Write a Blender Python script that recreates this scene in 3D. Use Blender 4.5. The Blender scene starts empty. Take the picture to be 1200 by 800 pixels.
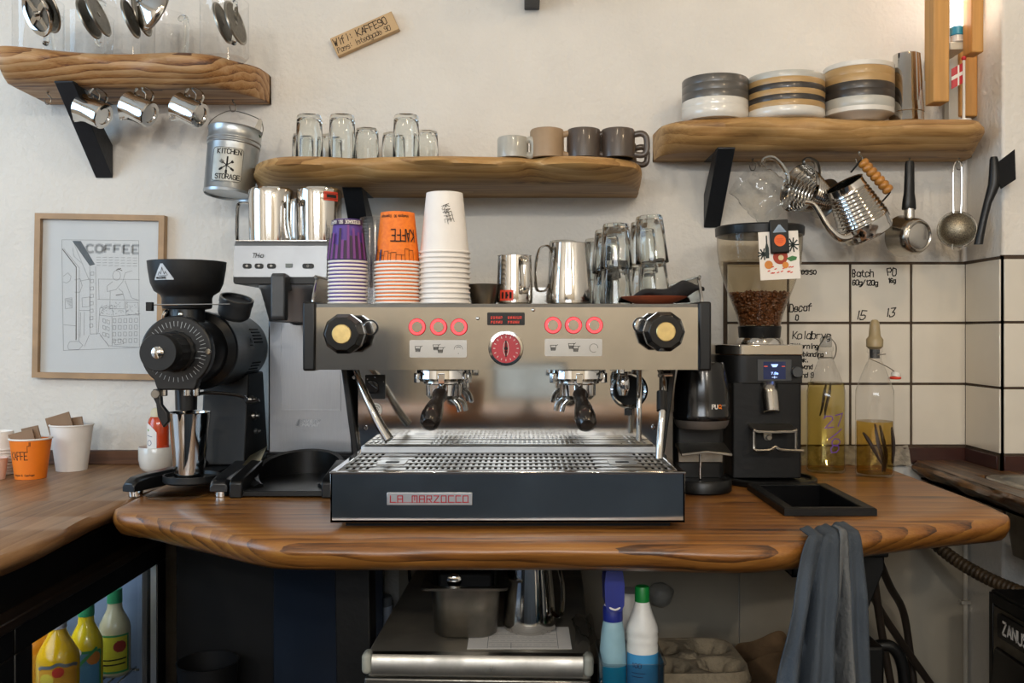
import bpy, bmesh, math, random
from mathutils import Vector, Matrix, noise
PI = math.pi
# ---- camera calibration (1200x800 frame): focal length in pixels, vanishing point, wall distance, eye height
FPX, VX, VY, DW, ZE, ZC = 1100.0, 612.0, 388.0, 2.29, 1.223, 0.90
def W(px, py, d):
    return Vector(((px - VX) / FPX * d, d - DW, ZE - (py - VY) / FPX * d))
sc = bpy.context.scene
COL = sc.collection

# ------------------------------------------------------------------ materials
def nodes_of(m):
    m.use_nodes = True
    nt = m.node_tree
    return nt, nt.nodes, nt.links, nt.nodes['Principled BSDF']
def sock(nd, *names):
    for n in names:
        if n in nd.inputs: return nd.inputs[n]
def lin(c):
    if isinstance(c, str):
        c = [int(c[i:i + 2], 16) / 255 for i in (0, 2, 4)]
    return tuple((x / 12.92 if x <= 0.04045 else ((x + 0.055) / 1.055) ** 2.4) for x in c) + (1.0,)
def mat(name, col, rough=0.5, metal=0.0, var=0.06, nscale=30.0, bump=0.0, bscale=80.0, stretch=(1, 1, 1), coat=0.0, spec=0.5, col2=None, emit=None, estr=0.0, trans=0.0, rvar=0.0, aniso=0.0):
    m = bpy.data.materials.new(name)
    nt, N, L, p = nodes_of(m)
    tc = N.new('ShaderNodeTexCoord'); mp = N.new('ShaderNodeMapping')
    mp.inputs['Scale'].default_value = stretch
    L.new(tc.outputs['Object'], mp.inputs['Vector'])
    nz = N.new('ShaderNodeTexNoise'); nz.inputs['Scale'].default_value = nscale; nz.inputs['Detail'].default_value = 4
    L.new(mp.outputs['Vector'], nz.inputs['Vector'])
    mx = N.new('ShaderNodeMix'); mx.data_type = 'RGBA'
    c = lin(col)
    b = lin(col2) if col2 else tuple(max(0, min(1, x * (1 - 2.2 * var))) for x in c[:3]) + (1,)
    rp = N.new('ShaderNodeValToRGB'); rp.color_ramp.elements[0].position = 0.35; rp.color_ramp.elements[1].position = 0.65
    L.new(nz.outputs['Fac'], rp.inputs['Fac'])
    L.new(rp.outputs['Color'], mx.inputs['Factor'])
    mx.inputs['A'].default_value = c; mx.inputs['B'].default_value = b
    L.new(mx.outputs['Result'], p.inputs['Base Color'])
    p.inputs['Roughness'].default_value = rough; p.inputs['Metallic'].default_value = metal
    if rvar:
        mr = N.new('ShaderNodeMapRange'); mr.inputs['To Min'].default_value = max(0.02, rough - rvar); mr.inputs['To Max'].default_value = min(1, rough + rvar)
        L.new(nz.outputs['Fac'], mr.inputs['Value']); L.new(mr.outputs['Result'], p.inputs['Roughness'])
    sock(p, 'Specular IOR Level').default_value = spec
    sock(p, 'Coat Weight').default_value = coat
    sock(p, 'Transmission Weight').default_value = trans
    if emit:
        p.inputs['Emission Color'].default_value = lin(emit); p.inputs['Emission Strength'].default_value = estr
    if bump:
        n2 = N.new('ShaderNodeTexNoise'); n2.inputs['Scale'].default_value = bscale; n2.inputs['Detail'].default_value = 3
        L.new(mp.outputs['Vector'], n2.inputs['Vector'])
        bp = N.new('ShaderNodeBump'); bp.inputs['Strength'].default_value = bump; bp.inputs['Distance'].default_value = 0.01
        L.new(n2.outputs['Fac'], bp.inputs['Height']); L.new(bp.outputs['Normal'], p.inputs['Normal'])
    return m
def wood(name, stops, scale=3.0, stretch=(1, 7, 7), rough=0.45, coat=0.0, ring=16.0, dist=7.0, bump=0.2, wave=0.24, center=(0.0, 0.25, -0.35)):
    """solid timber: growth rings round a log axis along local X, warped, plus streaks and fine fibres"""
    m = bpy.data.materials.new(name)
    nt, N, L, p = nodes_of(m)
    tc = N.new('ShaderNodeTexCoord'); mp = N.new('ShaderNodeMapping'); mp.inputs['Scale'].default_value = stretch
    L.new(tc.outputs['Object'], mp.inputs['Vector'])
    nz = N.new('ShaderNodeTexNoise'); nz.inputs['Scale'].default_value = scale; nz.inputs['Detail'].default_value = 9; nz.inputs['Roughness'].default_value = 0.62; nz.inputs['Distortion'].default_value = 1.1
    L.new(mp.outputs['Vector'], nz.inputs['Vector'])
    m3 = N.new('ShaderNodeMapping'); m3.inputs['Location'].default_value = center; m3.inputs['Scale'].default_value = (0.25, 1, 1)
    L.new(tc.outputs['Object'], m3.inputs['Vector'])
    wv = N.new('ShaderNodeTexWave'); wv.wave_type = 'RINGS'; wv.rings_direction = 'X'; wv.wave_profile = 'SAW'
    wv.inputs['Scale'].default_value = ring; wv.inputs['Distortion'].default_value = dist; wv.inputs['Detail'].default_value = 4; wv.inputs['Detail Scale'].default_value = 0.35; wv.inputs['Detail Roughness'].default_value = 0.6
    L.new(m3.outputs['Vector'], wv.inputs['Vector'])
    m1 = N.new('ShaderNodeMath'); m1.operation = 'MULTIPLY_ADD'; m1.inputs[1].default_value = wave
    L.new(wv.outputs['Fac'], m1.inputs[0])
    m2 = N.new('ShaderNodeMath'); m2.operation = 'MULTIPLY'; m2.inputs[1].default_value = 0.92 - wave
    L.new(nz.outputs['Fac'], m2.inputs[0]); L.new(m2.outputs[0], m1.inputs[2])
    f2 = N.new('ShaderNodeMapping'); f2.inputs['Scale'].default_value = (stretch[0] * 4, stretch[1] * 24, stretch[2] * 24)
    L.new(tc.outputs['Object'], f2.inputs['Vector'])
    fn = N.new('ShaderNodeTexNoise'); fn.inputs['Scale'].default_value = 2.0; fn.inputs['Detail'].default_value = 4
    L.new(f2.outputs['Vector'], fn.inputs['Vector'])
    ad = N.new('ShaderNodeMath'); ad.operation = 'MULTIPLY_ADD'; ad.inputs[1].default_value = 0.26
    L.new(fn.outputs['Fac'], ad.inputs[0]); L.new(m1.outputs[0], ad.inputs[2])
    rp = N.new('ShaderNodeValToRGB')
    e = rp.color_ramp.elements
    while len(e) > 1: e.remove(e[-1])
    e[0].position = stops[0][0]; e[0].color = lin(stops[0][1])
    for q, c in stops[1:]:
        k = e.new(q); k.color = lin(c)
    L.new(ad.outputs[0], rp.inputs['Fac']); L.new(rp.outputs['Color'], p.inputs['Base Color'])
    p.inputs['Roughness'].default_value = rough; sock(p, 'Coat Weight').default_value = coat; sock(p, 'Coat Roughness').default_value = 0.25
    bp = N.new('ShaderNodeBump'); bp.inputs['Strength'].default_value = bump; bp.inputs['Distance'].default_value = 0.004
    L.new(ad.outputs[0], bp.inputs['Height']); L.new(bp.outputs['Normal'], p.inputs['Normal'])
    return m
def glass(name, tint='f4f6f4', edge='8f9692', gloss=0.9, rough=0.02, e0=0.55):
    """thin-walled glass: clear face-on, tinted and reflective at grazing angles"""
    m = bpy.data.materials.new(name); m.use_nodes = True
    nt = m.node_tree; N = nt.nodes; L = nt.links
    N.remove(N['Principled BSDF'])
    o = N['Material Output']
    lw = N.new('ShaderNodeLayerWeight'); lw.inputs['Blend'].default_value = 0.35
    nz = N.new('ShaderNodeTexNoise'); nz.inputs['Scale'].default_value = 14
    tc = N.new('ShaderNodeTexCoord'); L.new(tc.outputs['Object'], nz.inputs['Vector'])
    bp = N.new('ShaderNodeBump'); bp.inputs['Strength'].default_value = 0.06; bp.inputs['Distance'].default_value = 0.01; L.new(nz.outputs['Fac'], bp.inputs['Height'])
    rp = N.new('ShaderNodeValToRGB'); rp.color_ramp.elements[0].position = e0; rp.color_ramp.elements[0].color = lin(tint)
    rp.color_ramp.elements[1].position = 0.95; rp.color_ramp.elements[1].color = lin(edge)
    L.new(lw.outputs['Facing'], rp.inputs['Fac'])
    tr = N.new('ShaderNodeBsdfTransparent'); L.new(rp.outputs['Color'], tr.inputs['Color'])
    gl = N.new('ShaderNodeBsdfGlossy'); gl.inputs['Roughness'].default_value = rough; L.new(bp.outputs['Normal'], gl.inputs['Normal'])
    gl.inputs['Color'].default_value = (gloss, gloss, gloss, 1)
    l2 = N.new('ShaderNodeLayerWeight'); l2.inputs['Blend'].default_value = 0.5
    pw = N.new('ShaderNodeMath'); pw.operation = 'POWER'; pw.inputs[1].default_value = 4.0; L.new(l2.outputs['Facing'], pw.inputs[0])
    fr = N.new('ShaderNodeMath'); fr.operation = 'MULTIPLY_ADD'; fr.inputs[1].default_value = 0.75; fr.inputs[2].default_value = 0.045; L.new(pw.outputs[0], fr.inputs[0])
    mx = N.new('ShaderNodeMixShader'); L.new(fr.outputs[0], mx.inputs[0]); L.new(tr.outputs[0], mx.inputs[1]); L.new(gl.outputs[0], mx.inputs[2])
    L.new(mx.outputs[0], o.inputs['Surface'])
    return m

def solid_glass(name, col='f7f9f7', rough=0.0):
    m = bpy.data.materials.new(name)
    nt, N, L, p = nodes_of(m)
    tc = N.new('ShaderNodeTexCoord'); nz = N.new('ShaderNodeTexNoise'); nz.inputs['Scale'].default_value = 18; L.new(tc.outputs['Object'], nz.inputs['Vector'])
    bp = N.new('ShaderNodeBump'); bp.inputs['Strength'].default_value = 0.04; bp.inputs['Distance'].default_value = 0.01; L.new(nz.outputs['Fac'], bp.inputs['Height']); L.new(bp.outputs['Normal'], p.inputs['Normal'])
    p.inputs['Base Color'].default_value = lin(col); p.inputs['Roughness'].default_value = rough; p.inputs['IOR'].default_value = 1.45
    sock(p, 'Transmission Weight').default_value = 1.0
    return m

# ------------------------------------------------------------------ mesh builder
def T(x=0, y=0, z=0): return Matrix.Translation((x, y, z))
def RX(a): return Matrix.Rotation(math.radians(a), 4, 'X')
def RY(a): return Matrix.Rotation(math.radians(a), 4, 'Y')
def RZ(a): return Matrix.Rotation(math.radians(a), 4, 'Z')
def axis(p, q):
    """matrix whose local +Z runs from p towards q, origin at p"""
    p = Vector(p); q = Vector(q)
    return T(*p) @ (q - p).to_track_quat('Z', 'Y').to_matrix().to_4x4()
def catmull(pts, n=6):
    P = [Vector(p) for p in pts]
    if len(P) < 3 or n < 2: return P
    out = []
    for i in range(len(P) - 1):
        a = P[max(i - 1, 0)]; b = P[i]; c = P[i + 1]; d = P[min(i + 2, len(P) - 1)]
        for k in range(n):
            t = k / n
            out.append(0.5 * ((2 * b) + (c - a) * t + (2 * a - 5 * b + 4 * c - d) * t * t + (3 * b - a - 3 * c + d) * t ** 3))
    out.append(P[-1])
    return out
def lerp_table(tab, x):
    if x <= tab[0][0]: return tab[0][1]
    for (a, u), (b, v) in zip(tab, tab[1:]):
        if x <= b: return u + (v - u) * (x - a) / (b - a)
    return tab[-1][1]
class B:
    def __init__(s): s.bm = bmesh.new(); s.mi = 0
    def face(s, vs):
        try:
            f = s.bm.faces.new(vs); f.material_index = s.mi; return f
        except ValueError: pass
    def v(s, p, M=None):
        p = Vector(p); return s.bm.verts.new(M @ p if M is not None else p)
    def box(s, x0, x1, y0, y1, z0, z1, M=None, tx=0.0, ty=0.0):
        q = [s.v(p, M) for p in ((x0, y0, z0), (x1, y0, z0), (x1, y1, z0), (x0, y1, z0), (x0 + tx, y0 + ty, z1), (x1 - tx, y0 + ty, z1), (x1 - tx, y1 - ty, z1), (x0 + tx, y1 - ty, z1))]
        for f in ((3, 2, 1, 0), (4, 5, 6, 7), (0, 1, 5, 4), (1, 2, 6, 5), (2, 3, 7, 6), (3, 0, 4, 7)): s.face([q[i] for i in f])
        return s
    def lathe(s, prof, seg=28, M=None, ang=360.0, mod=None):
        rings = []
        full = abs(ang - 360) < 1e-3
        n = seg if full else seg + 1
        for i, (r, z) in enumerate(prof):
            if r <= 1e-6: rings.append([s.v((0, 0, z), M)] * n)
            else:
                row = []
                for k in range(n):
                    a = math.radians(ang) * k / seg
                    rr = r * (mod(a, z) if mod else 1)
                    row.append(s.v((rr * math.cos(a), rr * math.sin(a), z), M))
                rings.append(row)
        for a, b in zip(rings, rings[1:]):
            for k in range(seg):
                j = (k + 1) % n
                q = [a[k], a[j], b[j], b[k]]
                u = []
                for w in q:
                    if w not in u: u.append(w)
                if len(u) > 2: s.face(u)
        return s
    def disc(s, r, z0, z1, seg=28, M=None, e=0.0):
        e = min(e, abs(z1 - z0) / 2 * 0.98, r * 0.6)
        if e: return s.lathe([(0, z0), (r - e, z0), (r, z0 + e), (r, z1 - e), (r - e, z1), (0, z1)], seg, M)
        return s.lathe([(0, z0), (r, z0), (r, z1), (0, z1)], seg, M)
    def tube(s, pts, r, seg=10, sm=6, closed=False, flat=1.0, M=None, up=(0, 0, 1)):
        P = catmull(pts, sm) if sm > 1 else [Vector(p) for p in pts]
        n = len(P)
        rad = (lambda i: r) if not isinstance(r, (list, tuple)) else (lambda i: lerp_table([(k / (len(r) - 1), q) for k, q in enumerate(r)], i / (n - 1)))
        rings = []; prev = None
        for i, p in enumerate(P):
            if closed: t = P[(i + 1) % n] - P[i - 1]
            else: t = P[min(i + 1, n - 1)] - P[max(i - 1, 0)]
            t.normalize()
            if prev is None:
                u = Vector(up).cross(t)
                if u.length < 1e-3: u = Vector((1, 0, 0)).cross(t)
            else:
                u = prev - t * prev.dot(t)
            u.normalize(); prev = u; w = t.cross(u)
            rings.append([s.v(p + (u * math.cos(2 * PI * k / seg) + w * math.sin(2 * PI * k / seg) * flat) * rad(i), M) for k in range(seg)])
        pairs = list(zip(rings, rings[1:]))
        if closed: pairs.append((rings[-1], rings[0]))
        for a, b in pairs:
            for k in range(seg): s.face([a[k], a[(k + 1) % seg], b[(k + 1) % seg], b[k]])
        if not closed:
            s.face(list(reversed(rings[0]))); s.face(rings[-1])
        return s
    def prism(s, out, z0, z1, M=None):
        a = [s.v((x, y, z0), M) for x, y in out]; b = [s.v((x, y, z1), M) for x, y in out]
        n = len(out)
        for k in range(n): s.face([a[k], a[(k + 1) % n], b[(k + 1) % n], b[k]])
        s.face(list(reversed(a))); s.face(b)
        return s
    def loops(s, rows, close=True, caps=True):
        R = [[s.v(p) for p in row] for row in rows]
        n = len(R[0])
        for a, b in zip(R, R[1:]):
            for k in range(n if close else n - 1): s.face([a[k], a[(k + 1) % n], b[(k + 1) % n], b[k]])
        if caps and close:
            s.face(list(reversed(R[0]))); s.face(R[-1])
        return s
    def ball(s, c, r, seg=14, rings=8, sc=(1, 1, 1), M=None):
        Q = (M if M is not None else Matrix.Identity(4)) @ T(*c) @ Matrix.Diagonal((sc[0], sc[1], sc[2], 1))
        return s.lathe([(r * math.sin(PI * i / rings) if 0 < i < rings else 0, -r * math.cos(PI * i / rings)) for i in range(rings + 1)], seg, Q)
    def ribbon(s, strokes, w, fn):
        """flat strokes mapped on a surface: fn(x, y) -> point"""
        for st in strokes:
            pl = [st[0]]
            for a, b in zip(st, st[1:]):
                k = max(1, min(40, int(math.hypot(b[0] - a[0], b[1] - a[1]) / 0.004)))
                pl += [(a[0] + (b[0] - a[0]) * i / k, a[1] + (b[1] - a[1]) * i / k) for i in range(1, k + 1)]
            for a, b in zip(pl, pl[1:]):
                dx, dy = b[0] - a[0], b[1] - a[1]; l = math.hypot(dx, dy)
                if l < 1e-9: continue
                ux, uy = dx / l * w / 2, dy / l * w / 2
                vx, vy = (ux, uy) if w < 0.0045 else (0.0, 0.0)
                c = [(a[0] - vx - uy, a[1] - vy + ux), (a[0] - vx + uy, a[1] - vy - ux), (b[0] + vx + uy, b[1] + vy - ux), (b[0] + vx - uy, b[1] + vy + ux)]
                s.face([s.v(fn(*q)) for q in c])
        return s
    def out(s, name, m, parent=None, ang=38, bevel=0.0, solid=0.0, sub=0, bseg=2, recalc=True):
        if recalc: bmesh.ops.recalc_face_normals(s.bm, faces=s.bm.faces)
        me = bpy.data.meshes.new(name); s.bm.to_mesh(me); s.bm.free()
        for k in (m if isinstance(m, (list, tuple)) else [m]): me.materials.append(k)
        me.polygons.foreach_set('use_smooth', [True] * len(me.polygons))
        me.set_sharp_from_angle(angle=math.radians(ang))
        o = bpy.data.objects.new(name, me); COL.objects.link(o)
        if parent: o.parent = parent
        if solid:
            k = o.modifiers.new('thickness', 'SOLIDIFY'); k.thickness = solid; k.offset = 0
        if bevel:
            k = o.modifiers.new('edges', 'BEVEL'); k.width = bevel; k.segments = bseg; k.limit_method = 'ANGLE'; k.angle_limit = math.radians(35)
        if sub:
            k = o.modifiers.new('smooth', 'SUBSURF'); k.levels = sub; k.render_levels = sub
        return o
def tag(o, label, cat, group=None, kind=None):
    o['label'] = label; o['category'] = cat
    if group: o['group'] = group
    if kind: o['kind'] = kind
    return o
def root(name, label, cat, loc=(0, 0, 0), rz=0.0, group=None, rot=None):
    o = bpy.data.objects.new(name, None); COL.objects.link(o)
    o.empty_display_size = 0.05; o.location = loc
    o.rotation_euler = rot if rot else (0, 0, math.radians(rz))
    return tag(o, label, cat, group)
def pose(o, M):
    o.matrix_world = M; return o
def struct(o):
    o['kind'] = 'structure'; return o
def dup(r, loc, rz=None, label=None, group=None):
    c = r.copy(); COL.objects.link(c); c.location = loc
    if rz is not None: c.rotation_euler = (0, 0, math.radians(rz))
    if label: c['label'] = label
    if group: c['group'] = group
    for ch in list(r.children):
        k = ch.copy(); COL.objects.link(k); k.parent = c
        for g in list(ch.children):
            h = g.copy(); COL.objects.link(h); h.parent = k
    return c
ORD = ['topmost', 'second', 'third', 'fourth', 'fifth', 'sixth', 'seventh', 'eighth', 'ninth', 'tenth', 'eleventh', 'twelfth', 'thirteenth', 'fourteenth', 'fifteenth', 'sixteenth']
def nth(i, n):
    return 'topmost' if i == 0 else ('lowest' if i == n - 1 else ORD[i] + ' from the top')

# ------------------------------------------------------------------ pen-stroke lettering (x 0-4, baseline y 2, caps to y 8)
GL = {'A': '022842 1434', 'B': '020828373625052534332202', 'C': '4738180703123243', 'D': '02082847433202', 'E': '48080242 0535', 'F': '480802 0535', 'G': '47381807031232434525', 'H': '0208 4248 0545',
      'I': '2228', 'J': '4843321203', 'K': '0208 480542', 'L': '080242', 'M': '0208254842', 'N': '02084248', 'O': '180703123243473818', 'P': '02083847463505', 'Q': '180703123243473818 3341', 'R': '02083847463505 2542',
      'S': '4738180706354443321203', 'T': '0848 2822', 'U': '080312324348', 'V': '082248', 'W': '0812263248', 'X': '0248 0842', 'Y': '082548 2522', 'Z': '08480242',
      '0': '180703123243473818', '1': '172822', '2': '07183847460242', '3': '084825354443321203', '5': '480805354443321203', '6': '473818070312324344350515', '7': '084812', '8': '180706153546473818 15040312324344351525', '9': '4515060718384743321203',
      'a': '4536160503123243 4642', 'b': '0802 0516364543321203', 'c': '4536160503123243', 'd': '4842 4536160503123243', 'e': '04444536160503123243', 'f': '38281712 0636', 'g': '46413010 4536160503123243', 'h': '0802 0516364542',
      'i': '2622 2827', 'k': '0802 460442', 'l': '2822', 'm': '0602 05162522 25364542', 'n': '0602 0516364542', 'o': '160503123243453616', 'p': '0600 0516364543321203', 'r': '0602 051636', 's': '4536160534433212',
      't': '28133242 0636', 'u': '060312324346 4642', 'v': '062246', 'w': '0612253246', 'y': '0623 4610', 'z': '06460242', ':': '2324 2627', '/': '0248', '-': '0535', '.': '2223', '!': '2822', ' ': ''}
def text(t, h, x=0.0, y=0.0, slant=0.0, adv=5.4, jit=0.0, rot=0.0, sx=1.0, flip=False, seed=3):
    """polylines of a line of lettering with cap height h, starting at x, y"""
    rnd = random.Random(seed); s = h / 6.0; out = []
    cx = 0.0; ca, sa = math.cos(math.radians(rot)), math.sin(math.radians(rot))
    for ch in t:
        for st in GL.get(ch, '').split():
            pl = []
            for i in range(0, len(st) - 1, 2):
                gx = int(st[i]) * sx + cx + rnd.uniform(-jit, jit); gy = int(st[i + 1]) - 2 + rnd.uniform(-jit, jit)
                gx += slant * gy; gx *= s; gy *= s
                if flip: gx, gy = -gx, -gy
                pl.append((x + gx * ca - gy * sa, y + gx * sa + gy * ca))
            out.append(pl)
        cx += (adv if ch not in 'iIl:.1' else adv * 0.78) * sx
    return out
def twidth(t, h, adv=5.4, sx=1.0):
    return sum((adv if ch not in 'iIl:.1' else adv * 0.78) for ch in t) * sx * h / 6.0
def circ(r, n=24, x=0, y=0, a0=0, a1=360):
    return [(x + r * math.cos(math.radians(a0 + (a1 - a0) * k / n)), y + r * math.sin(math.radians(a0 + (a1 - a0) * k / n))) for k in range(n + 1)]
def rrect(x0, x1, y0, y1, r, n=5):
    o = []
    for cx, cy, a in ((x1 - r, y0 + r, -90), (x1 - r, y1 - r, 0), (x0 + r, y1 - r, 90), (x0 + r, y0 + r, 180)):
        o += [(cx + r * math.cos(math.radians(a + 90 * k / n)), cy + r * math.sin(math.radians(a + 90 * k / n))) for k in range(n + 1)]
    return o
def front(y, ox=0.0, oz=0.0):
    """maps flat lettering on a vertical face looking towards the viewer"""
    return lambda a, b: Vector((ox + a, y, oz + b))
FR = RX(90)      # local XY outline -> XZ plane, extrusion along -Y (towards the viewer)
# ================================================================== materials
WALL = mat('wall_paint', 'dcd7ce', 0.85, var=0.03, nscale=6, bump=0.35, bscale=70)
WALLLOW = mat('wall_paint_scuffed', 'cfc6b6', 0.85, var=0.10, nscale=7, bump=0.3, bscale=40)
CEIL = mat('ceiling_paint', 'e4dfd6', 0.9)
FLOORM = wood('floor_boards', [(0.2, '1d1510'), (0.6, '33251a'), (0.9, '47341f')], rough=0.4)
OAK = wood('counter_oak', [(0.33, '221207'), (0.42, '4f2d10'), (0.50, '784a1d'), (0.64, '8c5a26'), (0.80, 'a06e32')], scale=2.4, stretch=(1.0, 8, 8), rough=0.38, coat=0.22, dist=11, ring=14, wave=0.27, center=(0, 0.35, -0.55), bump=0.3)
OAKL = wood('return_counter_oak', [(0.30, '452d19'), (0.44, '6b4a2e'), (0.56, '85623f'), (0.70, '987450'), (0.86, 'a8865f')], scale=2.0, stretch=(1.0, 6, 6), rough=0.42, coat=0.15, dist=8, ring=10, wave=0.16)
ELM = wood('shelf_elm', [(0.28, '523519'), (0.40, '7f5b31'), (0.50, '9d7645'), (0.64, 'b08a56'), (0.82, 'c29f6e')], scale=2.6, stretch=(1.3, 6, 8), rough=0.55, dist=9, ring=14, wave=0.20, center=(0, 0.1, -1.5))
ELMD = wood('shelf_elm_striped', [(0.33, '3d2412'), (0.43, '643f24'), (0.50, '8d6238'), (0.60, 'a47b4e'), (0.76, 'b8946a')], scale=3.2, stretch=(1.2, 8, 12), rough=0.5, dist=14, ring=16, wave=0.30, center=(0, 0.1, -1.7))
BARK = wood('dark_live_edge', [(0.30, '120b06'), (0.48, '2a190c'), (0.62, '4a2f17'), (0.82, '7d5628')], scale=3, stretch=(1.5, 6, 6), rough=0.40, coat=0.25, dist=9, bump=0.7)
SKIRT = wood('skirting_wood', [(0.3, '3a2417'), (0.6, '5a3c29'), (0.9, '6d4b34')], rough=0.5)
BLK = mat('black_plastic', '0d0d0d', 0.36, var=0.05, rvar=0.05, spec=0.35)
BLKM = mat('black_matte', '0a0a0b', 0.6, var=0.1, nscale=20, spec=0.25)
BLKP = mat('black_paint_scuffed', '0c0c0c', 0.48, var=0.15, nscale=9, rvar=0.12, bump=0.05, spec=0.3)
BLKG = mat('black_gloss', '0d0d0e', 0.18, var=0.04)
IRON = mat('black_iron', '20242a', 0.5, 0.3, var=0.12, nscale=14, bump=0.08)
GREYP = mat('dark_grey_plastic', '3a3c3e', 0.45)
SS = mat('steel_brushed', 'c3bfb8', 0.24, 1.0, var=0.04, nscale=40, stretch=(1, 30, 30), rvar=0.07)
SSM = mat('steel_mirror', 'c8c6c2', 0.07, 1.0, var=0.04, nscale=18, rvar=0.04)
SSP = mat('steel_polished', 'd2cfca', 0.10, 1.0, var=0.03, nscale=20, rvar=0.04)
SSD = mat('steel_worn', '99948b', 0.34, 1.0, var=0.16, nscale=22, rvar=0.14)
CHR = mat('chrome', 'd8d8d8', 0.05, 1.0, var=0.0)
ALU = mat('aluminium_satin', 'b4b7bb', 0.38, 1.0, var=0.03, nscale=30)
ZINC = mat('galvanised_zinc', 'b3b8bb', 0.33, 0.9, var=0.10, nscale=18, rvar=0.1)
GLS = glass('clear_glass'); GLSG = glass('tumbler_glass', 'fafaf9', '4c4e4b', e0=0.72); GLSE = glass('server_glass', 'f6f6f5', '6d706e', e0=0.66); GLSF = glass('fine_glass', 'fafafa', 'b9bebc')
GLSM = glass('smoked_hopper', 'efe9dd', '9a8e78')
GLSR = solid_glass('thick_clear_glass'); GLSB = glass('beaker_glass', 'fbfbfb', '70736f', e0=0.80)
PLCC = glass('clear_cup_plastic', 'fcfcfd', 'c6cbd0', 0.7, 0.12, e0=0.7)
PLC = glass('clear_plastic', 'e4e6e8', '9da3a8', 0.7, 0.12)
WHT = mat('white_paper', 'ece6de', 0.75, var=0.02)
ORG = mat('orange_paper', 'f07d14', 0.6, var=0.03)
PUR = mat('purple_paper', '5b3f92', 0.6, var=0.04); PURD = mat('dark_purple_ink', '3a2440', 0.65); PURL = mat('violet_ink', '7a3f86', 0.65)
INK = mat('black_ink', '16130f', 0.8); INKB = mat('blue_ink', '39436b', 0.7)
RED = mat('red_label', 'd33c22', 0.55); REDD = mat('red_enamel', 'b3202c', 0.35)
CERW = mat('white_glaze', 'd8d4cb', 0.22, var=0.03, coat=0.4); CERG = mat('grey_glaze', '55524e', 0.35, var=0.05, coat=0.2)
CERT = mat('tan_glaze', 'b08f5e', 0.4, var=0.04, coat=0.2); CERD = mat('dark_glaze', '38332f', 0.38, var=0.05, coat=0.2)
CERL = mat('pale_grey_glaze', 'b9b8b0', 0.3, var=0.03, coat=0.3)
KRAFT = mat('kraft_card', '8f735a', 0.8, var=0.05); TERRA = mat('terracotta', '9a4a2a', 0.6, var=0.06)
PALEW = mat('pale_wood', 'c7a678', 0.55, var=0.08, nscale=8, stretch=(1, 1, 0.1))
PINE = mat('pine_slat', 'c8934f', 0.5, var=0.10, nscale=9, stretch=(8, 8, 0.5))
GOLD = mat('brass_disc', 'c7ad74', 0.3, 1.0, var=0.08, nscale=90)
TILE = mat('tile_glaze', 'd6cebf', 0.16, var=0.03, nscale=6, coat=0.3); GROUT = mat('dark_grout', '4b3c2e', 0.9, var=0.15, nscale=60)
BROWNT = mat('brown_tile', '3f211a', 0.3, var=0.15, nscale=20)
MORT = mat('rough_mortar', '9c9384', 0.95, var=0.2, nscale=60, bump=0.8, bscale=90)

# ================================================================== room shell
def struct_box(name, boxes, m, bevel=0):
    b = B()
    for q in boxes: b.box(*q)
    return struct(b.out(name, m, bevel=bevel))
XL, XR, YR, ZT = -2.3, 2.1, -5.2, 2.75
struct_box('wall_back', [(XL, 1.085, 0, 0.12, 0, ZT)], WALL)
struct_box('wall_right', [(1.085, XR + 0.1, -0.17, 0.12, 0, ZT), (XR, XR + 0.1, YR, -0.17, 0, ZT)], WALL, 0.006)
struct_box('wall_left', [(XL - 0.12, XL, YR, 0.12, 0, 0.95), (XL - 0.12, XL, YR, 0.12, 2.35, ZT), (XL - 0.12, XL, -0.62, 0.12, 0.95, 2.35), (XL - 0.12, XL, YR, -2.02, 0.95, 2.35)], WALL)
struct_box('wall_rear', [(XL - 0.12, XR + 0.1, YR - 0.12, YR, 0, 1.75), (XL - 0.12, XR + 0.1, YR - 0.12, YR, 2.55, ZT), (XL - 0.12, -1.7, YR - 0.12, YR, 1.75, 2.55), (0.7, XR + 0.1, YR - 0.12, YR, 1.75, 2.55)], mat('rear_wall_paint', 'c6bba9', 0.8))
struct_box('floor', [(XL - 0.12, XR + 0.1, YR - 0.12, 0.12, -0.08, 0)], FLOORM)
struct_box('ceiling', [(XL - 0.12, XR + 0.1, YR - 0.12, 0.12, ZT, ZT + 0.08)], CEIL)
FRAMEM = mat('window_frame_paint', '2e3236', 0.5)
def window(name, boxes):
    return struct_box(name, boxes, FRAMEM, 0.004)
window('window_1', [(XL - 0.08, XL - 0.02, -2.02, -1.96, 0.95, 2.35), (XL - 0.08, XL - 0.02, -0.68, -0.62, 0.95, 2.35), (XL - 0.08, XL - 0.02, -1.96, -0.68, 0.95, 1.01), (XL - 0.08, XL - 0.02, -1.96, -0.68, 2.29, 2.35), (XL - 0.08, XL - 0.02, -1.34, -1.30, 1.01, 2.29)])
window('window_2', [(-1.7, -1.64, YR - 0.08, YR - 0.02, 1.75, 2.55), (0.64, 0.7, YR - 0.08, YR - 0.02, 1.75, 2.55), (-1.64, 0.64, YR - 0.08, YR - 0.02, 1.75, 1.81), (-1.64, 0.64, YR - 0.08, YR - 0.02, 2.49, 2.55), (-0.53, -0.48, YR - 0.08, YR - 0.02, 1.81, 2.49)])
# skirting behind the left return
b = B(); b.box(XL, -0.52, -0.016, 0, ZC, ZC + 0.034); struct(b.out('baseboard_back', SKIRT, bevel=0.002))
b = B(); b.box(-0.30, 0.527, -0.006, -0.0005, 0.0, 0.855); b.box(0.529, 1.080, -0.006, -0.0005, 0.0, 0.855); struct(b.out('trim_1', mat('dirty_wall_board', 'aa9f8c', 0.8, var=0.07, nscale=4, bump=0.15, bscale=30), bevel=0.001))
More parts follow.
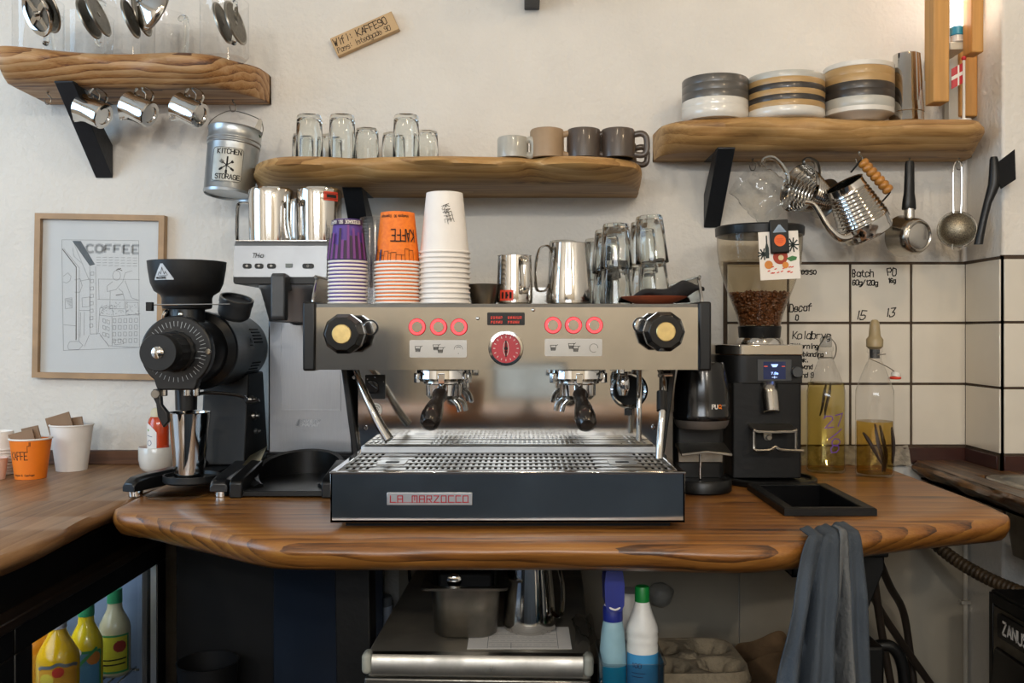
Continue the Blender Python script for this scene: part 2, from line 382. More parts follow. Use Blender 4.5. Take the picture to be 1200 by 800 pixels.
# ------------------------------------------------------------------ white tiles with dark grout
xs = [0.496, 0.646, 0.797, 0.945, 1.085]; zs = [0.945, 1.095, 1.243, 1.388]
b = B(); b.box(0.490, 1.085, -0.006, 0, 0.90, 1.392); b.box(1.079, XR, -0.176, -0.17, 0.90, 1.395); b.box(1.079, 1.085, -0.176, 0, 0.90, 1.393)
tl = struct(b.out('wall_tiles', GROUT))
b = B(); g = 0.0028
for i in range(4):
    for k in range(3):
        b.box(xs[i] + g, xs[i + 1] - g - (0.006 if i == 3 else 0), -0.010, -0.005, zs[k] + g, zs[k + 1] - g)
for k in range(3):
    z0, z1 = zs[k], zs[k + 1]
    b.box(1.0750, 1.0795, -0.1745, -0.013, z0 + g, z1 - g)
    for i in range(6): b.box(1.081 + g + i * 0.15, 1.231 - g + i * 0.15, -0.180, -0.175, z0 + g, z1 - g)
b.out('tile_glaze', TILE, tl, bevel=0.0012)
b = B()
b.box(0.925, 1.078, -0.011, -0.005, 0.905, 0.940); b.box(1.0745, 1.0795, -0.163, -0.013, 0.905, 0.940)
for i in range(6): b.box(1.081 + g + i * 0.15, 1.231 - g + i * 0.15, -0.181, -0.175, 0.905, 0.942)
b.out('brown_tile_row', BROWNT, tl, bevel=0.001)
random.seed(5)
b = B()
rows = []
for i in range(26):
    x = 0.60 + i * 0.0135; row = []
    for (y, z) in ((0, 0.90), (-0.022, 0.90), (-0.020, 0.915), (-0.014, 0.932), (-0.004, 0.944), (0, 0.944)):
        row.append((x, y - (random.random() * 0.008 if y < 0 else 0), z + random.uniform(-0.003, 0.003)))
    rows.append(row)
b.loops(rows); b.out('mortar_bed', MORT, tl)
# handwriting on the tiles (marker pen)
def scribble(name, items, w=0.0026):
    b = B()
    for t, x, z, h, sl, r in items:
        b.ribbon(text(t, h, x, z, sl, 5.0, 0.35, r, 0.8, seed=len(t)), w, front(-0.0104))
    return b.out(name, INK, tl)
def TX(px): return (px - VX) / (FPX / (DW - 0.01))
def TZ(py): return ZE - (py - VY) / (FPX / (DW - 0.01))
scribble('handwriting', [('Espresso', TX(921), TZ(321), 0.014, 0.1, 0)])
scribble('handwriting', [('Decaf', TX(925), TZ(365), 0.017, 0.1, 2), ('0', TX(932), TZ(375), 0.012, 0.1, 0)], 0.0026)
scribble('handwriting', [('Batch', TX(999), TZ(324), 0.016, 0, 0), ('60g/120g', TX(999), TZ(334), 0.012, 0.05, 0), ('PO', TX(1040), TZ(323), 0.018, 0, 2), ('16g', TX(1041), TZ(331), 0.010, 0, 0), ('15', TX(1002), TZ(374), 0.021, 0.3, 0), ('13', TX(1037), TZ(371), 0.020, 0.3, 3)])
scribble('handwriting', [('Koldbryg', TX(929), TZ(397), 0.018, 0.1, 0), ('Filterning', TX(926), TZ(408), 0.011, 0.1, 0), ('3g -blanding', TX(928), TZ(417), 0.010, 0.1, -1), ('vask.', TX(932), TZ(424), 0.010, 0.1, 0), ('og vand', TX(930), TZ(432), 0.010, 0.1, 0), ('stand 9', TX(929), TZ(442), 0.011, 0.1, 0)], 0.0023)

# ================================================================== live-edge slabs
def live_slab(prof, yb, zt, th, seed, wob=0.004, under=0.03, n=110, crown=0.010, zw=0.004, facet=9.0, peak=0.35):
    b = B(); rows = []
    x0, x1 = prof[0][0], prof[-1][0]
    P = catmull([(x, y, 0) for x, y in prof], 10); P = [(p.x, p.y) for p in P]
    for i in range(n + 1):
        u = 0.5 - 0.5 * math.cos(PI * i / n); u = 0.5 * u + 0.5 * i / n
        x = x0 + (x1 - x0) * u
        yf = lerp_table(P, x)
        nz = lambda k, s=1.0: noise.noise(Vector((x * facet * s, k * 0.9, seed * 7.3)))
        dip = zw * nz(3, 0.5)
        sect = [(yb, zt), (yb + (yf - yb) * 0.5, zt + dip * 0.2), (yb + (yf - yb) * 0.86, zt + dip * 0.6)]
        dep = abs(yb - yf)
        K = 9
        for k in range(K):
            t = k / (K - 1)
            prot = -crown * (1 - ((t - peak) / (1 - peak if t > peak else peak)) ** 2)
            un = min(under, dep * 0.5) * max(0, t - 0.3) ** 1.5 / 0.59
            y = yf + crown + prot + un + min(wob, dep * 0.2) * nz(k * 0.45 + 1) * (1.6 if 0 < k < K - 1 else 0.7)
            z = zt - th * t + dip * (1 - t)
            if k == 0: z -= 0.001
            sect.append((y, z))
        sect += [(yb + (yf - yb) * 0.6, zt - th), (yb, zt - th)]
        rows.append([(x, y, z) for y, z in sect])
    b.loops(rows)
    return b
# middle worktop
prof = [(-0.748, -0.46), (-0.745, -0.575), (-0.72, -0.618), (-0.66, -0.652), (-0.58, -0.715), (-0.50, -0.775), (-0.43, -0.83), (-0.37, -0.862), (-0.25, -0.868), (0, -0.866), (0.2, -0.876), (0.33, -0.886), (0.42, -0.862), (0.53, -0.798), (0.65, -0.738), (0.77, -0.694), (0.835, -0.668), (0.858, -0.640), (0.862, -0.58)]
ctr = live_slab(prof, -0.002, ZC, 0.046, 1, 0.0025, 0.016, crown=0.012, zw=0.0).out('wooden_counter', OAK, ang=60)
tag(ctr, 'long middle oak worktop with rounded live edge carrying the espresso machine', 'counter')
# left return (front edge looks +X)
lr = root('wooden_counter', 'greyer brown oak return worktop at left with the paper cups on it', 'counter', (0, 0, 0), 90)
prof = [(-2.6, 0.765), (-2.2, 0.758), (-1.6, 0.765), (-1.25, 0.77), (-1.0, 0.755), (-0.80, 0.742), (-0.66, 0.752), (-0.50, 0.752), (-0.30, 0.751), (-0.002, 0.751)]
live_slab(prof, 2.29, ZC, 0.052, 2, 0.004, 0.05, crown=0.006, zw=0.0).out('worktop', OAKL, lr, ang=60)
# right return with the sink (front edge looks -X)
rr = root('wooden_counter', 'dark bark-edged worktop at right around the sink', 'counter', (0, 0, 0), -90)
prof = [(0.012, 0.955), (0.05, 0.940), (0.2, 0.936), (0.4, 0.932), (0.7, 0.936), (1.1, 0.93), (1.7, 0.935)]
bs = live_slab(prof, 0.985, 0.910, 0.042, 4, 0.008, 0.03, crown=0.008, zw=0.0, facet=16, n=160)
# strips of worktop around the basin opening
bs.box(0.186, 0.245, 0.985, 2.05, 0.868, 0.910); bs.box(0.70, 1.7, 0.985, 2.05, 0.868, 0.910); bs.box(0.245, 0.70, 1.545, 2.05, 0.868, 0.910); bs.box(-0.005, 0.186, 0.985, 1.070, 0.868, 0.910)
bs.out('worktop', BARK, rr, ang=60)
# ================================================================== shelves
def bracket(parent, x, w, yo, zo, yi, zi, t=0.03):
    """flat black diagonal bar from the shelf's underside (yo, zo) back to the wall (yi, zi)"""
    b = B()
    d = Vector((0, yi - yo, zi - zo)).normalized(); nrm = Vector((0, -d.z, d.y))
    k = t
    q = []
    for sx in (x - w / 2, x + w / 2):
        q.append([b.v((sx, yo, zo)), b.v((sx, yo + k, zo)), b.v((sx, yi, zi + k * 1.6)), b.v((sx, yi, zi))])
    for a in range(4): b.face([q[0][a], q[0][(a + 1) % 4], q[1][(a + 1) % 4], q[1][a]])
    b.face(q[0]); b.face(list(reversed(q[1])))
    b.box(x - w / 2, x + w / 2, yo - 0.002, -0.001, zo - 0.001, zo + 0.004)
    o = b.out('bracket', IRON, parent, bevel=0.0015)
    return o
def hook(parent, x, y, z, r=0.008, drop=0.018):
    b = B()
    b.tube([(x, y, z + 0.004), (x, y, z - drop * 0.3), (x + r * 0.9, y, z - drop * 0.75), (x + r * 0.6, y, z - drop - r), (x - r * 0.5, y, z - drop - r * 1.15), (x - r, y, z - drop * 0.85)], 0.0013, 6, 5)
    b.ball((x, y, z - 0.001), 0.0032, 8, 5, (1, 1, 0.6))
    return b.out('hook', SSD, parent)
def S(name, label, prof, zt, th, seed, m, under, wob):
    r = root(name, label, 'shelf', (0, 0, 0))
    live_slab(prof, -0.002, zt, th, seed, wob, under, crown=0.012, zw=0.007, facet=10).out('board', m, r, ang=50)
    return r
ZM, ZMU = 1.596, 1.548
shelf_m = S('wooden_shelf', 'middle live-edge wooden shelf with drinking glasses and mugs on top', [(-0.628, -0.02), (-0.624, -0.10), (-0.600, -0.19), (-0.565, -0.25), (-0.52, -0.285), (-0.45, -0.288), (-0.36, -0.265), (-0.30, -0.285), (-0.15, -0.30), (-0.02, -0.290), (0.02, -0.272), (0.07, -0.295), (0.14, -0.302), (0.20, -0.290), (0.245, -0.25), (0.270, -0.17), (0.276, -0.08), (0.278, -0.02)], ZM, ZM - ZMU, 11, ELM, 0.055, 0.010)
bracket(shelf_m, -0.385, 0.045, -0.17, ZMU, -0.004, 1.40, 0.06)
ZR, ZRU = 1.700, 1.6355
shelf_r = S('wooden_shelf', 'right live-edge wooden shelf with bowl stacks above and hanging utensils', [(0.318, -0.02), (0.320, -0.07), (0.330, -0.135), (0.37, -0.18), (0.44, -0.195), (0.55, -0.20), (0.66, -0.198), (0.76, -0.185), (0.80, -0.178), (0.88, -0.19), (0.98, -0.192), (1.03, -0.175), (1.056, -0.14), (1.068, -0.09), (1.07, -0.02)], ZR, ZR - ZRU, 12, ELM, 0.045, 0.008)
bracket(shelf_r, 0.462, 0.040, -0.165, ZRU, -0.004, 1.475, 0.05)
ZL, ZLU = 1.842, 1.775
shelf_l = S('wooden_shelf', 'upper left live-edge wooden shelf with striped grain holding the glass beakers', [(-1.152, -0.02), (-1.152, -0.10), (-1.150, -0.20), (-1.140, -0.255), (-1.08, -0.250), (-1.0, -0.228), (-0.90, -0.205), (-0.82, -0.212), (-0.74, -0.222), (-0.69, -0.205), (-0.655, -0.155), (-0.622, -0.10), (-0.612, -0.02)], ZL, ZL - ZLU, 13, ELMD, 0.035, 0.006)
bracket(shelf_l, -1.018, 0.042, -0.205, ZLU, -0.004, 1.596, 0.05)
for px, py in ((56, 108), (113, 104), (167, 103), (226, 103), (273, 117)):
    d = (ZLU - ZE) * FPX / (VY - py); p = W(px, py, d); hook(shelf_l, p.x, p.y, ZLU)
# bracket of a higher shelf hanging into view at the top edge
b = B(); b.box(0.005, 0.042, -0.16, -0.002, 2.005, 2.3); b.box(0.005, 0.042, -0.25, -0.16, 2.03, 2.3)
tag(b.out('wall_bracket', IRON, bevel=0.002), 'short black metal bracket end at top edge above middle shelf', 'bracket')
# ================================================================== camera, light
cam = bpy.data.cameras.new('camera'); co = bpy.data.objects.new('camera', cam); COL.objects.link(co)
cam.sensor_width = 36; cam.lens = 36 * FPX / 1200; cam.shift_x = -(VX - 600) / 1200; cam.shift_y = -(400 - VY) / 1200
cam.clip_start = 0.02
co.location = (0, -DW, ZE); co.rotation_euler = (PI / 2, 0, 0)
sc.camera = co
def area(name, loc, rot, sx, sy, watts, col):
    l = bpy.data.lights.new(name, 'AREA'); l.shape = 'RECTANGLE'; l.size = sx; l.size_y = sy; l.energy = watts; l.color = col
    o = bpy.data.objects.new(name, l); COL.objects.link(o); o.location = loc; o.rotation_euler = [math.radians(a) for a in rot]
    return o
area('daylight_side', (XL + 0.02, -1.32, 1.65), (0, -90, 0), 1.28, 1.28, 27, (0.47, 0.73, 1.0))
area('daylight_front', (-0.5, YR + 0.02, 2.15), (78, 0, 0), 2.2, 0.66, 60, (0.86, 0.93, 1.0))
w = bpy.data.worlds.new('World'); sc.world = w; w.use_nodes = True
w.node_tree.nodes['Background'].inputs['Color'].default_value = (0.62, 0.78, 1.0, 1); w.node_tree.nodes['Background'].inputs['Strength'].default_value = 1.5
BULB = mat('warm_bulb', 'fff0d8', 0.5, emit='ffd9a0', estr=14)
for i, (x, y) in enumerate(((-0.75, -1.35), (0.05, -1.25), (0.85, -1.3))):
    r = root('pendant_lamp', ('pendant lamp hanging above the left return', 'pendant lamp hanging above the middle of the worktop', 'pendant lamp hanging above the sink side')[i], 'lamp', (x, y, 2.32), group='pendant lamps above the bar')
    b = B(); b.lathe([(0.012, 0.13), (0.05, 0.11), (0.10, 0.04), (0.12, 0.0), (0.116, 0.0), (0.096, 0.04), (0.048, 0.105), (0.0, 0.12)], 24); b.out('lamp_shade', BLKM, r)
    b = B(); b.ball((0, 0, 0.03), 0.04, 14, 8); b.out('bulb', BULB, r)
    b = B(); b.tube([(0, 0, 0.12), (0, 0, ZT - 2.32)], 0.003, 6, 1); b.out('cord', BLKM, r)
    l = bpy.data.lights.new('pendant_light', 'POINT'); l.energy = (2.8, 7.5, 11.5)[i]; l.color = ((1.0, 0.84, 0.64), (1.0, 0.82, 0.60), (1.0, 0.74, 0.46))[i]; l.shadow_soft_size = 0.05
    o = bpy.data.objects.new('pendant_light', l); COL.objects.link(o); o.location = (x, y, 2.28)
for i, x in enumerate((-1.2, 0.1, 1.3)):  # unseen lamps added to brighten the rear wall mirrored in the steel
    r = root('pendant_lamp', ('added fill lamp out of view over the left of the guest area', 'added fill lamp out of view over the middle of the guest area', 'added fill lamp out of view over the right of the guest area')[i], 'lamp', (x, -4.0, 2.32), group='added fill lamps over the guest area')
    b = B(); b.lathe([(0.012, 0.13), (0.05, 0.11), (0.10, 0.04), (0.12, 0.0), (0.116, 0.0), (0.096, 0.04), (0.048, 0.105), (0.0, 0.12)], 24); b.out('lamp_shade', BLKM, r)
    b = B(); b.ball((0, 0, 0.03), 0.04, 14, 8); b.out('bulb', BULB, r)
    b = B(); b.tube([(0, 0, 0.12), (0, 0, ZT - 2.32)], 0.003, 6, 1); b.out('cord', BLKM, r)
    l = bpy.data.lights.new('pendant_light', 'POINT'); l.energy = 66; l.color = (1.0, 0.92, 0.80); l.shadow_soft_size = 0.05
    o = bpy.data.objects.new('pendant_light', l); COL.objects.link(o); o.location = (x, -4.0, 2.28)
sc.view_settings.view_transform = 'Standard'; sc.view_settings.look = 'None'; sc.view_settings.gamma = 1; sc.view_settings.use_curve_mapping = False
sc.view_settings.exposure = -0.30
sc.cycles.use_denoising = True
try: sc.cycles.denoiser = 'OPENIMAGEDENOISE'
except Exception: pass
sc.cycles.transparent_max_bounces = 24; sc.cycles.max_bounces = 10; sc.cycles.diffuse_bounces = 5; sc.cycles.glossy_bounces = 6; sc.cycles.transmission_bounces = 8
sc.cycles.caustics_reflective = False; sc.cycles.caustics_refractive = False; sc.cycles.sample_clamp_indirect = 4.0
# ================================================================== espresso machine (origin on the worktop below the middle of the body)
YP = -0.621                                   # front face of the upper panel
em = root('espresso_machine', 'wide two-group chrome espresso machine in the middle of the worktop', 'espresso machine', (-0.027, 0, ZC))
EX = 0.027
PZ0, PZ1 = 0.2545, 0.3716                     # upper panel, above the worktop
def ex(px, d): return (px - VX) / FPX * d + EX
def ez(py, d): return ZE - ZC - (py - VY) / FPX * d
DP = DW + YP
# upper body with its folded front panel
b = B()
b.loops([[(x, y, z) for y, z in ((YP, PZ0), (YP, PZ1 - 0.006), (YP + 0.004, PZ1), (-0.14, PZ1), (-0.14, PZ0), (YP + 0.03, PZ0))] for x in (-0.340, 0.342)])
b.out('front_panel', SSM, em, ang=15)
b = B(); b.box(-0.362, 0.362, -0.60, -0.13, PZ1 - 0.012, PZ1 + 0.001)
b.out('cup_warmer', SS, em, bevel=0.002)
for sx in (-1, 1):
    b = B(); x0, x1 = sorted((sx * 0.3395, sx * 0.3625)); b.box(x0, x1, YP - 0.006, -0.14, PZ0 - 0.002, PZ1 + 0.004)
    b.out('end_cap', BLK, em, bevel=0.004, bseg=3)
# sheet guard round the cup warmer
b = B()
for sx in (-1, 1):
    q = [(sx * 0.354, -0.585, PZ1), (sx * 0.354, -0.13, PZ1)]
    x = sx * 0.354
    side = [(x, -0.575, PZ1), (x, -0.572, PZ1 + 0.012), (x, -0.545, PZ1 + 0.045), (x, -0.525, PZ1 + 0.052), (x, -0.13, PZ1 + 0.052), (x, -0.13, PZ1)]
    b.loops([side, [(xx + sx * 0.0025, yy, zz) for xx, yy, zz in side]])
b.box(-0.354, 0.354, -0.1325, -0.130, PZ1, PZ1 + 0.052)
b.out('cup_guard', SS, em)
for sx in (-1, 1):
    b = B(); x = sx * 0.355; b.tube([(x, -0.576, PZ1), (x, -0.572, PZ1 + 0.014), (x, -0.545, PZ1 + 0.047), (x, -0.522, PZ1 + 0.053), (x, -0.13, PZ1 + 0.053)], 0.003, 8, 4)
    b.out('guard_rail', SSP, em)
# lower body: backsplash, sloped black side legs, boiler housing
b = B(); b.box(-0.300, 0.300, -0.425, -0.14, 0.02, PZ0)
b.out('backsplash', SSM, em, bevel=0.001)
for sx in (-1, 1):
    b = B(); q = [(sx * 0.318, PZ0), (sx * 0.330, PZ0), (sx * 0.304, 0.06), (sx * 0.292, 0.06)]
    b.prism(q, 0.16, 0.445, FR); b.out('side_leg', BLK, em, bevel=0.002)
# panel fittings -------------------------------------------------
def panel_disc(name, px, py, r, h, m, parent=em, e=0.0008, seg=28):
    b = B(); b.disc(r, 0, h, seg, T(ex(px, DP), YP, ez(py, DP)) @ FR, e); return b.out(name, m, parent)
LIT = mat('lit_ring', 'ff5a60', 0.4, emit='ff2a34', estr=1.6)
for px, py in ((489, 383), (514, 383), (538, 383), (648, 381), (672, 381), (696.5, 381)):
    bz = panel_disc('brew_button', px, py, 0.0155, 0.003, REDD)
    b = B(); x, z = ex(px, DP), ez(py, DP)
    b.lathe([(0.0100, 0.003), (0.0100, 0.0045), (0.0138, 0.0045), (0.0138, 0.003)], 28, T(x, YP, z) @ FR); b.out('light_ring', LIT, bz)
    b = B(); b.disc(0.0098, 0.002, 0.0048, 28, T(x, YP, z) @ FR, 0.0006); b.out('button_cap', SSM, bz)
for px, py in ((434, 384), (751, 381)):
    bz = panel_disc('rinse_button', px, py, 0.0145, 0.0035, BLK)
    b = B(); b.disc(0.012, 0.002, 0.0055, 26, T(ex(px, DP), YP, ez(py, DP)) @ FR, 0.001); b.out('button_cap', SSP, bz)
PLATE = mat('icon_plate', 'a8a39b', 0.3, 0.85, var=0.02)
for i, (cx, cy) in enumerate(((513.5, 408.5), (672, 407))):
    x, z = ex(cx, DP), ez(cy, DP)
    b = B(); b.prism(rrect(-0.051, 0.051, -0.0155, 0.0155, 0.003), 0, 0.0015, T(x, YP, z) @ FR); pl = b.out('icon_plate', PLATE, em)
    b = B(); fn = front(YP - 0.0018, x, z)
    def cup(u, v, s=1.0):
        return [[(u - 0.005 * s, v + 0.004 * s), (u - 0.0035 * s, v - 0.005 * s), (u + 0.0035 * s, v - 0.005 * s), (u + 0.005 * s, v + 0.004 * s), (u - 0.005 * s, v + 0.004 * s)], [(u + 0.0045 * s, v + 0.003 * s), (u + 0.008 * s, v + 0.005 * s)]] + [[(u - 0.0035 * s, v - k * 0.0012 * s), (u + 0.0035 * s, v - k * 0.0012 * s)] for k in range(4)]
    b.ribbon(cup(-0.036, 0) + cup(-0.004, 0.003) + cup(0.004, -0.002), 0.0009, fn)
    b.ribbon([circ(0.0075, 14, 0.036, -0.001, 0, 300 if i else 180)], 0.0006, fn)
    if i == 0: b.ribbon([circ(0.0045, 8, 0.036, -0.001, 40, 140), [(0.036, -0.008), (0.036, -0.0088)]], 0.0009, fn)
    b.out('cup_icons', INK, pl)
x0, x1, z0, z1 = ex(571, DP), ex(615, DP), ez(381, DP), ez(366, DP)
b = B(); b.prism(rrect(x0, x1, z0, z1, 0.002), 0, 0.004, T(0, YP, 0) @ FR); dsp = b.out('display', BLKG, em)
LED = mat('red_led_text', 'c02818', 0.5, emit='ff3a20', estr=0.7)
b = B(); rnd = random.Random(8); st = []
for r_, zz in ((0, z0 + 0.0135), (1, z0 + 0.0055)):
    for k in range(13):
        if k in (5, 6) or rnd.random() < 0.15: continue
        u = x0 + 0.007 + k * 0.0043
        st += [[(u, zz - 0.0022), (u, zz + 0.0022)], [(u + 0.002, zz - 0.0022 + rnd.random() * 0.002), (u + 0.002, zz + 0.0022)], [(u, zz + rnd.choice((-0.002, 0, 0.002))), (u + 0.002, zz + rnd.choice((-0.002, 0.002)))]]
b.ribbon(st, 0.0006, front(YP - 0.0044)); b.out('display_text', LED, dsp)
for px, py in ((560, 373), (625, 363)):
    b = B(); b.ball((ex(px, DP), YP, ez(py, DP)), 0.0032, 10, 6, (1, 0.6, 1)); b.out('screw', SSP, em)
# pressure gauge
gx, gz = ex(593, DP), ez(408, DP)
b = B(); b.lathe([(0, 0), (0.0305, 0), (0.0312, 0.004), (0.0295, 0.010), (0.026, 0.0105), (0.0255, 0.006), (0, 0.006)], 40, T(gx, YP, gz) @ FR); ga = b.out('pressure_gauge', SSP, em)
b = B(); b.disc(0.0255, 0.004, 0.0068, 36, T(gx, YP, gz) @ FR); b.out('dial_face', REDD, ga)
b = B(); fn = front(YP - 0.0072, gx, gz)
b.ribbon([[(0.0195 * math.cos(a), 0.0195 * math.sin(a)), (0.022 * math.cos(a), 0.022 * math.sin(a))] for a in [2 * PI * k / 16 for k in range(16)]] + [[(0.0045 * math.cos(t), 0.013 * math.sin(t)) for t in [2 * PI * k / 16 for k in range(17)]]], 0.0011, fn); b.out('dial_marks', CERW, ga)
b = B(); b.ribbon([[(0, -0.014), (0, 0.013)], [(-0.0016, -0.006), (0.0016, -0.006)]], 0.002, front(YP - 0.0078, gx, gz)); b.disc(0.0032, 0.0068, 0.009, 14, T(gx, YP, gz) @ FR); b.out('needle', INK, ga)
# steam knobs: ten-sided, gold cap
for px, py in ((411, 391), (772, 388.5)):
    x, z = ex(px, DP), ez(py, DP)
    M = T(x, YP, z) @ FR
    b = B(); b.lathe([(0, 0), (0.022, 0), (0.024, 0.006), (0.028, 0.012), (0.028, 0.026), (0.022, 0.030), (0.022, 0.036), (0.033, 0.044), (0.0355, 0.050), (0.0355, 0.066), (0.029, 0.084), (0, 0.084)], 10, M); kb = b.out('steam_knob', BLKG, em, ang=15, bevel=0.0012)
    b = B(); b.disc(0.0165, 0.083, 0.0862, 26, M, 0.001); b.out('gold_cap', GOLD, kb)
# groups with portafilters ----------------------------------------
YG = -0.545; DG = DW + YG
for px, hx, hz in ((520, -0.012, 0.178), (677, 0.006, 0.176)):
    x = ex(px, DG)
    b = B(); b.lathe([(0, PZ0 + 0.002), (0.046, PZ0 + 0.002), (0.052, PZ0 - 0.003), (0.053, PZ0 - 0.018), (0.049, PZ0 - 0.023), (0.043, PZ0 - 0.024), (0, PZ0 - 0.024)], 40, T(x, YG, 0)); gh = b.out('group_head', CHR, em)
    for k in range(3):
        b = B(); a = math.radians(-90 + (k - 1) * 62); b.box(-0.006, 0.006, -0.004, 0.004, -0.004, 0.014, T(x + 0.053 * math.cos(a), YG + 0.053 * math.sin(a), PZ0 - 0.022) @ RZ(math.degrees(a) + 90)); b.out('lug', CHR, gh, bevel=0.001)
    pf = B(); pf.lathe([(0, PZ0 - 0.022), (0.039, PZ0 - 0.022), (0.040, PZ0 - 0.027), (0.0335, PZ0 - 0.030), (0.033, PZ0 - 0.050), (0.026, PZ0 - 0.057), (0, PZ0 - 0.058)], 32, T(x, YG, 0)); pf = pf.out('portafilter', CHR, em)
    s = Vector((x, YG - 0.034, PZ0 - 0.036)); e = Vector((x + hx, YG - 0.165, hz - 0.012)); M = axis(s, e); l = (e - s).length
    b = B(); b.lathe([(0, -0.004), (0.009, -0.004), (0.0085, 0.020), (0.011, 0.022), (0.011, 0.027), (0, 0.027)], 20, M); b.out('ferrule', CHR, pf)
    b = B(); b.lathe([(0, 0.024), (0.0135, 0.024), (0.0140, 0.034), (0.0115, 0.044), (0.0125, 0.060), (0.0165, 0.085), (0.0185, l - 0.03), (0.0170, l - 0.010), (0.010, l - 0.001), (0, l)], 24, M); b.out('handle', mat('dark_walnut_handle', '1d1612', 0.25, var=0.2, nscale=12, coat=0.3) if px == 520 else bpy.data.materials['dark_walnut_handle'], pf)
    b = B(); k = 1 if px == 520 else -1
    for o in (0.0, 1.0):
        c = x + k * 0.012 * o
        b.tube([(x + k * 0.004, YG + 0.006 * o, PZ0 - 0.052), (x + k * (0.016 + 0.010 * o), YG - 0.006 + 0.016 * o, PZ0 - 0.056), (x + k * (0.026 + 0.010 * o), YG - 0.008 + 0.026 * o, PZ0 - 0.066), (x + k * (0.030 + 0.010 * o), YG - 0.008 + 0.03 * o, PZ0 - 0.080)], [0.0065, 0.0052, 0.0045], 10, 5)
    b.out('spout', CHR, pf)
# steam wands, hot water tap and backsplash fittings ---------------
def wp(px, py, d): return (ex(px, d), d - DW, ez(py, d))
b = B(); b.tube([wp(416, 428, 1.80), wp(421, 445, 1.76), wp(432, 470, 1.74), wp(444, 495, 1.73), wp(456, 515, 1.72)], [0.006, 0.006, 0.0075, 0.0085, 0.009], 12, 6); sw = b.out('steam_wand', SSP, em)
b = B(); b.tube([wp(772, 430, 1.74), wp(777, 447, 1.69), wp(776, 480, 1.66), wp(774, 510, 1.65), wp(772.5, 537, 1.645)], [0.005, 0.006, 0.0065, 0.0065], 12, 6); sw = b.out('steam_wand', SSP, em)
b = B(); b.tube([wp(775.7, 459, 1.675), wp(775.6, 481, 1.66)], 0.0095, 14, 1); b.out('rubber_grip', BLK, sw)
b = B(); b.tube([wp(771, 440, 1.70), wp(788, 439, 1.70)], 0.003, 8, 1); b.out('wand_pin', SSP, sw)
b = B(); b.tube([wp(749, 428, 1.83), wp(749, 470, 1.80), wp(748.5, 516, 1.80)], 0.0052, 10, 4); b.out('water_tube', SSP, em)
b = B(); b.tube([wp(727, 430, 1.80), wp(727, 437, 1.80)], 0.008, 12, 1); b.lathe([(0, 0), (0.008, 0), (0.010, 0.006), (0.0125, 0.012), (0.0125, 0.030), (0.009, 0.040), (0, 0.042)], 18, T(*wp(730, 463, 1.80))); b.out('water_tap', CHR, em)
YB = -0.425; DB = DW + YB
M = T(ex(737, DB), YB, ez(457, DB)) @ FR
b = B(); b.lathe([(0.030, 0), (0.036, 0), (0.037, 0.006), (0.033, 0.010), (0.029, 0.006), (0.029, 0)], 36, M); hr = b.out('port_ring', CHR, em)
b = B(); b.disc(0.030, 0, 0.0012, 32, M); b.out('port_opening', BLKM, hr)
b = B(); b.box(-0.007, 0.007, -0.004, 0, -0.004, 0.016, T(ex(736, DB), YB, ez(484, DB))); b.disc(0.0062, 0, 0.007, 14, T(ex(736, DB), YB, ez(483, DB)) @ FR, 0.001); b.out('latch', BLK, em)
b = B(); b.prism(rrect(-0.020, 0.020, -0.024, 0.024, 0.003), 0, 0.004, T(ex(440, DB), YB, ez(453, DB)) @ FR); sv = b.out('switch_plate', BLK, em)
b = B(); b.lathe([(0, 0.004), (0.013, 0.004), (0.0125, 0.014), (0, 0.015)], 20, T(ex(437, DB), YB, ez(453, DB)) @ FR); b.box(-0.014, 0.014, -0.022, -0.010, -0.004, 0.004, T(ex(437, DB), YB, ez(453, DB)) @ RY(35)); b.out('switch_knob', BLKG, sv)
for px, py in ((431, 444), (440, 442), (450, 447), (429, 465)):
    b = B(); b.ball((ex(px, DB), YB - 0.004, ez(py, DB)), 0.0016, 8, 5); b.out('screw', SSP, sv)
b = B(); b.disc(0.0135, 0, 0.003, 26, T(ex(440, DB), YB, ez(480, DB)) @ FR, 0.001); ro = b.out('round_badge', CERW, em)
b = B(); b.ribbon([circ(0.010, 20, 0, 0, 30, 330), circ(0.006, 12, 0, 0, 200, 500)], 0.0012, front(YB - 0.0034, ex(440, DB), ez(480, DB))); b.out('badge_marks', GREYP, ro)
for px, py in ((415, 442), (428, 501), (766, 500)):
    b = B(); b.disc(0.0048, 0, 0.004, 14, T(ex(px, DB), YB, ez(py, DB)) @ FR, 0.0015); b.out('screw', SSP, em)
# drip tray: hollow steel box, dark well, two perforated plates --------
TX0, TX1, TYF, TYB = -0.2862, 0.2925, -0.760, -0.50
b = B(); zt = 0.0935
b.box(TX0, TX1, TYF, TYF + 0.004, 0.011, zt); b.box(TX0, TX0 + 0.004, TYF, -0.2, 0.011, zt); b.box(TX1 - 0.004, TX1, TYF, -0.2, 0.011, zt); b.box(TX0, TX1, TYF, -0.2, 0.011, 0.016)
b.box(TX0 - 0.001, TX1 + 0.001, TYF - 0.001, TYF + 0.010, zt - 0.003, zt + 0.0005)
b.box(TX0 - 0.001, TX0 + 0.010, TYF, -0.44, zt - 0.003, zt + 0.0005); b.box(TX1 - 0.010, TX1 + 0.001, TYF, -0.44, zt - 0.003, zt + 0.0005)
dt = b.out('drip_tray', SSM, em, bevel=0.0008)
b = B(); b.box(TX0 + 0.02, TX1 - 0.02, TYF + 0.03, -0.2, 0.0, 0.0115); b.out('base', BLKM, em)
b = B(); b.box(TX0 + 0.006, TX1 - 0.006, TYF + 0.006, -0.43, 0.045, 0.05); b.out('tray_well', BLKM, dt)
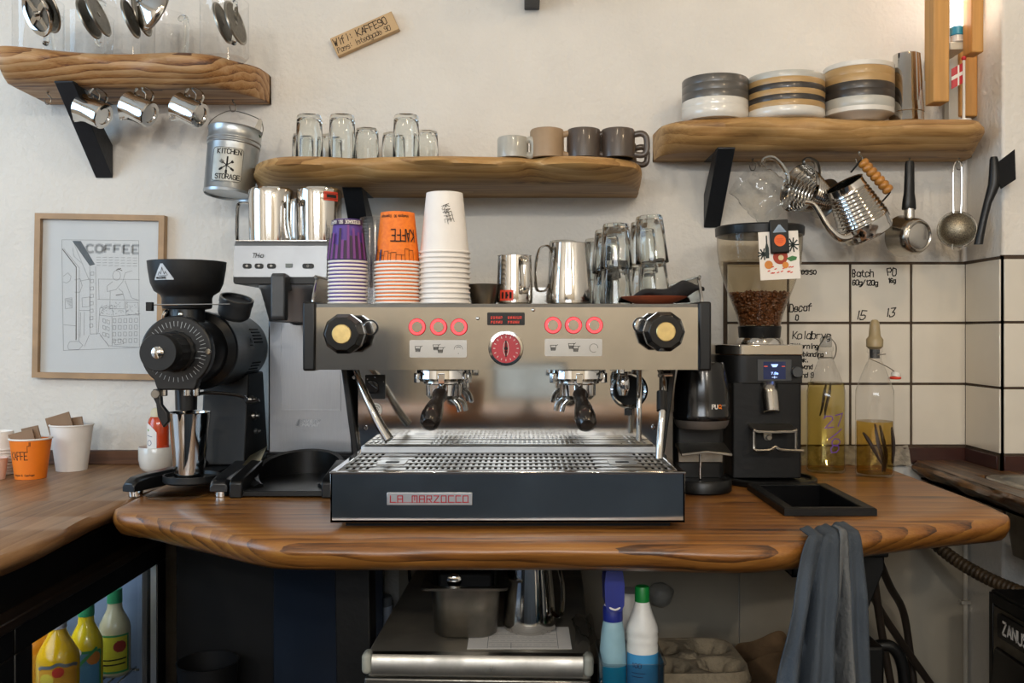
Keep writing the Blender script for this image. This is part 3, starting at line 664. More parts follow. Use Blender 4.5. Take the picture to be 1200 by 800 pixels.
def perforated(name, m, parent, x0, x1, y0, y1, z, zones, rows, solid):
    """plate with real rectangular holes; zones = list of (xa, xb, count)"""
    ys = [y0]; yh = []
    k = (y1 - y0) / (rows + 0.6)
    for r_ in range(rows):
        a = y0 + k * (r_ + 0.55); ys += [a, a + k * 0.62]; yh.append((a, a + k * 0.62))
    ys.append(y1)
    xs = [x0]; xh = []
    for xa, xb, n in zones:
        st = (xb - xa) / n
        for i in range(n):
            a = xa + st * i; xs += [a, a + st * 0.52]; xh.append((round(a, 6)))
    xs.append(x1)
    b = B(); g = [[b.v((x, y, z)) for x in xs] for y in ys]
    for j in range(len(ys) - 1):
        for i in range(len(xs) - 1):
            if j % 2 == 1 and round(xs[i], 6) in xh: continue
            b.face([g[j][i], g[j][i + 1], g[j + 1][i + 1], g[j + 1][i]])
    return b.out(name, m, parent, solid=solid)
perforated('grate', SSD, dt, TX0 + 0.010, TX1 - 0.010, TYF + 0.010, -0.506, 0.0925, [(TX0 + 0.016, TX0 + 0.062, 4), (TX0 + 0.118, TX1 - 0.135, 33), (TX1 - 0.060, TX1 - 0.016, 4)], 5, 0.0016)
for px in (460, 729):
    b = B(); x = ex(px, 1.64); b.prism(rrect(-0.024, 0.024, -0.03, 0.03, 0.003), 0.0936, 0.0946, T(x, 1.64 - DW, 0)); pl = b.out('drain_plate', SSD, dt)
    b = B(); b.prism(rrect(-0.012, 0.012, -0.009, 0.009, 0.006), 0.0945, 0.0950, T(x, 1.64 - DW, 0)); b.out('drain_hole', BLKM, pl)
b = B(); x0, x1 = ex(423, 1.775), ex(769, 1.775)
b.box(x0, x1, -0.515, -0.425, 0.0925, 0.1055); rs = b.out('upper_tray', ALU, em, bevel=0.0015)
perforated('grate', SSD, rs, x0 + 0.004, x1 - 0.004, -0.512, -0.428, 0.1075, [(x0 + 0.012, x0 + 0.05, 4), (x0 + 0.13, x1 - 0.13, 32), (x1 - 0.05, x1 - 0.012, 4)], 2, 0.001)
# badge with red letters
DT = DW + TYF; bx0, bx1, bz0, bz1 = ex(453.5, DT), ex(553.5, DT), ez(591.5, DT), ez(577, DT)
b = B(); b.box(bx0, bx1, TYF - 0.0025, TYF, bz0, bz1); bd = b.out('badge', ALU, em, bevel=0.0008)
b = B(); h = 0.0105; t = 'LA MARZOCCO'; st = []
wd = twidth(t, h, 6.0, 1.42); sx = 1.42 * (bx1 - bx0 - 0.009) / wd
LOGO = dict(GL); 
GL.update({'A': '0208484 2 0545'.replace(' 4 2', ' ').replace('4 2', '42'), 'R': '0208484505 2542', 'O': '0208484202', 'C': '48080242', 'M': '0208284842 2824', 'Z': '0848453502'.replace('453502', '0242')})
st = text(t, h, bx0 + 0.006, (bz0 + bz1) / 2 - h / 2, 0, 6.0, 0, 0, sx)
GL.update(LOGO)
b.ribbon(st, 0.0016, front(TYF - 0.0030)); b.ribbon([[(bx0 + 0.005, (bz0 + bz1) / 2 - h / 2), (bx1 - 0.005, (bz0 + bz1) / 2 - h / 2)]], 0.0008, front(TYF - 0.0029)); b.out('red_lettering', REDD, bd)
# ================================================================== what the polished steel reflects: the guest side of the bar
BARW = wood('bar_wood', [(0.3, '4a2d17'), (0.6, '8a5c31'), (0.9, 'a97a48')], rough=0.4)
r = root('serving_bar', 'low wooden serving bar on the guest side behind the viewpoint', 'bar', (0, -3.35, 0))
b = B(); b.box(-1.5, 1.4, -0.28, 0.28, 0.78, 0.83); b.out('bar_top', BARW, r, bevel=0.006)
b = B(); b.box(-1.45, 1.35, -0.22, 0.22, 0, 0.78); b.out('bar_front', mat('bar_front_paint', '7a8da3', 0.5, var=0.12, nscale=3), r)
r = root('till_screen', 'till tablet with a lit screen on the serving bar', 'tablet', (0.03, -3.15, 0.831))
b = B(); b.box(-0.17, 0.17, -0.012, 0.0, 0.06, 0.26, RX(-12)); b.out('casing', BLK, r, bevel=0.006)
b = B(); b.box(-0.155, 0.155, 0.0, 0.001, 0.072, 0.248, RX(-12)); b.out('screen', mat('lit_screen', 'dfe6e6', 0.3, emit='cfd8d8', estr=0.7), r)
b = B(); b.box(-0.05, 0.05, -0.05, 0.03, 0, 0.012); b.box(-0.015, 0.015, -0.03, -0.015, 0.01, 0.12); b.out('stand', BLK, r)
for i, (x, m, lab) in enumerate(((-0.24, KRAFT, 'brown jar on the serving bar beside the till'), (-0.34, ORG, 'orange cup on the serving bar left of the brown jar'))):
    b = B(); b.lathe([(0, 0), (0.045, 0), (0.055, 0.15), (0.058, 0.152), (0.058, 0.156), (0.050, 0.154), (0.042, 0.004), (0, 0.003)], 24); o = b.out('jar' if i == 0 else 'paper_cup', m); o.location = (x, -3.2, 0.831); tag(o, lab, 'jar' if i == 0 else 'cup')
r = root('back_cabinet', 'tall grey cabinet against the rear wall', 'cabinet', (-1.3, -4.9, 0))
b = B(); b.box(-0.5, 0.5, -0.25, 0.25, 0, 1.25); b.out('body', mat('cabinet_grey', '5b5d60', 0.5), r, bevel=0.005)
for sx in (-0.49, 0.01):
    b = B(); b.box(sx, sx + 0.48, 0.25, 0.27, 0.05, 1.2); dd = b.out('door', bpy.data.materials['cabinet_grey'], r, bevel=0.003)
    b = B(); b.box(sx + 0.22, sx + 0.25, 0.27, 0.29, 0.6, 0.75); b.out('handle', SS, dd)
# ================================================================== on top of the espresso machine
ZT2 = ZC + PZ1 + 0.001
def cupmap(cx, cy, z0, z1, r0, r1, off=0.0006, a0=0.0):
    """maps (arc x, height y from z0) onto a cone facing the viewer"""
    def f(x, y):
        t = (y) / (z1 - z0); r = r0 + (r1 - r0) * t + off
        a = -PI / 2 + a0 + x / max(r0, r1)
        return Vector((cx + r * math.cos(a), cy + r * math.sin(a), z0 + y))
    return f
def subdiv(strokes, n=4):
    out = []
    for st in strokes:
        pl = [st[0]]
        for a, b in zip(st, st[1:]):
            for k in range(1, n + 1): pl.append((a[0] + (b[0] - a[0]) * k / n, a[1] + (b[1] - a[1]) * k / n))
        out.append(pl)
    return out
def paper_cup(name, rt, rb, h, m, label, loc, group, rim=WHT, rimr=0.0022, inverted=True):
    """paper cup, modelled upside down (rim at z=0) when inverted; root is an Empty on its rim plane"""
    r = root(name, label, 'cup', loc, group=group)
    b = B()
    pr = [(rt - 0.0006, 0.0015), (rb, h - 0.0006), (rb - 0.0025, h), (rb - 0.0032, h - 0.006), (0, h - 0.006)]
    b.lathe(pr, 36); body = b.out('body', m, r, solid=0.0)
    b = B(); b.tube([(rt * math.cos(2 * PI * k / 36), rt * math.sin(2 * PI * k / 36), rimr) for k in range(36)], rimr, 8, 1, closed=True); b.out('rim', rim, r)
    return r, body
def cup_stack(name, n, pitch, rt, rb, h, x, y, kind, m, rim, group, topdeco):
    z = ZT2
    first, body = paper_cup(name, rt, rb, h, m, '%s %s cup in its upside-down stack on the espresso machine' % (nth(n - 1, n), kind), (x, y, z), group, rim)
    for i in range(1, n - 1):
        c = dup(first, (x, y, z + pitch * i), 37 * i, '%s %s cup in its upside-down stack on the espresso machine' % (nth(n - 1 - i, n), kind))
    top, body = paper_cup(name, rt, rb, h, m, 'topmost %s cup in the upside-down stack on the espresso machine' % kind, (x, y, z + pitch * (n - 1)), group, rim)
    topdeco(top)
    return top
def SC(d): return FPX / d
def pxX(px, d): return (px - VX) / FPX * d
def deco_purple(t):
    b = B(); rnd = random.Random(3); fn = cupmap(0, 0, 0, 0.082, 0.0385, 0.028); st = []; st2 = []
    for k in range(18):
        x = -0.05 + k * 0.0058; hh = rnd.uniform(0.025, 0.062)
        (st if k % 2 else st2).append([(x, 0.006), (x, 0.006 + hh)])
    b.ribbon(subdiv(st, 3), 0.0055, fn); b.out('dark_towers', PURD, t)
    b = B(); b.ribbon(subdiv(st2, 3), 0.005, fn); b.out('violet_towers', PURL, t)
    b = B(); b.ribbon(subdiv([[(-0.05, 0.0735), (0.05, 0.0735)]], 30), 0.009, cupmap(0, 0, 0, 0.082, 0.0385, 0.028, 0.0008)); b.out('dark_band', PURD, t)
    b = B(); b.ribbon(subdiv(text('ISTEDGADE 90. KAFFE', 0.0055, 0.040, 0.0760, 0, 5.2, 0, 0, 0.95, True), 2), 0.0010, cupmap(0, 0, 0, 0.082, 0.0385, 0.028, 0.0012)); b.out('white_lettering', WHT, t)
def deco_orange(t):
    b = B(); fn = cupmap(0, 0, 0, 0.094, 0.0425, 0.031)
    b.ribbon(subdiv(text('KAFFE', 0.021, 0.044, 0.060, 0, 5.0, 0.1, 0, 0.62, True), 3), 0.0022, fn)
    b.out('cup_lettering', INK, t); b = B(); b.ribbon(subdiv(text('Istedgade 90, Copenhagen', 0.0042, 0.034, 0.0865, 0, 5.0, 0, 0, 0.9, True), 1), 0.0007, fn); b.out('address_print', INK, t); b = B()
    rnd = random.Random(9); sk = []; x = -0.052
    while x < 0.03:
        w_ = rnd.uniform(0.005, 0.012); hh = rnd.uniform(0.012, 0.026); sk += [[(x, 0.004), (x, hh), (x + w_, hh), (x + w_, 0.004)]]; x += w_
    b.ribbon(subdiv(sk, 2), 0.0008, fn); b.out('skyline_print', INK, t)
    b = B(); b.ribbon(subdiv([[(-0.030, 0.004), (-0.030, 0.022)], [(-0.046, 0.004), (-0.046, 0.03)]], 3), 0.004, fn); b.out('blue_print', INKB, t)
def deco_white(t):
    b = B(); fn = cupmap(0, 0, 0, 0.1275, 0.0465, 0.0335)
    st = [[(-q[1] * 0 + q[0], q[1]) for q in pl] for pl in text('KAFFE', 0.013, 0.001, 0.084, 0, 4.6, 0.25, -72, 0.7, seed=4)]
    b.ribbon(subdiv(st, 3), 0.0009, fn)
    b.out('black_print', INK, t)
    b = B(); b.ribbon(subdiv([[(q[0] - 0.005, q[1] - 0.001) for q in pl] for pl in text('KAFFE', 0.012, 0.001, 0.084, 0, 4.6, 0.4, -72, 0.7, seed=6)], 3), 0.0006, fn)
    b.out('outline_print', INK, t)
dP = 1.725
cup_stack('paper_cup', 12, 0.0068, 0.0345, 0.0255, 0.080, pxX(407.5, dP), dP - DW, 'purple paper', PUR, WHT, 'purple paper cups on the espresso machine', deco_purple)
ORGD = mat('orange_paper_printed', 'f07d14', 0.6, var=0.0, nscale=160, col2='e46e10')
cup_stack('paper_cup', 12, 0.0067, 0.0410, 0.0310, 0.094, pxX(466, dP), dP - DW, 'orange paper', ORGD, WHT, 'orange paper cups on the espresso machine', deco_orange)
cup_stack('paper_cup', 11, 0.0092, 0.0455, 0.0335, 0.112, pxX(521, dP), dP - DW, 'white paper', WHT, WHT, 'white paper cups on the espresso machine', deco_white)
# clear plastic cups, nested upside down behind
dC = 1.90; n = 16; r = root('plastic_cup', 'lowest clear plastic cup between purple and orange cups', 'cup', (pxX(438, dC), dC - DW, ZT2), group='clear plastic cups on the espresso machine')
b = B(); b.lathe([(0.040, 0), (0.0415, 0.0015), (0.040, 0.004), (0.0385, 0.0045), (0.0275, 0.085), (0.026, 0.087), (0, 0.087)], 28); b.out('body', PLCC, r)
for i in range(1, n): dup(r, (pxX(438, dC), dC - DW, ZT2 + 0.0062 * i), 0, '%s clear plastic cup between purple and orange cups' % nth(n - 1 - i, n))
# small dark metal cup and pale cup behind
def simple_cup(name, label, cat, prof, m, loc, group=None, seg=28):
    b = B(); b.lathe(prof, seg); o = b.out(name, m); o.location = loc; return tag(o, label, cat, group)
d = 1.76; simple_cup('metal_cup', 'small dark metal cup right of the white cup stack', 'cup', [(0, 0.001), (0.022, 0.0), (0.0235, 0.002), (0.0295, 0.037), (0.031, 0.038), (0.0295, 0.0385), (0.0278, 0.0375), (0.022, 0.004), (0, 0.003)], mat('dark_pewter', '6b645a', 0.32, 1.0, var=0.1), (pxX(567, d), d - DW, ZT2))
# ------------------------------------------------------------------ steel pitchers
def pitcher(name, label, loc, rz, rb, rt, h, m=SSP, strap=0.012, hw=0.030, group=None, rim=True, label2=None, inverted=False, spout=0.012):
    """milk pitcher, spout to local +X, strap handle to local -X; open at z=h"""
    r = root(name, label, 'pitcher', loc, rz, group)
    def sp(a, z):
        t = max(0, z / h - 0.62) / 0.38
        c = max(0, math.cos(a)) ** 24
        return 1 + spout / rt * 1.2 * c * t
    b = B(); k = [(0, 0.0), (rb - 0.006, 0.0), (rb - 0.001, 0.004), (rb, 0.010)]
    for i in range(1, 9):
        t = i / 8; k.append((rb + (rt - rb) * (t ** 1.3), 0.010 + (h - 0.010) * t))
    k += [(rt + 0.0012, h + 0.0005), (rt - 0.0012, h)]
    for i in range(7, -1, -1):
        t = i / 8; k.append((rb + (rt - rb) * (t ** 1.3) - 0.002, 0.010 + (h - 0.012) * t))
    k.append((0, 0.004))
    b.lathe(k, 44, None, mod=sp); b.out('body', m, r)
    zt_, zb = h * 0.93, h * 0.22
    rt2 = rb + (rt - rb) * 0.92; rb2 = rb + (rt - rb) * 0.12
    b = B(); pts = [(-rt2 + 0.001, 0, zt_ - 0.012), (-rt2 - 0.004, 0, zt_), (-rt2 - hw * 0.55, 0, zt_ + 0.003), (-rt2 - hw, 0, zt_ - 0.006), (-rb2 - hw * 1.0, 0, (zt_ + zb) * 0.52), (-rb2 - hw * 0.92, 0, zb + 0.006), (-rb2 - hw * 0.55, 0, zb), (-rb2 - 0.003, 0, zb + 0.004), (-rb2 + 0.001, 0, zb + 0.014)]
    b.tube(pts, strap / 2, 8, 5, flat=0.22, up=(0, 0, 1)); b.out('handle', m, r)
    return r
d = 1.77; pt = pitcher('milk_pitcher', 'small steel milk pitcher with a red label on the espresso machine', (pxX(603, d), d - DW, ZT2), 115, 0.0345, 0.0315, 0.092, spout=0.006, hw=0.020)
b = B(); b.ribbon(subdiv([[(-0.006, 0.017), (0.022, 0.017)]], 8), 0.020, cupmap(0, 0, 0, 0.09, 0.0345, 0.0318, 0.001, math.radians(-155))); lb = b.out('red_label', RED, pt)
b = B(); b.ribbon(subdiv([[(0.001, 0.013), (0.001, 0.021)], [(0.009, 0.013), (0.009, 0.021)], [(0.009, 0.017), (0.011, 0.017)], [(0.017, 0.013), (0.017, 0.021)]], 3), 0.004, cupmap(0, 0, 0, 0.09, 0.0345, 0.0318, 0.0016, math.radians(-155))); b.out('label_print', INK, lb)
d = 1.80; pitcher('milk_pitcher', 'large steel milk pitcher with strap handle in front of the stacked tumblers', (pxX(667, d), d - DW, ZT2), 20, 0.0445, 0.0350, 0.118, spout=0.010, hw=0.026, strap=0.016)
# ------------------------------------------------------------------ glasses
def tumbler(name, label, loc, rt, rb, h, group, facets=0, m=GLSR, base=0.008, rot=None):
    """drinking glass standing upside down: rim at z=0, thick base on top"""
    r = root(name, label, 'glass', loc, group=group, rot=rot)
    md = (lambda a, z: 1 - 0.045 * (0.5 - 0.5 * math.cos(a * facets)) * (1 if z > 0.012 else 0)) if facets else None
    pr = [(rt - 0.0022, 0.0), (rt - 0.0008, 0.0), (rt, 0.0012), (rt - 0.0003, 0.006), (rt - (rt - rb) * 0.5, h * 0.5), (rb, h - 0.006), (rb - 0.002, h - 0.001), (rb - 0.005, h), (0, h - 0.0012)]
    b = B(); b.lathe([(0, h - base), (rb - 0.010, h - base), (rb - 0.0050, h - base - 0.006), (rt - (rt - rb) * 0.5 - 0.0032, h * 0.5), (rt - 0.0030, 0.0012)] + pr, 44, None, mod=md); b.out('body', m, r)
    return r
gs = 'tall tumblers stacked on the espresso machine'
def stack2(px, d, lab, rot=None, n=2, rt=0.033, rb=0.027, h=0.092, pitch=0.072):
    M = T(pxX(px, d), d - DW, ZT2) @ (rot if rot is not None else Matrix.Identity(4))
    for i in range(n):
        Q = M @ T(0, 0, pitch * i)
        tumbler('drinking_glass', '%s glass of the tumblers %s' % ('upper' if i else 'lower', lab), Q.translation, rt, rb, h, gs, 10, rot=Q.to_euler())
d0 = 1.88
stack2(722, d0, 'right behind the large milk pitcher', pitch=0.0735)
stack2(768, d0 - 0.01, 'above the terracotta saucer, leaning right', RY(-4), pitch=0.085, h=0.096)
stack2(712, d0 + 0.10, 'second row, half hidden behind the front stack')
stack2(754, d0 + 0.10, 'second row, between the two front stacks', pitch=0.088)
stack2(700, d0 + 0.17, 'at the very back beside the pitcher rim', pitch=0.06)
d = 1.96; tumbler('drinking_glass', 'single glass whose base shows just above the large milk pitcher', (pxX(660, d), d - DW, ZT2 + 0.001), 0.034, 0.029, 0.138, gs, 10)
# ------------------------------------------------------------------ saucer with black cloth
d = 1.745; sx_, sy_ = pxX(766, d), d - DW
simple_cup('saucer', 'terracotta saucer at right end of the espresso machine top', 'saucer', [(0, 0.0005), (0.032, 0.0), (0.036, 0.002), (0.060, 0.0125), (0.0615, 0.0145), (0.059, 0.0148), (0.035, 0.006), (0, 0.005)], TERRA, (sx_, sy_, ZT2), seg=40)
CLOTH = mat('black_cloth', '141213', 0.9, var=0.15, nscale=60, bump=0.15, bscale=200)
b = B(); N_ = 26; rows = []
for i in range(N_ + 1):
    u = i / N_; ring = []
    x = -0.043 + 0.132 * u
    zc = 0.014 + 0.020 * u + 0.004 * math.sin(u * 9) - 0.004 * max(0, u - 0.7) * 6
    wv = (0.026 if u < 0.62 else 0.026 - 0.050 * (u - 0.62)) * min(1, (0.12 + u * 9)) ** 0.5
    hh = lerp_table([(0, 0.004), (0.1, 0.008), (0.45, 0.010), (0.68, 0.019), (0.82, 0.011), (0.88, 0.005), (1, 0.004)], u)
    for k in range(16):
        a = 2 * PI * k / 16
        nz = 1 + 0.16 * noise.noise(Vector((u * 6, math.cos(a) * 1.6, math.sin(a) * 1.6)))
        ring.append((x, wv * math.cos(a) * nz, zc + hh * math.sin(a) * nz))
    rows.append(ring)
b.loops(rows)
o = b.out('cloth', CLOTH, sub=1); o.location = (sx_ + 0.005, sy_, ZT2 - 0.0005); o.rotation_euler = (0, 0, math.radians(-4))
tag(o, 'rolled black cloth lying across the terracotta saucer', 'cloth')
b = B(); rows = []
for i in range(13):
    t = i / 12; a = PI * 0.02 + t * PI * 0.96; ring = []
    rr_ = 0.058 + 0.006 * math.sin(9 * t)
    for q, zz in ((0.93, 0.0136), (1.01, 0.0150), (1.10, 0.012), (1.16, 0.003), (1.12, 0.0025), (1.07, 0.009)):
        ring.append((rr_ * q * math.cos(a), rr_ * q * math.sin(a), zz + 0.0014))
    rows.append(ring)
b.loops(rows); o = b.out('napkin', CLOTH, sub=1); o.location = (sx_ + 0.004, sy_, ZT2); tag(o, 'crumpled black napkin draped round the rear rim of the saucer', 'cloth')
# ------------------------------------------------------------------ glasses and mugs on the middle shelf
gm = 'drinking glasses upside down on the middle shelf'
def on_mid(px, d, tall, lab):
    tumbler('drinking_glass', lab, (pxX(px, d), d - DW, ZM + 0.001), 0.0305 if tall else 0.0275, 0.0275 if tall else 0.0255, 0.104 if tall else 0.083, gm, 0, base=0.006 if not tall else 0.009)
on_mid(362.5, 2.08, 1, 'first tall glass from the left end of the middle shelf')
on_mid(401, 2.08, 1, 'second tall glass from the left end of the middle shelf')
on_mid(476, 2.08, 1, 'tall glass standing alone between two short glasses, middle shelf')
on_mid(356, 2.18, 0, 'short glass half hidden behind the first tall glass')
on_mid(388, 2.19, 0, 'short glass hidden between the two left tall glasses')
on_mid(430, 2.12, 0, 'short glass just right of the second tall glass')
on_mid(461, 2.17, 0, 'short glass left of the lone tall glass, partly behind')
on_mid(500, 2.15, 0, 'rightmost short glass of the middle shelf')
def mug(label, loc, r_, h, m, rz, hw=0.026, inverted=True, sq=True, group='mugs on the middle shelf'):
    t = root('mug', label, 'mug', loc, rz, group)
    b = B(); b.lathe([(r_ - 0.004, 0.0), (r_, 0.001), (r_, h - 0.006), (r_ - 0.002, h - 0.0015), (r_ - 0.006, h), (r_ - 0.009, h - 0.0035), (0, h - 0.0035)], 40); b.lathe([(r_ - 0.004, 0.0), (r_ - 0.0055, 0.006), (r_ - 0.006, h - 0.012), (0, h - 0.010)], 32); b.out('body', m, t)
    b = B(); z0, z1 = h * 0.10, h * 0.80
    b.tube([(r_ - 0.002, 0, z1), (r_ + hw * 0.55, 0, z1 + 0.002), (r_ + hw * 0.92, 0, z1 - 0.006), (r_ + hw, 0, (z0 + z1) / 2), (r_ + hw * 0.92, 0, z0 + 0.006), (r_ + hw * 0.55, 0, z0), (r_ - 0.002, 0, z0 + 0.003)], 0.0055, 10, 5, flat=1.25); b.out('handle', m, t)
    return t
d = 2.04; z = ZM + 0.001
mug('small pale grey mug at left of the middle shelf mugs', (pxX(601, d), d - DW, z), 0.034, 0.047, mat('celadon_glaze', 'a9a69c', 0.28, coat=0.4), -20, 0.014)
mug('tan stoneware mug on the middle shelf', (pxX(641, d), d - DW, z), 0.037, 0.064, mat('tan_stoneware', '9a8062', 0.5, var=0.05), -12, 0.022)
DST = mat('dark_stoneware', '4b4038', 0.4, var=0.10, nscale=14, coat=0.2)
mug('dark brown stoneware mug next to the tan mug', (pxX(684, d), d - DW, z), 0.037, 0.064, DST, -12, 0.022)
mug('dark brown stoneware mug in front at right end of the middle shelf', (pxX(724, d), d - DW, z), 0.037, 0.064, DST, -12, 0.026)
d = 2.15; mug('dark brown stoneware mug hidden behind the rightmost mug, handle showing', (pxX(727, d), d - DW, z), 0.037, 0.055, DST, -8, 0.024)
# ------------------------------------------------------------------ bowls and tumblers on the right shelf
def bowl_stack(px, d, r_, layers, pitch, kind, place):
    grp = 'bowls stacked on the right shelf'; n = len(layers); protos = {}
    x, y = pxX(px, d), d - DW
    for i, (m, nm) in enumerate(layers):
        z = ZR + 0.002 + pitch * i
        lab = '%s bowl (%s) of the %s stack, right shelf' % (nth(n - 1 - i, n), nm, place)
        if nm in protos and i > 0:
            dup(protos[nm], (x, y, z), 0, lab)
        else:
            t = root('bowl', lab, 'bowl', (x, y, z), group=grp); h = pitch * 1.9
            b = B()
            if i == 0 and kind == 'round': pr = [(0, 0.0), (r_ * 0.55, 0.0), (r_ * 0.62, 0.002), (r_ * 0.86, pitch * 0.72), (r_ * 0.97, pitch * 0.8), (r_, pitch * 0.9), (r_, pitch * 1.5), (r_ - 0.004, pitch * 1.52), (r_ - 0.006, pitch), (0, 0.006)]
            else: pr = [(0, 0.0), (r_ * 0.80, 0.0), (r_ * 0.93, pitch * 0.12), (r_ * 0.985, pitch * 0.5), (r_, pitch * 0.92), (r_, h - 0.002), (r_ - 0.0015, h), (r_ - 0.0045, h - 0.001), (r_ - 0.006, pitch), (r_ * 0.75, 0.005), (0, 0.004)]
            b.lathe(pr, 48); b.out('body', m, t); protos[nm] = t
    return
gw, gg, gt, gd, gl = (CERW, 'white'), (CERG, 'dark grey'), (CERT, 'tan'), (CERD, 'charcoal'), (CERL, 'pale grey')
bowl_stack(838, 2.165, 0.0755, [gw, gw, gg, gg, gg], 0.0165, 'plate', 'left grey and white')
bowl_stack(920, 2.165, 0.0885, [gw, gt, gd, gt, gd, gt, gl], 0.0128, 'plate', 'middle banded')
bowl_stack(1006, 2.165, 0.0785, [gw, gl, gd, gd, gt, gt, gw], 0.0168, 'round', 'tall right banded')
d = 2.16; x, y = pxX(1062.5, d), d - DW
def shaker(label, loc):
    t = root('steel_tumbler', label, 'tumbler', loc, group='nested steel tumblers on the right shelf'); b = B()
    b.lathe([(0.0375, 0.0), (0.0385, 0.0012), (0.0378, 0.003), (0.0372, 0.022), (0.0365, 0.023), (0.031, 0.118), (0.0305, 0.120), (0.0295, 0.134), (0.027, 0.136), (0, 0.135)], 40); b.out('body', SSP, t); return t
s0 = shaker('lower of two nested steel tumblers at right end of the bowl stacks', (x, y, ZR + 0.002)); dup(s0, (x, y, ZR + 0.024), 0, 'upper of two nested steel tumblers at right end of the bowl stacks')
# ================================================================== left appliances (built in world coordinates, shifted to their root)
def outw(b, r, name, m, parent=None, **k):
    b.bm.transform(Matrix.Translation(-r.location)); return b.out(name, m, parent or r, **k)
def fill(poly_rows):
    return poly_rows
def tri(cx, cy, w, h, n=10):
    """filled triangle as scan strokes (base at the bottom)"""
    return [[(cx - w / 2 * (1 - k / n), cy + h * k / n), (cx + w / 2 * (1 - k / n), cy + h * k / n)] for k in range(n)]
# ------------------------------------------------------------------ big shop grinder
GX = -0.664
eg = root('coffee_grinder', 'large black shop coffee grinder with round dial at left on the worktop', 'coffee grinder', (GX, -0.28, ZC))
GBK = mat('grinder_black', '111214', 0.32, var=0.05, rvar=0.05); GBM = mat('grinder_matte', '131415', 0.5, var=0.08, spec=0.4)
zc = 1.184
out_ = []
for k in range(41):
    a = math.radians(-52 + 284 * k / 40); out_.append((GX + 0.069 * math.cos(a), zc + 0.069 * math.sin(a)))
out_ += [(GX - 0.040, zc - 0.064), (GX - 0.036, zc - 0.074), (GX + 0.036, zc - 0.074), (GX + 0.040, zc - 0.064)]
b = B(); b.prism(out_, 0.468, 0.490, FR); fp = outw(b, eg, 'dial_plate', GBK, bevel=0.003)
b = B(); st = []
for k in range(34):
    a = math.radians(-40 + 260 * k / 33 + 0); r0 = 0.049 if k % 3 else 0.046; st.append([(r0 * math.cos(a), r0 * math.sin(a)), (0.058 * math.cos(a), 0.058 * math.sin(a))])
for k in range(10):
    a = math.radians(228 + 84 * k / 9); st.append([(0.050 * math.cos(a), 0.050 * math.sin(a)), (0.058 * math.cos(a), 0.058 * math.sin(a))])
st += [[(0.036, -0.012), (0.048, -0.012)], [(0.042, 0.000), (0.052, 0.0)]]
b.ribbon(st, 0.0009, front(-0.4906, GX, zc)); outw(b, eg, 'dial_marks', mat('pale_dial_print', 'b4b8bb', 0.6), fp)
for a in (0, 180):
    b = B(); b.disc(0.0055, 0, 0.005, 14, T(GX + 0.0625 * math.cos(math.radians(a)), -0.490, zc) @ FR, 0.001); outw(b, eg, 'screw', SSP, fp)
b = B(); M = T(GX, -0.490, zc) @ FR
b.lathe([(0, 0), (0.040, 0), (0.040, 0.012), (0.036, 0.016), (0.0355, 0.062), (0, 0.062)], 48, M, mod=lambda a, z: 1 - 0.05 * (0.5 - 0.5 * math.cos(a * 16)) if z < 0.063 else 1)
b.lathe([(0, 0.060), (0.0345, 0.060), (0.0345, 0.088), (0.033, 0.090), (0, 0.090)], 40, M); kn = outw(b, eg, 'dial_knob', GBM)
b = B(); b.lathe([(0, 0.088), (0.0115, 0.088), (0.0112, 0.092), (0.006, 0.095), (0, 0.0955)], 22, M); b.box(-0.001, 0.001, -0.0105, 0.0105, 0.0945, 0.0962, M @ RZ(20)); outw(b, eg, 'screw', SSP, kn)
b = B(); M = T(GX, -0.468, zc) @ RX(-90)
b.lathe([(0, 0), (0.064, 0), (0.066, 0.004), (0.066, 0.085), (0.072, 0.090), (0.080, 0.096), (0.0815, 0.102), (0.0815, 0.112), (0.0785, 0.116), (0.079, 0.33), (0.076, 0.35), (0.060, 0.366), (0, 0.370)], 56, M); mo = outw(b, eg, 'motor_housing', GBK)
for k in range(18):
    a = math.radians(-62 + 5.6 * k)
    if -20 < math.degrees(a) < 6: continue
    b = B(); b.box(0.0765, 0.0795, -0.0014, 0.0014, 0.235, 0.30, M @ RZ(-math.degrees(a)) ); outw(b, eg, 'vent_slot', BLKM, mo)
b = B()
sidem = lambda x, y: M @ Vector((0.0797 * math.cos(math.radians(8) + y / 0.0797), -0.0797 * math.sin(math.radians(8) + y / 0.0797), 0.205 + x))
b.ribbon(tri(0, -0.004, 0.034, 0.024, 9), 0.0030, sidem); outw(b, eg, 'side_emblem', mat('grey_emblem', '6f7478', 0.4), mo)
b = B(); ib = [[(-0.008, 0.003), (0.0, 0.013), (0.008, 0.003)], [(0, 0.003), (0, 0.011)], [(-0.011, -0.002), (0.011, -0.002)]]
b.ribbon(ib, 0.0016, lambda x, y: M @ Vector((0.0802 * math.cos(math.radians(8) + y / 0.0797), -0.0802 * math.sin(math.radians(8) + y / 0.0797), 0.205 + x))); outw(b, eg, 'emblem_print', INK, mo)
HY = -0.43
b = B(); b.lathe([(0, 1.235), (0.034, 1.235), (0.034, 1.268), (0, 1.268)], 32, T(GX, HY, 0)); nk = outw(b, eg, 'hopper_neck', GBK)
b = B(); b.ball((GX + 0.0, HY - 0.035, 1.256), 0.0055, 12, 6, (1, 0.5, 1)); outw(b, eg, 'screw', SSP, nk)
b = B(); b.disc(0.011, 0, 0.008, 18, T(GX - 0.034, HY - 0.012, 1.254) @ RY(-70), 0.002); outw(b, eg, 'screw', SSP, nk)
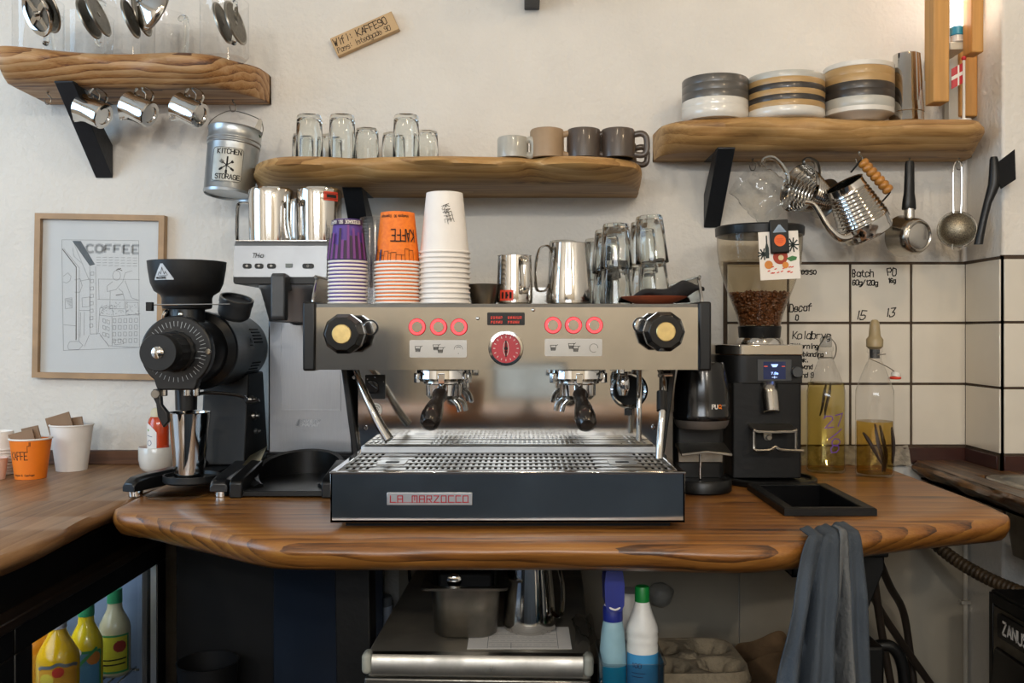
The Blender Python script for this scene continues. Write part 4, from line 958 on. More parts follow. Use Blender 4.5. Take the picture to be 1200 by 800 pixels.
b = B(); b.lathe([(0.036, 1.266), (0.046, 1.268), (0.0475, 1.272), (0.0475, 1.288), (0.050, 1.294), (0.062, 1.302), (0.069, 1.318), (0.0735, 1.345), (0.075, 1.3605), (0.0725, 1.3605), (0.071, 1.345), (0.066, 1.318), (0.052, 1.300), (0.036, 1.292)], 48, T(GX, HY, 0)); hp = outw(b, eg, 'hopper', GBM)
def hopmap(off): return lambda x, y: Vector((GX + (lerp_table([(0, 0.0695), (0.04, 0.0751)], y) + off) * math.cos(-PI / 2 - 0.32 + x / 0.072), HY + (lerp_table([(0, 0.0695), (0.04, 0.0751)], y) + off) * math.sin(-PI / 2 - 0.32 + x / 0.072), 1.319 + y))
b = B(); b.ribbon(subdiv(tri(0, 0.004, 0.042, 0.030, 12), 3), 0.0032, hopmap(0.0007)); outw(b, eg, 'emblem', mat('silver_emblem', 'c6cace', 0.5), hp)
b = B(); b.ribbon(subdiv([[(-0.011, 0.011), (-0.007, 0.018), (-0.004, 0.013), (0, 0.026), (0.004, 0.013), (0.007, 0.018), (0.011, 0.011)], [(-0.009, 0.010), (0.009, 0.010)]] + text('MAHLKONIG', 0.0034, -0.0165, 0.0045, 0, 5.0, 0, 0, 0.95), 2), 0.0009, hopmap(0.0012)); outw(b, eg, 'emblem_print', INK, hp)
b = B(); b.tube([(GX - 0.058, HY - 0.049, 1.274), (GX + 0.10, HY - 0.049, 1.275)], 0.0014, 6, 1); ck = outw(b, eg, 'hopper_catch', SSP)
b = B(); b.box(GX - 0.060, GX - 0.048, HY - 0.056, HY - 0.044, 1.262, 1.279); outw(b, eg, 'catch_block', BLK, ck, bevel=0.001)
M = T(-0.609, -0.315, 1.250) @ RY(16) @ RX(14)
b = B(); b.lathe([(0, 0), (0.024, 0), (0.031, 0.006), (0.0335, 0.012), (0.0335, 0.032), (0.035, 0.034), (0.035, 0.044), (0.031, 0.045), (0.030, 0.040), (0, 0.040)], 36, M); tm = outw(b, eg, 'timer_cap', GREYP)
b = B(); b.lathe([(0.0305, 0.041), (0.0345, 0.041), (0.0345, 0.046), (0.0305, 0.046)], 36, M); outw(b, eg, 'bezel', SSD, tm)
b = B(); b.loops([[(x, y, z) for y, z in q] for x, q in ((-0.704, ((-0.245, 0.93), (-0.06, 0.93), (-0.10, 1.13), (-0.215, 1.13))), (-0.604, ((-0.245, 0.93), (-0.06, 0.93), (-0.10, 1.13), (-0.215, 1.13))))]); cl = outw(b, eg, 'stand', GBM, bevel=0.004)
for px, py, r in ((293, 468, 0.0105), (296.5, 487, 0.0105), (298.5, 505, 0.007)):
    d = 0.604 * FPX / (VX - px); p = W(px, py, d); b = B(); b.lathe([(0, 0), (r, 0), (r * 0.9, 0.006), (r * 0.55, 0.008), (r * 0.5, 0.014), (0, 0.014)], 18, T(-0.604, p.y, p.z) @ RY(90)); outw(b, eg, 'switch', SSD if r > 0.008 else GREYP)
# foot frame: cross piece and two splayed legs on chrome feet
for q in ([(-0.715, -0.25), (-0.655, -0.25), (-0.655, -0.05), (-0.715, -0.05)], [(-0.655, -0.25), (-0.590, -0.25), (-0.590, -0.05), (-0.655, -0.05)]): pass
def leg(path, w0, w1, z0, zt):
    P = catmull([(x, y, 0) for x, y in path], 8); rows = []
    n = len(P)
    for i, p in enumerate(P):
        t = i / (n - 1); tg = (P[min(i + 1, n - 1)] - P[max(i - 1, 0)]).normalized(); nr = Vector((-tg.y, tg.x, 0)); w_ = w0 + (w1 - w0) * t
        h = lerp_table([(0, zt), (0.86, zt - 0.003), (0.95, zt - 0.006), (1, z0 + 0.016)], t)
        rows.append([p + nr * w_ + Vector((0, 0, z0)), p - nr * w_ + Vector((0, 0, z0)), p - nr * w_ + Vector((0, 0, h - 0.006)), p - nr * (w_ - 0.006) + Vector((0, 0, h)), p + nr * (w_ - 0.006) + Vector((0, 0, h)), p + nr * w_ + Vector((0, 0, h - 0.006))])
    bb = B(); bb.loops(rows); return bb
b = leg([(-0.690, -0.10), (-0.700, -0.22), (-0.712, -0.30), (-0.738, -0.40), (-0.762, -0.475)], 0.022, 0.014, 0.912, 0.944); outw(b, eg, 'leg', GBK, bevel=0.0015)
b = leg([(-0.618, -0.10), (-0.608, -0.22), (-0.600, -0.30), (-0.592, -0.40), (-0.587, -0.475)], 0.030, 0.017, 0.912, 0.942); outw(b, eg, 'leg', GBK, bevel=0.0015)
for x in (-0.757, -0.588):
    b = B(); b.disc(0.014, ZC, 0.913, 24, T(x, -0.452, 0), 0.001); outw(b, eg, 'foot', SSP)
for x in (-0.690, -0.618):
    b = B(); b.disc(0.014, ZC, 0.913, 20, T(x, -0.10, 0), 0.001); outw(b, eg, 'foot', SSP)
b = B(); b.lathe([(0, 0.920), (0.050, 0.920), (0.055, 0.924), (0.055, 0.936), (0.052, 0.936), (0.050, 0.9295), (0, 0.9295)], 40, T(GX, -0.405, 0)); b.box(-0.69, -0.638, -0.37, -0.20, 0.921, 0.929); outw(b, eg, 'cup_rest', GBM)
b = B(); b.lathe([(0, 1.118), (0.022, 1.118), (0.0205, 1.068), (0.0185, 1.068), (0.019, 1.110), (0, 1.112)], 28, T(GX, -0.435, 0)); ch = outw(b, eg, 'chute', GBK)
for px in (192, 219.5, 230):
    b = B(); p = W(px, 457, 1.815); b.disc(0.007, -0.012, 0.004, 14, T(p.x, -0.475, 1.110), 0.001); outw(b, eg, 'screw', SSP, ch)
b = B(); b.prism([(-0.010, 0.0), (0.004, 0.0), (0.006, -0.030), (0.018, -0.045), (0.020, -0.062), (0.010, -0.074), (-0.001, -0.052), (-0.004, -0.028), (-0.012, -0.012)], 0, 0.014, T(GX - 0.034, -0.478, 1.112) @ FR); bc = outw(b, eg, 'bag_clamp', GBK, bevel=0.002)
b = B(); b.disc(0.0085, 0, 0.004, 16, T(GX - 0.038, -0.492, 1.103) @ FR, 0.001); outw(b, eg, 'screw', SSD, bc)
b = B(); b.tube([(GX + 0.02, -0.44, 1.098), (GX + 0.045, -0.445, 1.102), (GX + 0.080, -0.43, 1.099), (GX + 0.108, -0.42, 1.093), (GX + 0.118, -0.42, 1.082), (GX + 0.140, -0.42, 1.086)], [0.006, 0.006, 0.006, 0.007, 0.006], 8, 5, flat=0.6); outw(b, eg, 'lever', GBK)
b = B(); b.lathe([(0, 0.001), (0.026, 0.0), (0.0285, 0.002), (0.034, 0.06), (0.0405, 0.131), (0.0418, 0.132), (0.0400, 0.1325), (0.0385, 0.130), (0.027, 0.004), (0, 0.004)], 44); o = b.out('steel_cup', SSM); o.location = (GX, -0.418, 0.9298); tag(o, 'tall tapered mirror-steel cup under the big black grinder', 'cup')
b = B(); b.lathe([(0, 0.0005), (0.050, 0.0), (0.062, 0.003), (0.066, 0.008), (0.064, 0.008), (0.060, 0.0045), (0.049, 0.002), (0, 0.002)], 44); o = b.out('glass_dish', GLSF); o.location = (-0.672, -0.455, ZC + 0.0005); tag(o, 'flat clear glass dish lying under the big black grinder', 'dish')
# ------------------------------------------------------------------ batch brewer with steel pitchers on top
BX = -0.465
br = root('batch_brewer', 'steel batch brewer with black base left of the espresso machine', 'coffee brewer', (BX, -0.25, ZC))
hx0, hx1 = -0.570, -0.386
b = B(); b.loops([[(x, y, z) for y, z in ((-0.44, 1.330), (-0.432, 1.392), (-0.425, 1.402), (-0.04, 1.402), (-0.04, 1.330))] for x in (hx0, hx1)]); hd = outw(b, br, 'head', mat('grey_satin_steel', '94979b', 0.42, 1.0, var=0.03), ang=15)
b = B(); b.box(hx0 + 0.002, hx1 - 0.002, -0.428, -0.08, 1.402, 1.4035); outw(b, br, 'top_plate', SS, hd)
b = B(); b.prism(rrect(hx0 - 0.001, hx1 + 0.001, 1.316, 1.334, 0.006), 0.08, 0.436, FR); outw(b, br, 'lower_lip', BLK, hd, bevel=0.001)
fy = -0.4395
def hp_(px, py): return ((px - VX) * (DW + fy) / FPX, ZE - (py - VY) * (DW + fy) / FPX)
for px, w_ in ((289.5, 0.017), (303.5, 0.017), (318, 0.017), (361, 0.022)):
    x, z = hp_(px, 311.5); b = B(); b.prism(rrect(x - w_ / 2, x + w_ / 2, z - 0.0048, z + 0.0048, 0.004), 0.433, 0.4412, FR); bt = outw(b, br, 'button', BLK, hd, bevel=0.0006)
    b = B(); b.ribbon([[(-0.0025, 0), (0.0025, 0)], [(0, -0.002), (0, 0.0022)]] if px < 350 else [circ(0.002, 10)], 0.0009, front(-0.4416, x, z)); outw(b, br, 'button_mark', WHT, bt)
x, z = hp_(338.5, 311); b = B(); b.box(x - 0.0065, x + 0.0065, -0.4405, -0.433, z - 0.0038, z + 0.0038); outw(b, br, 'display', mat('lcd', '5d6562', 0.3), hd)
b = B(); x, z = hp_(295, 301.5); b.ribbon(text('TH', 0.0085, x, z, 0.25, 5.2) + text('o', 0.0085, x + 0.0165, z, 0.25, 5.2), 0.0011, lambda a, c: Vector((a, -0.4365 - 0.0022, c)))
outw(b, br, 'model_lettering', INK, hd)
b = B(); cy0 = -0.17
b.loops([[(x, y, z) for x, y in ((-0.574, cy0), (x1, cy0), (x1, -0.03), (-0.574, -0.03))] for z, x1 in ((0.947, -0.382), (1.150, -0.3925), (1.33, -0.3925))]); co_ = outw(b, br, 'column', mat('steel_satin', 'a0a2a6', 0.32, 1.0, var=0.03, nscale=30, stretch=(30, 1, 1), rvar=0.05), bevel=0.004)
b = B()
for q in ((-0.547, -0.5445, 1.046, 1.31), (-0.4125, -0.410, 1.046, 1.31), (-0.547, -0.410, 1.0435, 1.046)): b.box(q[0], q[1], cy0 - 0.002, cy0 + 0.001, q[2], q[3])
b.box(-0.5445, -0.4125, cy0 - 0.0006, cy0 + 0.0005, 1.046, 1.31); outw(b, br, 'inset_panel', bpy.data.materials['steel_satin'], co_)
b = B(); b.ribbon(text('BRAVILOR', 0.0062, -0.508, 1.017, 0.3, 5.0, 0, 0, 1.25) + text('BONAMAT', 0.0062, -0.5105, 1.009, 0.3, 5.0, 0, 0, 1.42), 0.0014, front(cy0 - 0.0006)); outw(b, br, 'maker_lettering', mat('pale_print', 'd9dadb', 0.5), co_)
b = B(); b.box(-0.576, -0.372, -0.185, -0.025, 0.902, 0.949); bs_ = outw(b, br, 'base', BLK, bevel=0.004)
b = B(); b.prism(rrect(-0.566, -0.357, -0.470, -0.18, 0.02), 0.902, 0.913); outw(b, br, 'tray_floor', BLK, bs_, bevel=0.002)
rows = []
for k in range(33):
    a = math.radians(-48 + 276 * k / 32); s_ = math.sin(a)
    hgt = lerp_table([(-0.75, 0.016), (-0.3, 0.024), (0.3, 0.046), (1, 0.060)], s_)
    c = Vector((BX + 0.003, -0.340, 0.905)); u = Vector((math.cos(a) * 0.96, math.sin(a) * 1.25, 0)); r_ = 0.084
    u2 = Vector((math.cos(a) * 1.0, math.sin(a), 0))
    rows.append([c + u * r_, c + u * (r_ + 0.022), c + u * (r_ + 0.022) + Vector((0, 0, hgt * 0.72)), c + u * (r_ + 0.008) + Vector((0, 0, hgt)), c + u * r_ + Vector((0, 0, hgt - 0.003))])
b = B(); b.loops(rows); outw(b, br, 'jug_surround', BLK, bs_)
for sx in (-1, 1):
    b = B(); x = BX + sx * 0.089; b.loops([[(xx, y, z) for y, z in ((-0.477, 0.900), (-0.477, 0.930), (-0.465, 0.938), (-0.33, 0.955), (-0.33, 0.900))] for xx in (x - 0.0125, x + 0.0125)]); outw(b, br, 'foot', BLK, bs_, bevel=0.003)
fx, fyc = -0.463, -0.345
b = B(); b.lathe([(0, 1.322), (0.080, 1.322), (0.080, 1.312), (0.076, 1.306), (0.060, 1.247), (0.0585, 1.243), (0.018, 1.240), (0.012, 1.236), (0, 1.235)], 44, T(fx, fyc, 0)); fl = outw(b, br, 'filter_basket', ALU)
b = B(); b.loops([[(x, y, z) for y, z in ((-0.400, 1.330), (-0.470, 1.336), (-0.480, 1.330), (-0.480, 1.250), (-0.474, 1.244), (-0.452, 1.244), (-0.449, 1.250), (-0.449, 1.300), (-0.400, 1.304))] for x in (-0.4855, -0.4585)]); outw(b, br, 'handle', GREYP, fl, bevel=0.003)
b = B(); rows = []
for k in range(9):
    t = k / 8; rows.append([(-0.580 + 0.035 * t, -0.345 + 0.004 * math.sin(t * 3), 0.945 + 0.004 * t), (-0.580 + 0.035 * t, -0.343, 0.945 + 0.004 * t + 0.001), (-0.572 + 0.036 * t, -0.315 + 0.012 * math.sin(t * PI), 0.962 + 0.020 * t), (-0.572 + 0.036 * t, -0.317 + 0.012 * math.sin(t * PI), 0.962 + 0.020 * t)])
b.loops(rows); o = b.out('metal_scoop', mat('pale_brass', 'b5a98c', 0.35, 1.0)); tag(o, 'small pale metal sheet wedged between black grinder and brewer base', 'scoop')
for px, rz, lab, red in ((318, -14, 'plain steel pitcher upside down at left on top of the brewer', 0), (374, 48, 'steel pitcher with a red strip label upside down on the brewer', 1)):
    d = 2.0; h = 0.122
    pt = pitcher('steel_pitcher', lab, (pxX(px, d), d - DW, 1.4036 + h), 0, 0.0475, 0.0455, h, spout=0.006, hw=0.034 if not red else 0.02, strap=0.016)
    pt.rotation_euler = (PI, 0, math.radians(rz))
    if red:
        mp_ = cupmap(0, 0, 0, h, 0.0475, 0.0465, 0.0009, 0.0)
        # local frame is turned over: world front-right lies at local angle rz + ...
        def f2(x, y, off=0.0010):
            wa = math.radians(-52) + x / 0.047; la = -(wa - math.radians(rz)); rr2 = 0.0475 + off
            return Vector((rr2 * math.cos(la), rr2 * math.sin(la), y))
        b = B(); b.ribbon(subdiv([[(-0.012, 0.020), (0.022, 0.020)]], 8), 0.019, f2); l_ = b.out('red_label', RED, pt)
        b = B(); b.ribbon(subdiv([[(-0.006, 0.020), (0.017, 0.020)]], 6), 0.007, lambda x, y: f2(x, y, 0.0015)); b.ribbon(subdiv([[(-0.018 + 0.004 * k, yy), (-0.0165 + 0.004 * k, yy)] for k in range(10) for yy in (0.0145, 0.0255)], 1), 0.0012, lambda x, y: f2(x, y, 0.0015)); b.out('label_print', INK, l_)
# ------------------------------------------------------------------ cups, dish and bottle on the left return
def cup_up(rt, rb, h, m, label, loc, deco=None):
    r, body = paper_cup('paper_cup', rt, rb, h, m, label, (loc[0], loc[1], loc[2] + h), None)
    r.rotation_euler = (PI, 0, 0)
    return r
def hollow_cup(rt, rb, h, m, label, loc, deco=None):
    r = root('paper_cup', label, 'cup', loc)
    b = B(); b.lathe([(0, 0.004), (rb - 0.004, 0.004), (rb - 0.003, 0.0), (rb, 0.0), (rt, h - 0.001), (rt - 0.001, h - 0.0015), (rb - 0.0012, 0.006), (0, 0.006)], 40); b.out('body', m, r)
    b = B(); b.tube([(rt * math.cos(2 * PI * k / 40), rt * math.sin(2 * PI * k / 40), h - 0.001) for k in range(40)], 0.0021, 8, 1, closed=True); b.out('rim', WHT, r)
    if deco: deco(r)
    return r
def deco_o(r):
    fn = cupmap(0, 0, 0, 0.088, 0.031, 0.042)
    b = B(); b.ribbon(subdiv(text('KAFFE', 0.017, -0.029, 0.044, 0, 5.0, 0.15, 0, 0.62), 3), 0.0018, fn); b.out('cup_lettering', INK, r); b = B(); b.ribbon(subdiv(text('Istedgade 90, Copenhagen', 0.0038, -0.030, 0.008, 0, 5.0, 0, 0, 0.8), 1), 0.0007, fn); b.out('address_print', INK, r); b = B(); b.ribbon(subdiv([[(0.019, 0.074), (0.019, 0.082)], [(0.013, 0.062), (0.013, 0.074), (0.017, 0.074), (0.017, 0.082)]], 2), 0.0012, fn); b.out('black_print', INK, r)
cw = (pxX(84, 2.185), 2.185 - DW, ZC + 0.0005); hollow_cup(0.0468, 0.0335, 0.106, WHT, 'tall white paper cup holding brown cards on the left return', cw)
cg = (pxX(36, 2.066), 2.066 - DW, ZC + 0.0005); hollow_cup(0.0425, 0.0315, 0.088, ORG, 'orange paper cup with black lettering holding brown cards', cg, deco_o)
def card(label, c, w_, h_, tilt, yaw, lean, grp):
    b = B(); b.box(-w_ / 2, w_ / 2, -0.0018, 0.0018, 0, h_); o = b.out('stamp_card', KRAFT, bevel=0.0005); o.matrix_world = T(*c) @ RZ(yaw) @ RX(lean) @ RY(tilt); tag(o, label, 'card', grp)
g_ = 'brown cards standing in paper cups'
card('large brown card leaning left in the tall white paper cup', (cw[0] - 0.006, cw[1] - 0.012, cw[2] + 0.052), 0.054, 0.080, -17, 8, -6, g_)
card('smaller brown card behind, at right in the tall white paper cup', (cw[0] + 0.012, cw[1] + 0.012, cw[2] + 0.045), 0.044, 0.077, -8, -12, 4, g_)
card('front brown card leaning left in the orange paper cup', (cg[0] - 0.004, cg[1] - 0.010, cg[2] + 0.040), 0.052, 0.064, -14, 6, -6, g_)
card('rear brown card at right in the orange paper cup', (cg[0] + 0.010, cg[1] + 0.010, cg[2] + 0.040), 0.042, 0.073, -12, -10, 5, g_)
d = 2.13; lx, ly = pxX(-2, d), d - DW
r = None
for i in range(9):
    lab = '%s small white cup of the upside-down stack at the far left' % nth(8 - i, 9)
    if r is None: r, _b = paper_cup('paper_cup', 0.0395, 0.031, 0.042, WHT, lab, (lx, ly, ZC + 0.0005), 'small white cups stacked at the far left')
    else: dup(r, (lx, ly, ZC + 0.0005 + 0.0068 * i), 11 * i, lab)
d = 2.05; o = simple_cup('tasting_cup', 'small pale pink cup at the left picture edge before the lid stack', 'cup', [(0, 0.003), (0.022, 0.0), (0.027, 0.045), (0.029, 0.0465), (0.0265, 0.046), (0.021, 0.006), (0, 0.006)], mat('pale_pink_paper', 'ddbfae', 0.6), (pxX(-7, d), d - DW, ZC + 0.0005))
d = 2.160; dx, dy = pxX(184, d), d - DW
simple_cup('glazed_dish', 'small white glazed dish behind the big grinder', 'dish', [(0, 0.004), (0.022, 0.0), (0.030, 0.003), (0.037, 0.012), (0.0405, 0.030), (0.0405, 0.056), (0.0395, 0.058), (0.038, 0.056), (0.0375, 0.030), (0.033, 0.012), (0, 0.008)], CERW, (dx, dy, ZC + 0.0005), seg=40)
hb = root('honey_bottle', 'orange-red squeeze bottle with white label standing in the white dish', 'bottle', (dx + 0.003, dy, ZC + 0.010))
b = B(); b.lathe([(0, 0), (0.022, 0), (0.024, 0.004), (0.024, 0.100), (0.021, 0.112), (0.016, 0.118), (0, 0.118)], 32, Matrix.Diagonal((1, 0.8, 1, 1))); b.out('body', mat('amber_syrup', 'c8431a', 0.15, var=0.1, nscale=10, coat=0.5), hb)
b = B(); b.lathe([(0, 0.117), (0.017, 0.117), (0.0165, 0.130), (0.012, 0.136), (0, 0.137)], 28); b.out('cap', mat('cream_cap', 'd7cba8', 0.5), hb)
b = B(); rows = []
for k in range(12):
    a = math.radians(-160 + 78 * k / 11); rows.append([(0.0246 * math.cos(a), 0.0198 * math.sin(a), 0.030), (0.0246 * math.cos(a), 0.0198 * math.sin(a), 0.104 - 0.022 * (k / 11) ** 2)])
b.loops(rows, close=False, caps=False); lb = b.out('label', WHT, hb)
b = B(); f3 = lambda x, y: Vector((0.0250 * math.cos(math.radians(-125) + x / 0.0246), 0.0202 * math.sin(math.radians(-125) + x / 0.0246), y))
b.ribbon([circ(0.006, 12, 0, 0.058), [(-0.008, 0.075), (0.008, 0.072)]], 0.0012, f3); b.out('label_print', INKB, lb)
b = B(); b.ribbon([[(-0.006, 0.086), (-0.002, 0.088)]], 0.005, f3); b.out('green_mark', mat('green_ink', '6aa63c', 0.6), lb)
# ================================================================== right appliances
# ------------------------------------------------------------------ automatic tamper press
QX, QY = 0.3635, -0.385
q_ = root('tamping_press', 'black automatic tamping press between espresso machine and screen grinder', 'tamper', (QX, QY, ZC))
b = B(); b.lathe([(0, 0.0), (0.058, 0.0), (0.0605, 0.003), (0.0605, 0.022), (0.058, 0.026), (0.050, 0.0265), (0.048, 0.023), (0, 0.023)], 48); b.out('base', BLK, q_)
b = B(); b.prism(rrect(-0.052, 0.052, 0.018, 0.052, 0.014), 0.022, 0.15); b.out('column', BLK, q_, bevel=0.002)
b = B(); b.lathe([(0, 0.128), (0.048, 0.128), (0.053, 0.134), (0.0555, 0.146), (0, 0.146)], 44); b.out('grey_ring', mat('press_ring', '6f6963', 0.4, 0.4), q_)
b = B(); b.lathe([(0, 0.145), (0.0555, 0.145), (0.0575, 0.150), (0.0575, 0.156), (0.0555, 0.162), (0.0555, 0.185), (0.053, 0.215), (0.0485, 0.242), (0.0455, 0.256), (0.043, 0.260), (0, 0.2615)], 48); hd = b.out('dome', BLKG, q_)
b = B(); cm = lambda x, y: Vector((0.0562 * math.cos(-PI / 2 + 0.12 + x / 0.055), 0.0562 * math.sin(-PI / 2 + 0.12 + x / 0.055), y))
b.ribbon(text('PU', 0.0078, 0.004, 0.170, 0, 5.0), 0.0017, cm); lt = b.out('white_lettering', WHT, hd)
b = B(); b.ribbon([circ(0.0034, 12, 0.0215, 0.174), [(0.0225, 0.172), (0.0255, 0.1695)]], 0.0018, cm); b.out('orange_lettering', ORG, hd)
b = B(); b.ribbon(text('PRESS', 0.0028, 0.0265, 0.1745, 0, 5.0), 0.0006, cm); b.out('small_lettering', ALU, hd)
b = B()
b.loops([[(x, y, z) for y, z in ((-0.058, 0.083 - 0.004 * abs(x) * 30), (-0.058, 0.088 - 0.004 * abs(x) * 30), (0.02, 0.095), (0.02, 0.086))] for x in [(-0.050 + 0.1 * k / 12) for k in range(13)]])
fk = b.out('fork', SSD, q_, bevel=0.001)
b = B(); b.tube([(-0.008, -0.03, 0.026), (-0.008, -0.03, 0.088)], 0.003, 10, 1); b.out('fork_pin', SSP, fk)
b = B(); b.box(-0.046, 0.046, 0.008, 0.020, 0.055, 0.092); b.out('fork_plate', SSD, fk, bevel=0.002)
# ------------------------------------------------------------------ espresso grinder with bean hopper
KX, KY = 0.5345, -0.19
k_ = root('espresso_grinder', 'black espresso grinder with small screen and bean-filled clear hopper', 'coffee grinder', (KX, KY, ZC))
def kx(px, d): return (px - VX) / FPX * d - KX
def kz(py, d): return ZE - ZC - (py - VY) / FPX * d
KF = -0.115                                        # front of the body in local y (distance 1.985 m)
DK = DW + KY + KF
b = B(); b.prism(rrect(kx(858, DK), kx(939.5, DK), KF, 0.13, 0.006), 0.012, kz(448, DK)); bd = b.out('body', BLKP, k_, bevel=0.002)
b = B(); cx = kx(893, DK) ; b.lathe([(0, 0), (0.097, 0), (0.099, 0.002), (0.099, 0.010), (0.096, 0.0125), (0.088, 0.0125), (0.086, 0.007), (0, 0.007)], 56, T(kx(905, DK), -0.09, 0.0005)); b.out('base_tray', BLK, k_)
hx0, hx1 = kx(840, DK + 0.03), kx(940, DK)
z0, z1 = kz(449.5, DK), kz(416, DK)
def round_left(x0, x1, y0, y1, r, n=10):
    o = [(x1, y0), (x1, y1)]
    o += [(x0 + r + r * math.cos(math.radians(a)), y1 - r + r * math.sin(math.radians(a))) for a in [90 + 90 * k / n for k in range(n + 1)]]
    o += [(x0 + r + r * math.cos(math.radians(a)), y0 + r + r * math.sin(math.radians(a))) for a in [180 + 90 * k / n for k in range(n + 1)]]
    return o
b = B(); b.prism(round_left(hx0, hx1, KF - 0.002, 0.10, 0.06), z0, z1); hd = b.out('head', BLK, k_, bevel=0.002)
b = B(); zt_ = kz(403.5, DK); b.prism(round_left(hx0 - 0.001, hx1 + 0.001, KF - 0.003, 0.101, 0.061), z1, zt_); b.out('chrome_collar', SSP, k_, bevel=0.002)
HXc, HYc = kx(890, DW + KY - 0.01), -0.01
b = B(); b.lathe([(0, zt_), (0.052, zt_), (0.050, zt_ + 0.008), (0.046, zt_ + 0.013), (0, zt_ + 0.013)], 40, T(HXc, HYc, 0)); b.out('hopper_seat', SSP, k_)
zb, zt2 = zt_ + 0.012, kz(277, DW + KY)
b = B(); b.lathe([(0, zb), (0.044, zb), (0.0455, zb + 0.003), (0.0475, zb + 0.026), (0.0455, zb + 0.028), (0, zb + 0.028)], 40, T(HXc, HYc, 0)); b.out('hopper_collar', BLK, k_)
hp = B(); pr = [(0.045, zb + 0.026), (0.050, zb + 0.050), (0.063, zb + 0.085), (0.078, zb + 0.125), (0.088, zb + 0.160), (0.0925, zb + 0.195), (0.0935, zt2)]
hp.lathe(pr, 56, T(HXc, HYc, 0)); hp.lathe([(0.0885, zb + 0.165), (0.0905, zb + 0.167), (0.0905, zb + 0.1685), (0.0885, zb + 0.1705)], 48, T(HXc, HYc, 0)); hp = hp.out('bean_hopper', GLSM, k_)
b = B(); b.lathe([(0, zt2 - 0.002), (0.092, zt2 - 0.002), (0.0965, zt2), (0.0975, zt2 + 0.017), (0.095, zt2 + 0.020), (0, zt2 + 0.0205)], 56, T(HXc, HYc, 0)); b.out('hopper_lid', BLK, k_)
# beans: uncountable filling
BEAN = mat('roasted_bean', '6b4226', 0.35, var=0.12, nscale=50)
rnd = random.Random(2); bb = B()
zs_ = zb + 0.100
def rad_at(z): return lerp_table([(q[1], q[0]) for q in pr], z)
cnt = 0
bb.lathe([(0, zb + 0.03), (0.040, zb + 0.03), (rad_at(zb + 0.05) - 0.008, zb + 0.05), (rad_at(zs_ - 0.008) - 0.009, zs_ - 0.008), (0, zs_ - 0.004)], 32, T(HXc, HYc, 0))
while cnt < 620:
    z = rnd.uniform(zb + 0.03, zs_); a = rnd.uniform(-PI * 1.15, PI * 0.15)
    r_ = rad_at(z) - 0.0055
    if rnd.random() < 0.16: z = zs_ + rnd.uniform(-0.004, 0.003); r_ = math.sqrt(rnd.random()) * (rad_at(zs_) - 0.008); a = rnd.uniform(0, 2 * PI)
    M = T(HXc + r_ * math.cos(a), HYc + r_ * math.sin(a), z) @ RZ(rnd.uniform(0, 360)) @ RX(rnd.uniform(0, 180)) @ RY(rnd.uniform(0, 180))
    bb.ball((0, 0, 0), 0.0044, 7, 5, (1.25, 0.9, 0.7), M); cnt += 1
o = bb.out('coffee_beans', BEAN, k_); o['kind'] = 'stuff'
# postcard held by a black clip
cardm = T(kx(914, 1.98) , HYc - 0.0965, zt2 - 0.012) @ RZ(3) @ RY(-3)
pc = root('postcard', 'white postcard with drawn fruit clipped to the clear bean hopper', 'postcard', (0, 0, 0)); pc.matrix_world = T(KX, KY, ZC) @ cardm
b = B(); b.box(-0.043, 0.043, -0.001, 0, -0.090, 0.012); b.out('card', WHT, pc)
def blob(name, pts, m, y=-0.0012):
    bb = B(); bb.prism([(x, z) for x, z in pts], 0.0, 0.0003, T(0, y, 0) @ FR); return bb.out(name, m, pc)
blob('red_fruit', circ(0.016, 18, 0.002, -0.042)[:-1], mat('fruit_red', 'a8381e', 0.6))
blob('fruit_heart', circ(0.006, 12, 0.003, -0.044)[:-1], mat('fruit_cream', 'd9c79b', 0.6), -0.0018)
blob('orange_fruit', circ(0.009, 14, -0.024, -0.058)[:-1], mat('fruit_orange', 'd98a3a', 0.6), -0.0015)
blob('orange_fruit', circ(0.007, 14, 0.012, -0.060)[:-1], bpy.data.materials['fruit_orange'], -0.0018)
blob('green_leaf', [(0.014, -0.046), (0.028, -0.041), (0.038, -0.044), (0.036, -0.050), (0.024, -0.053)], mat('leaf_green', '3f7a44', 0.6))
blob('bottle_drawing', [(-0.030, -0.044), (-0.022, -0.044), (-0.022, -0.022), (-0.0245, -0.012), (-0.0245, 0.004), (-0.0275, 0.004), (-0.0275, -0.012), (-0.030, -0.022)], mat('ink_teal', '22302e', 0.6))
b = B(); st = []
for a in range(0, 360, 40): st.append([(-0.034, -0.035), (-0.034 + 0.011 * math.cos(math.radians(a)), -0.035 + 0.011 * math.sin(math.radians(a)))])
for a in range(0, 360, 40): st.append([(0.030, -0.018), (0.030 + 0.012 * math.cos(math.radians(a)), -0.018 + 0.014 * math.sin(math.radians(a)))])
b.ribbon(st, 0.003, front(-0.0013)); b.out('leaf_drawing', bpy.data.materials['ink_teal'], pc)
b = B(); rnd = random.Random(4); b.ribbon([[(x, z), (x + 0.003, z + 0.001)] for x, z in [(rnd.uniform(-0.03, 0.03), rnd.uniform(-0.078, -0.062)) for _ in range(14)]], 0.0022, front(-0.0020)); b.out('red_berries', RED, pc)
clip = root('hopper_clip', 'black lid clip with grey triangle and orange sticker holding the postcard', 'clip', (0, 0, 0)); clip.matrix_world = T(KX, KY, ZC) @ cardm
b = B(); b.loops([[(x, y, z) for y, z in ((-0.010, -0.034), (-0.004, -0.036), (-0.0025, 0.02), (-0.0025, 0.036), (-0.010, 0.036))] for x in (-0.020, 0.020)]); b.out('body', BLK, clip, bevel=0.002)
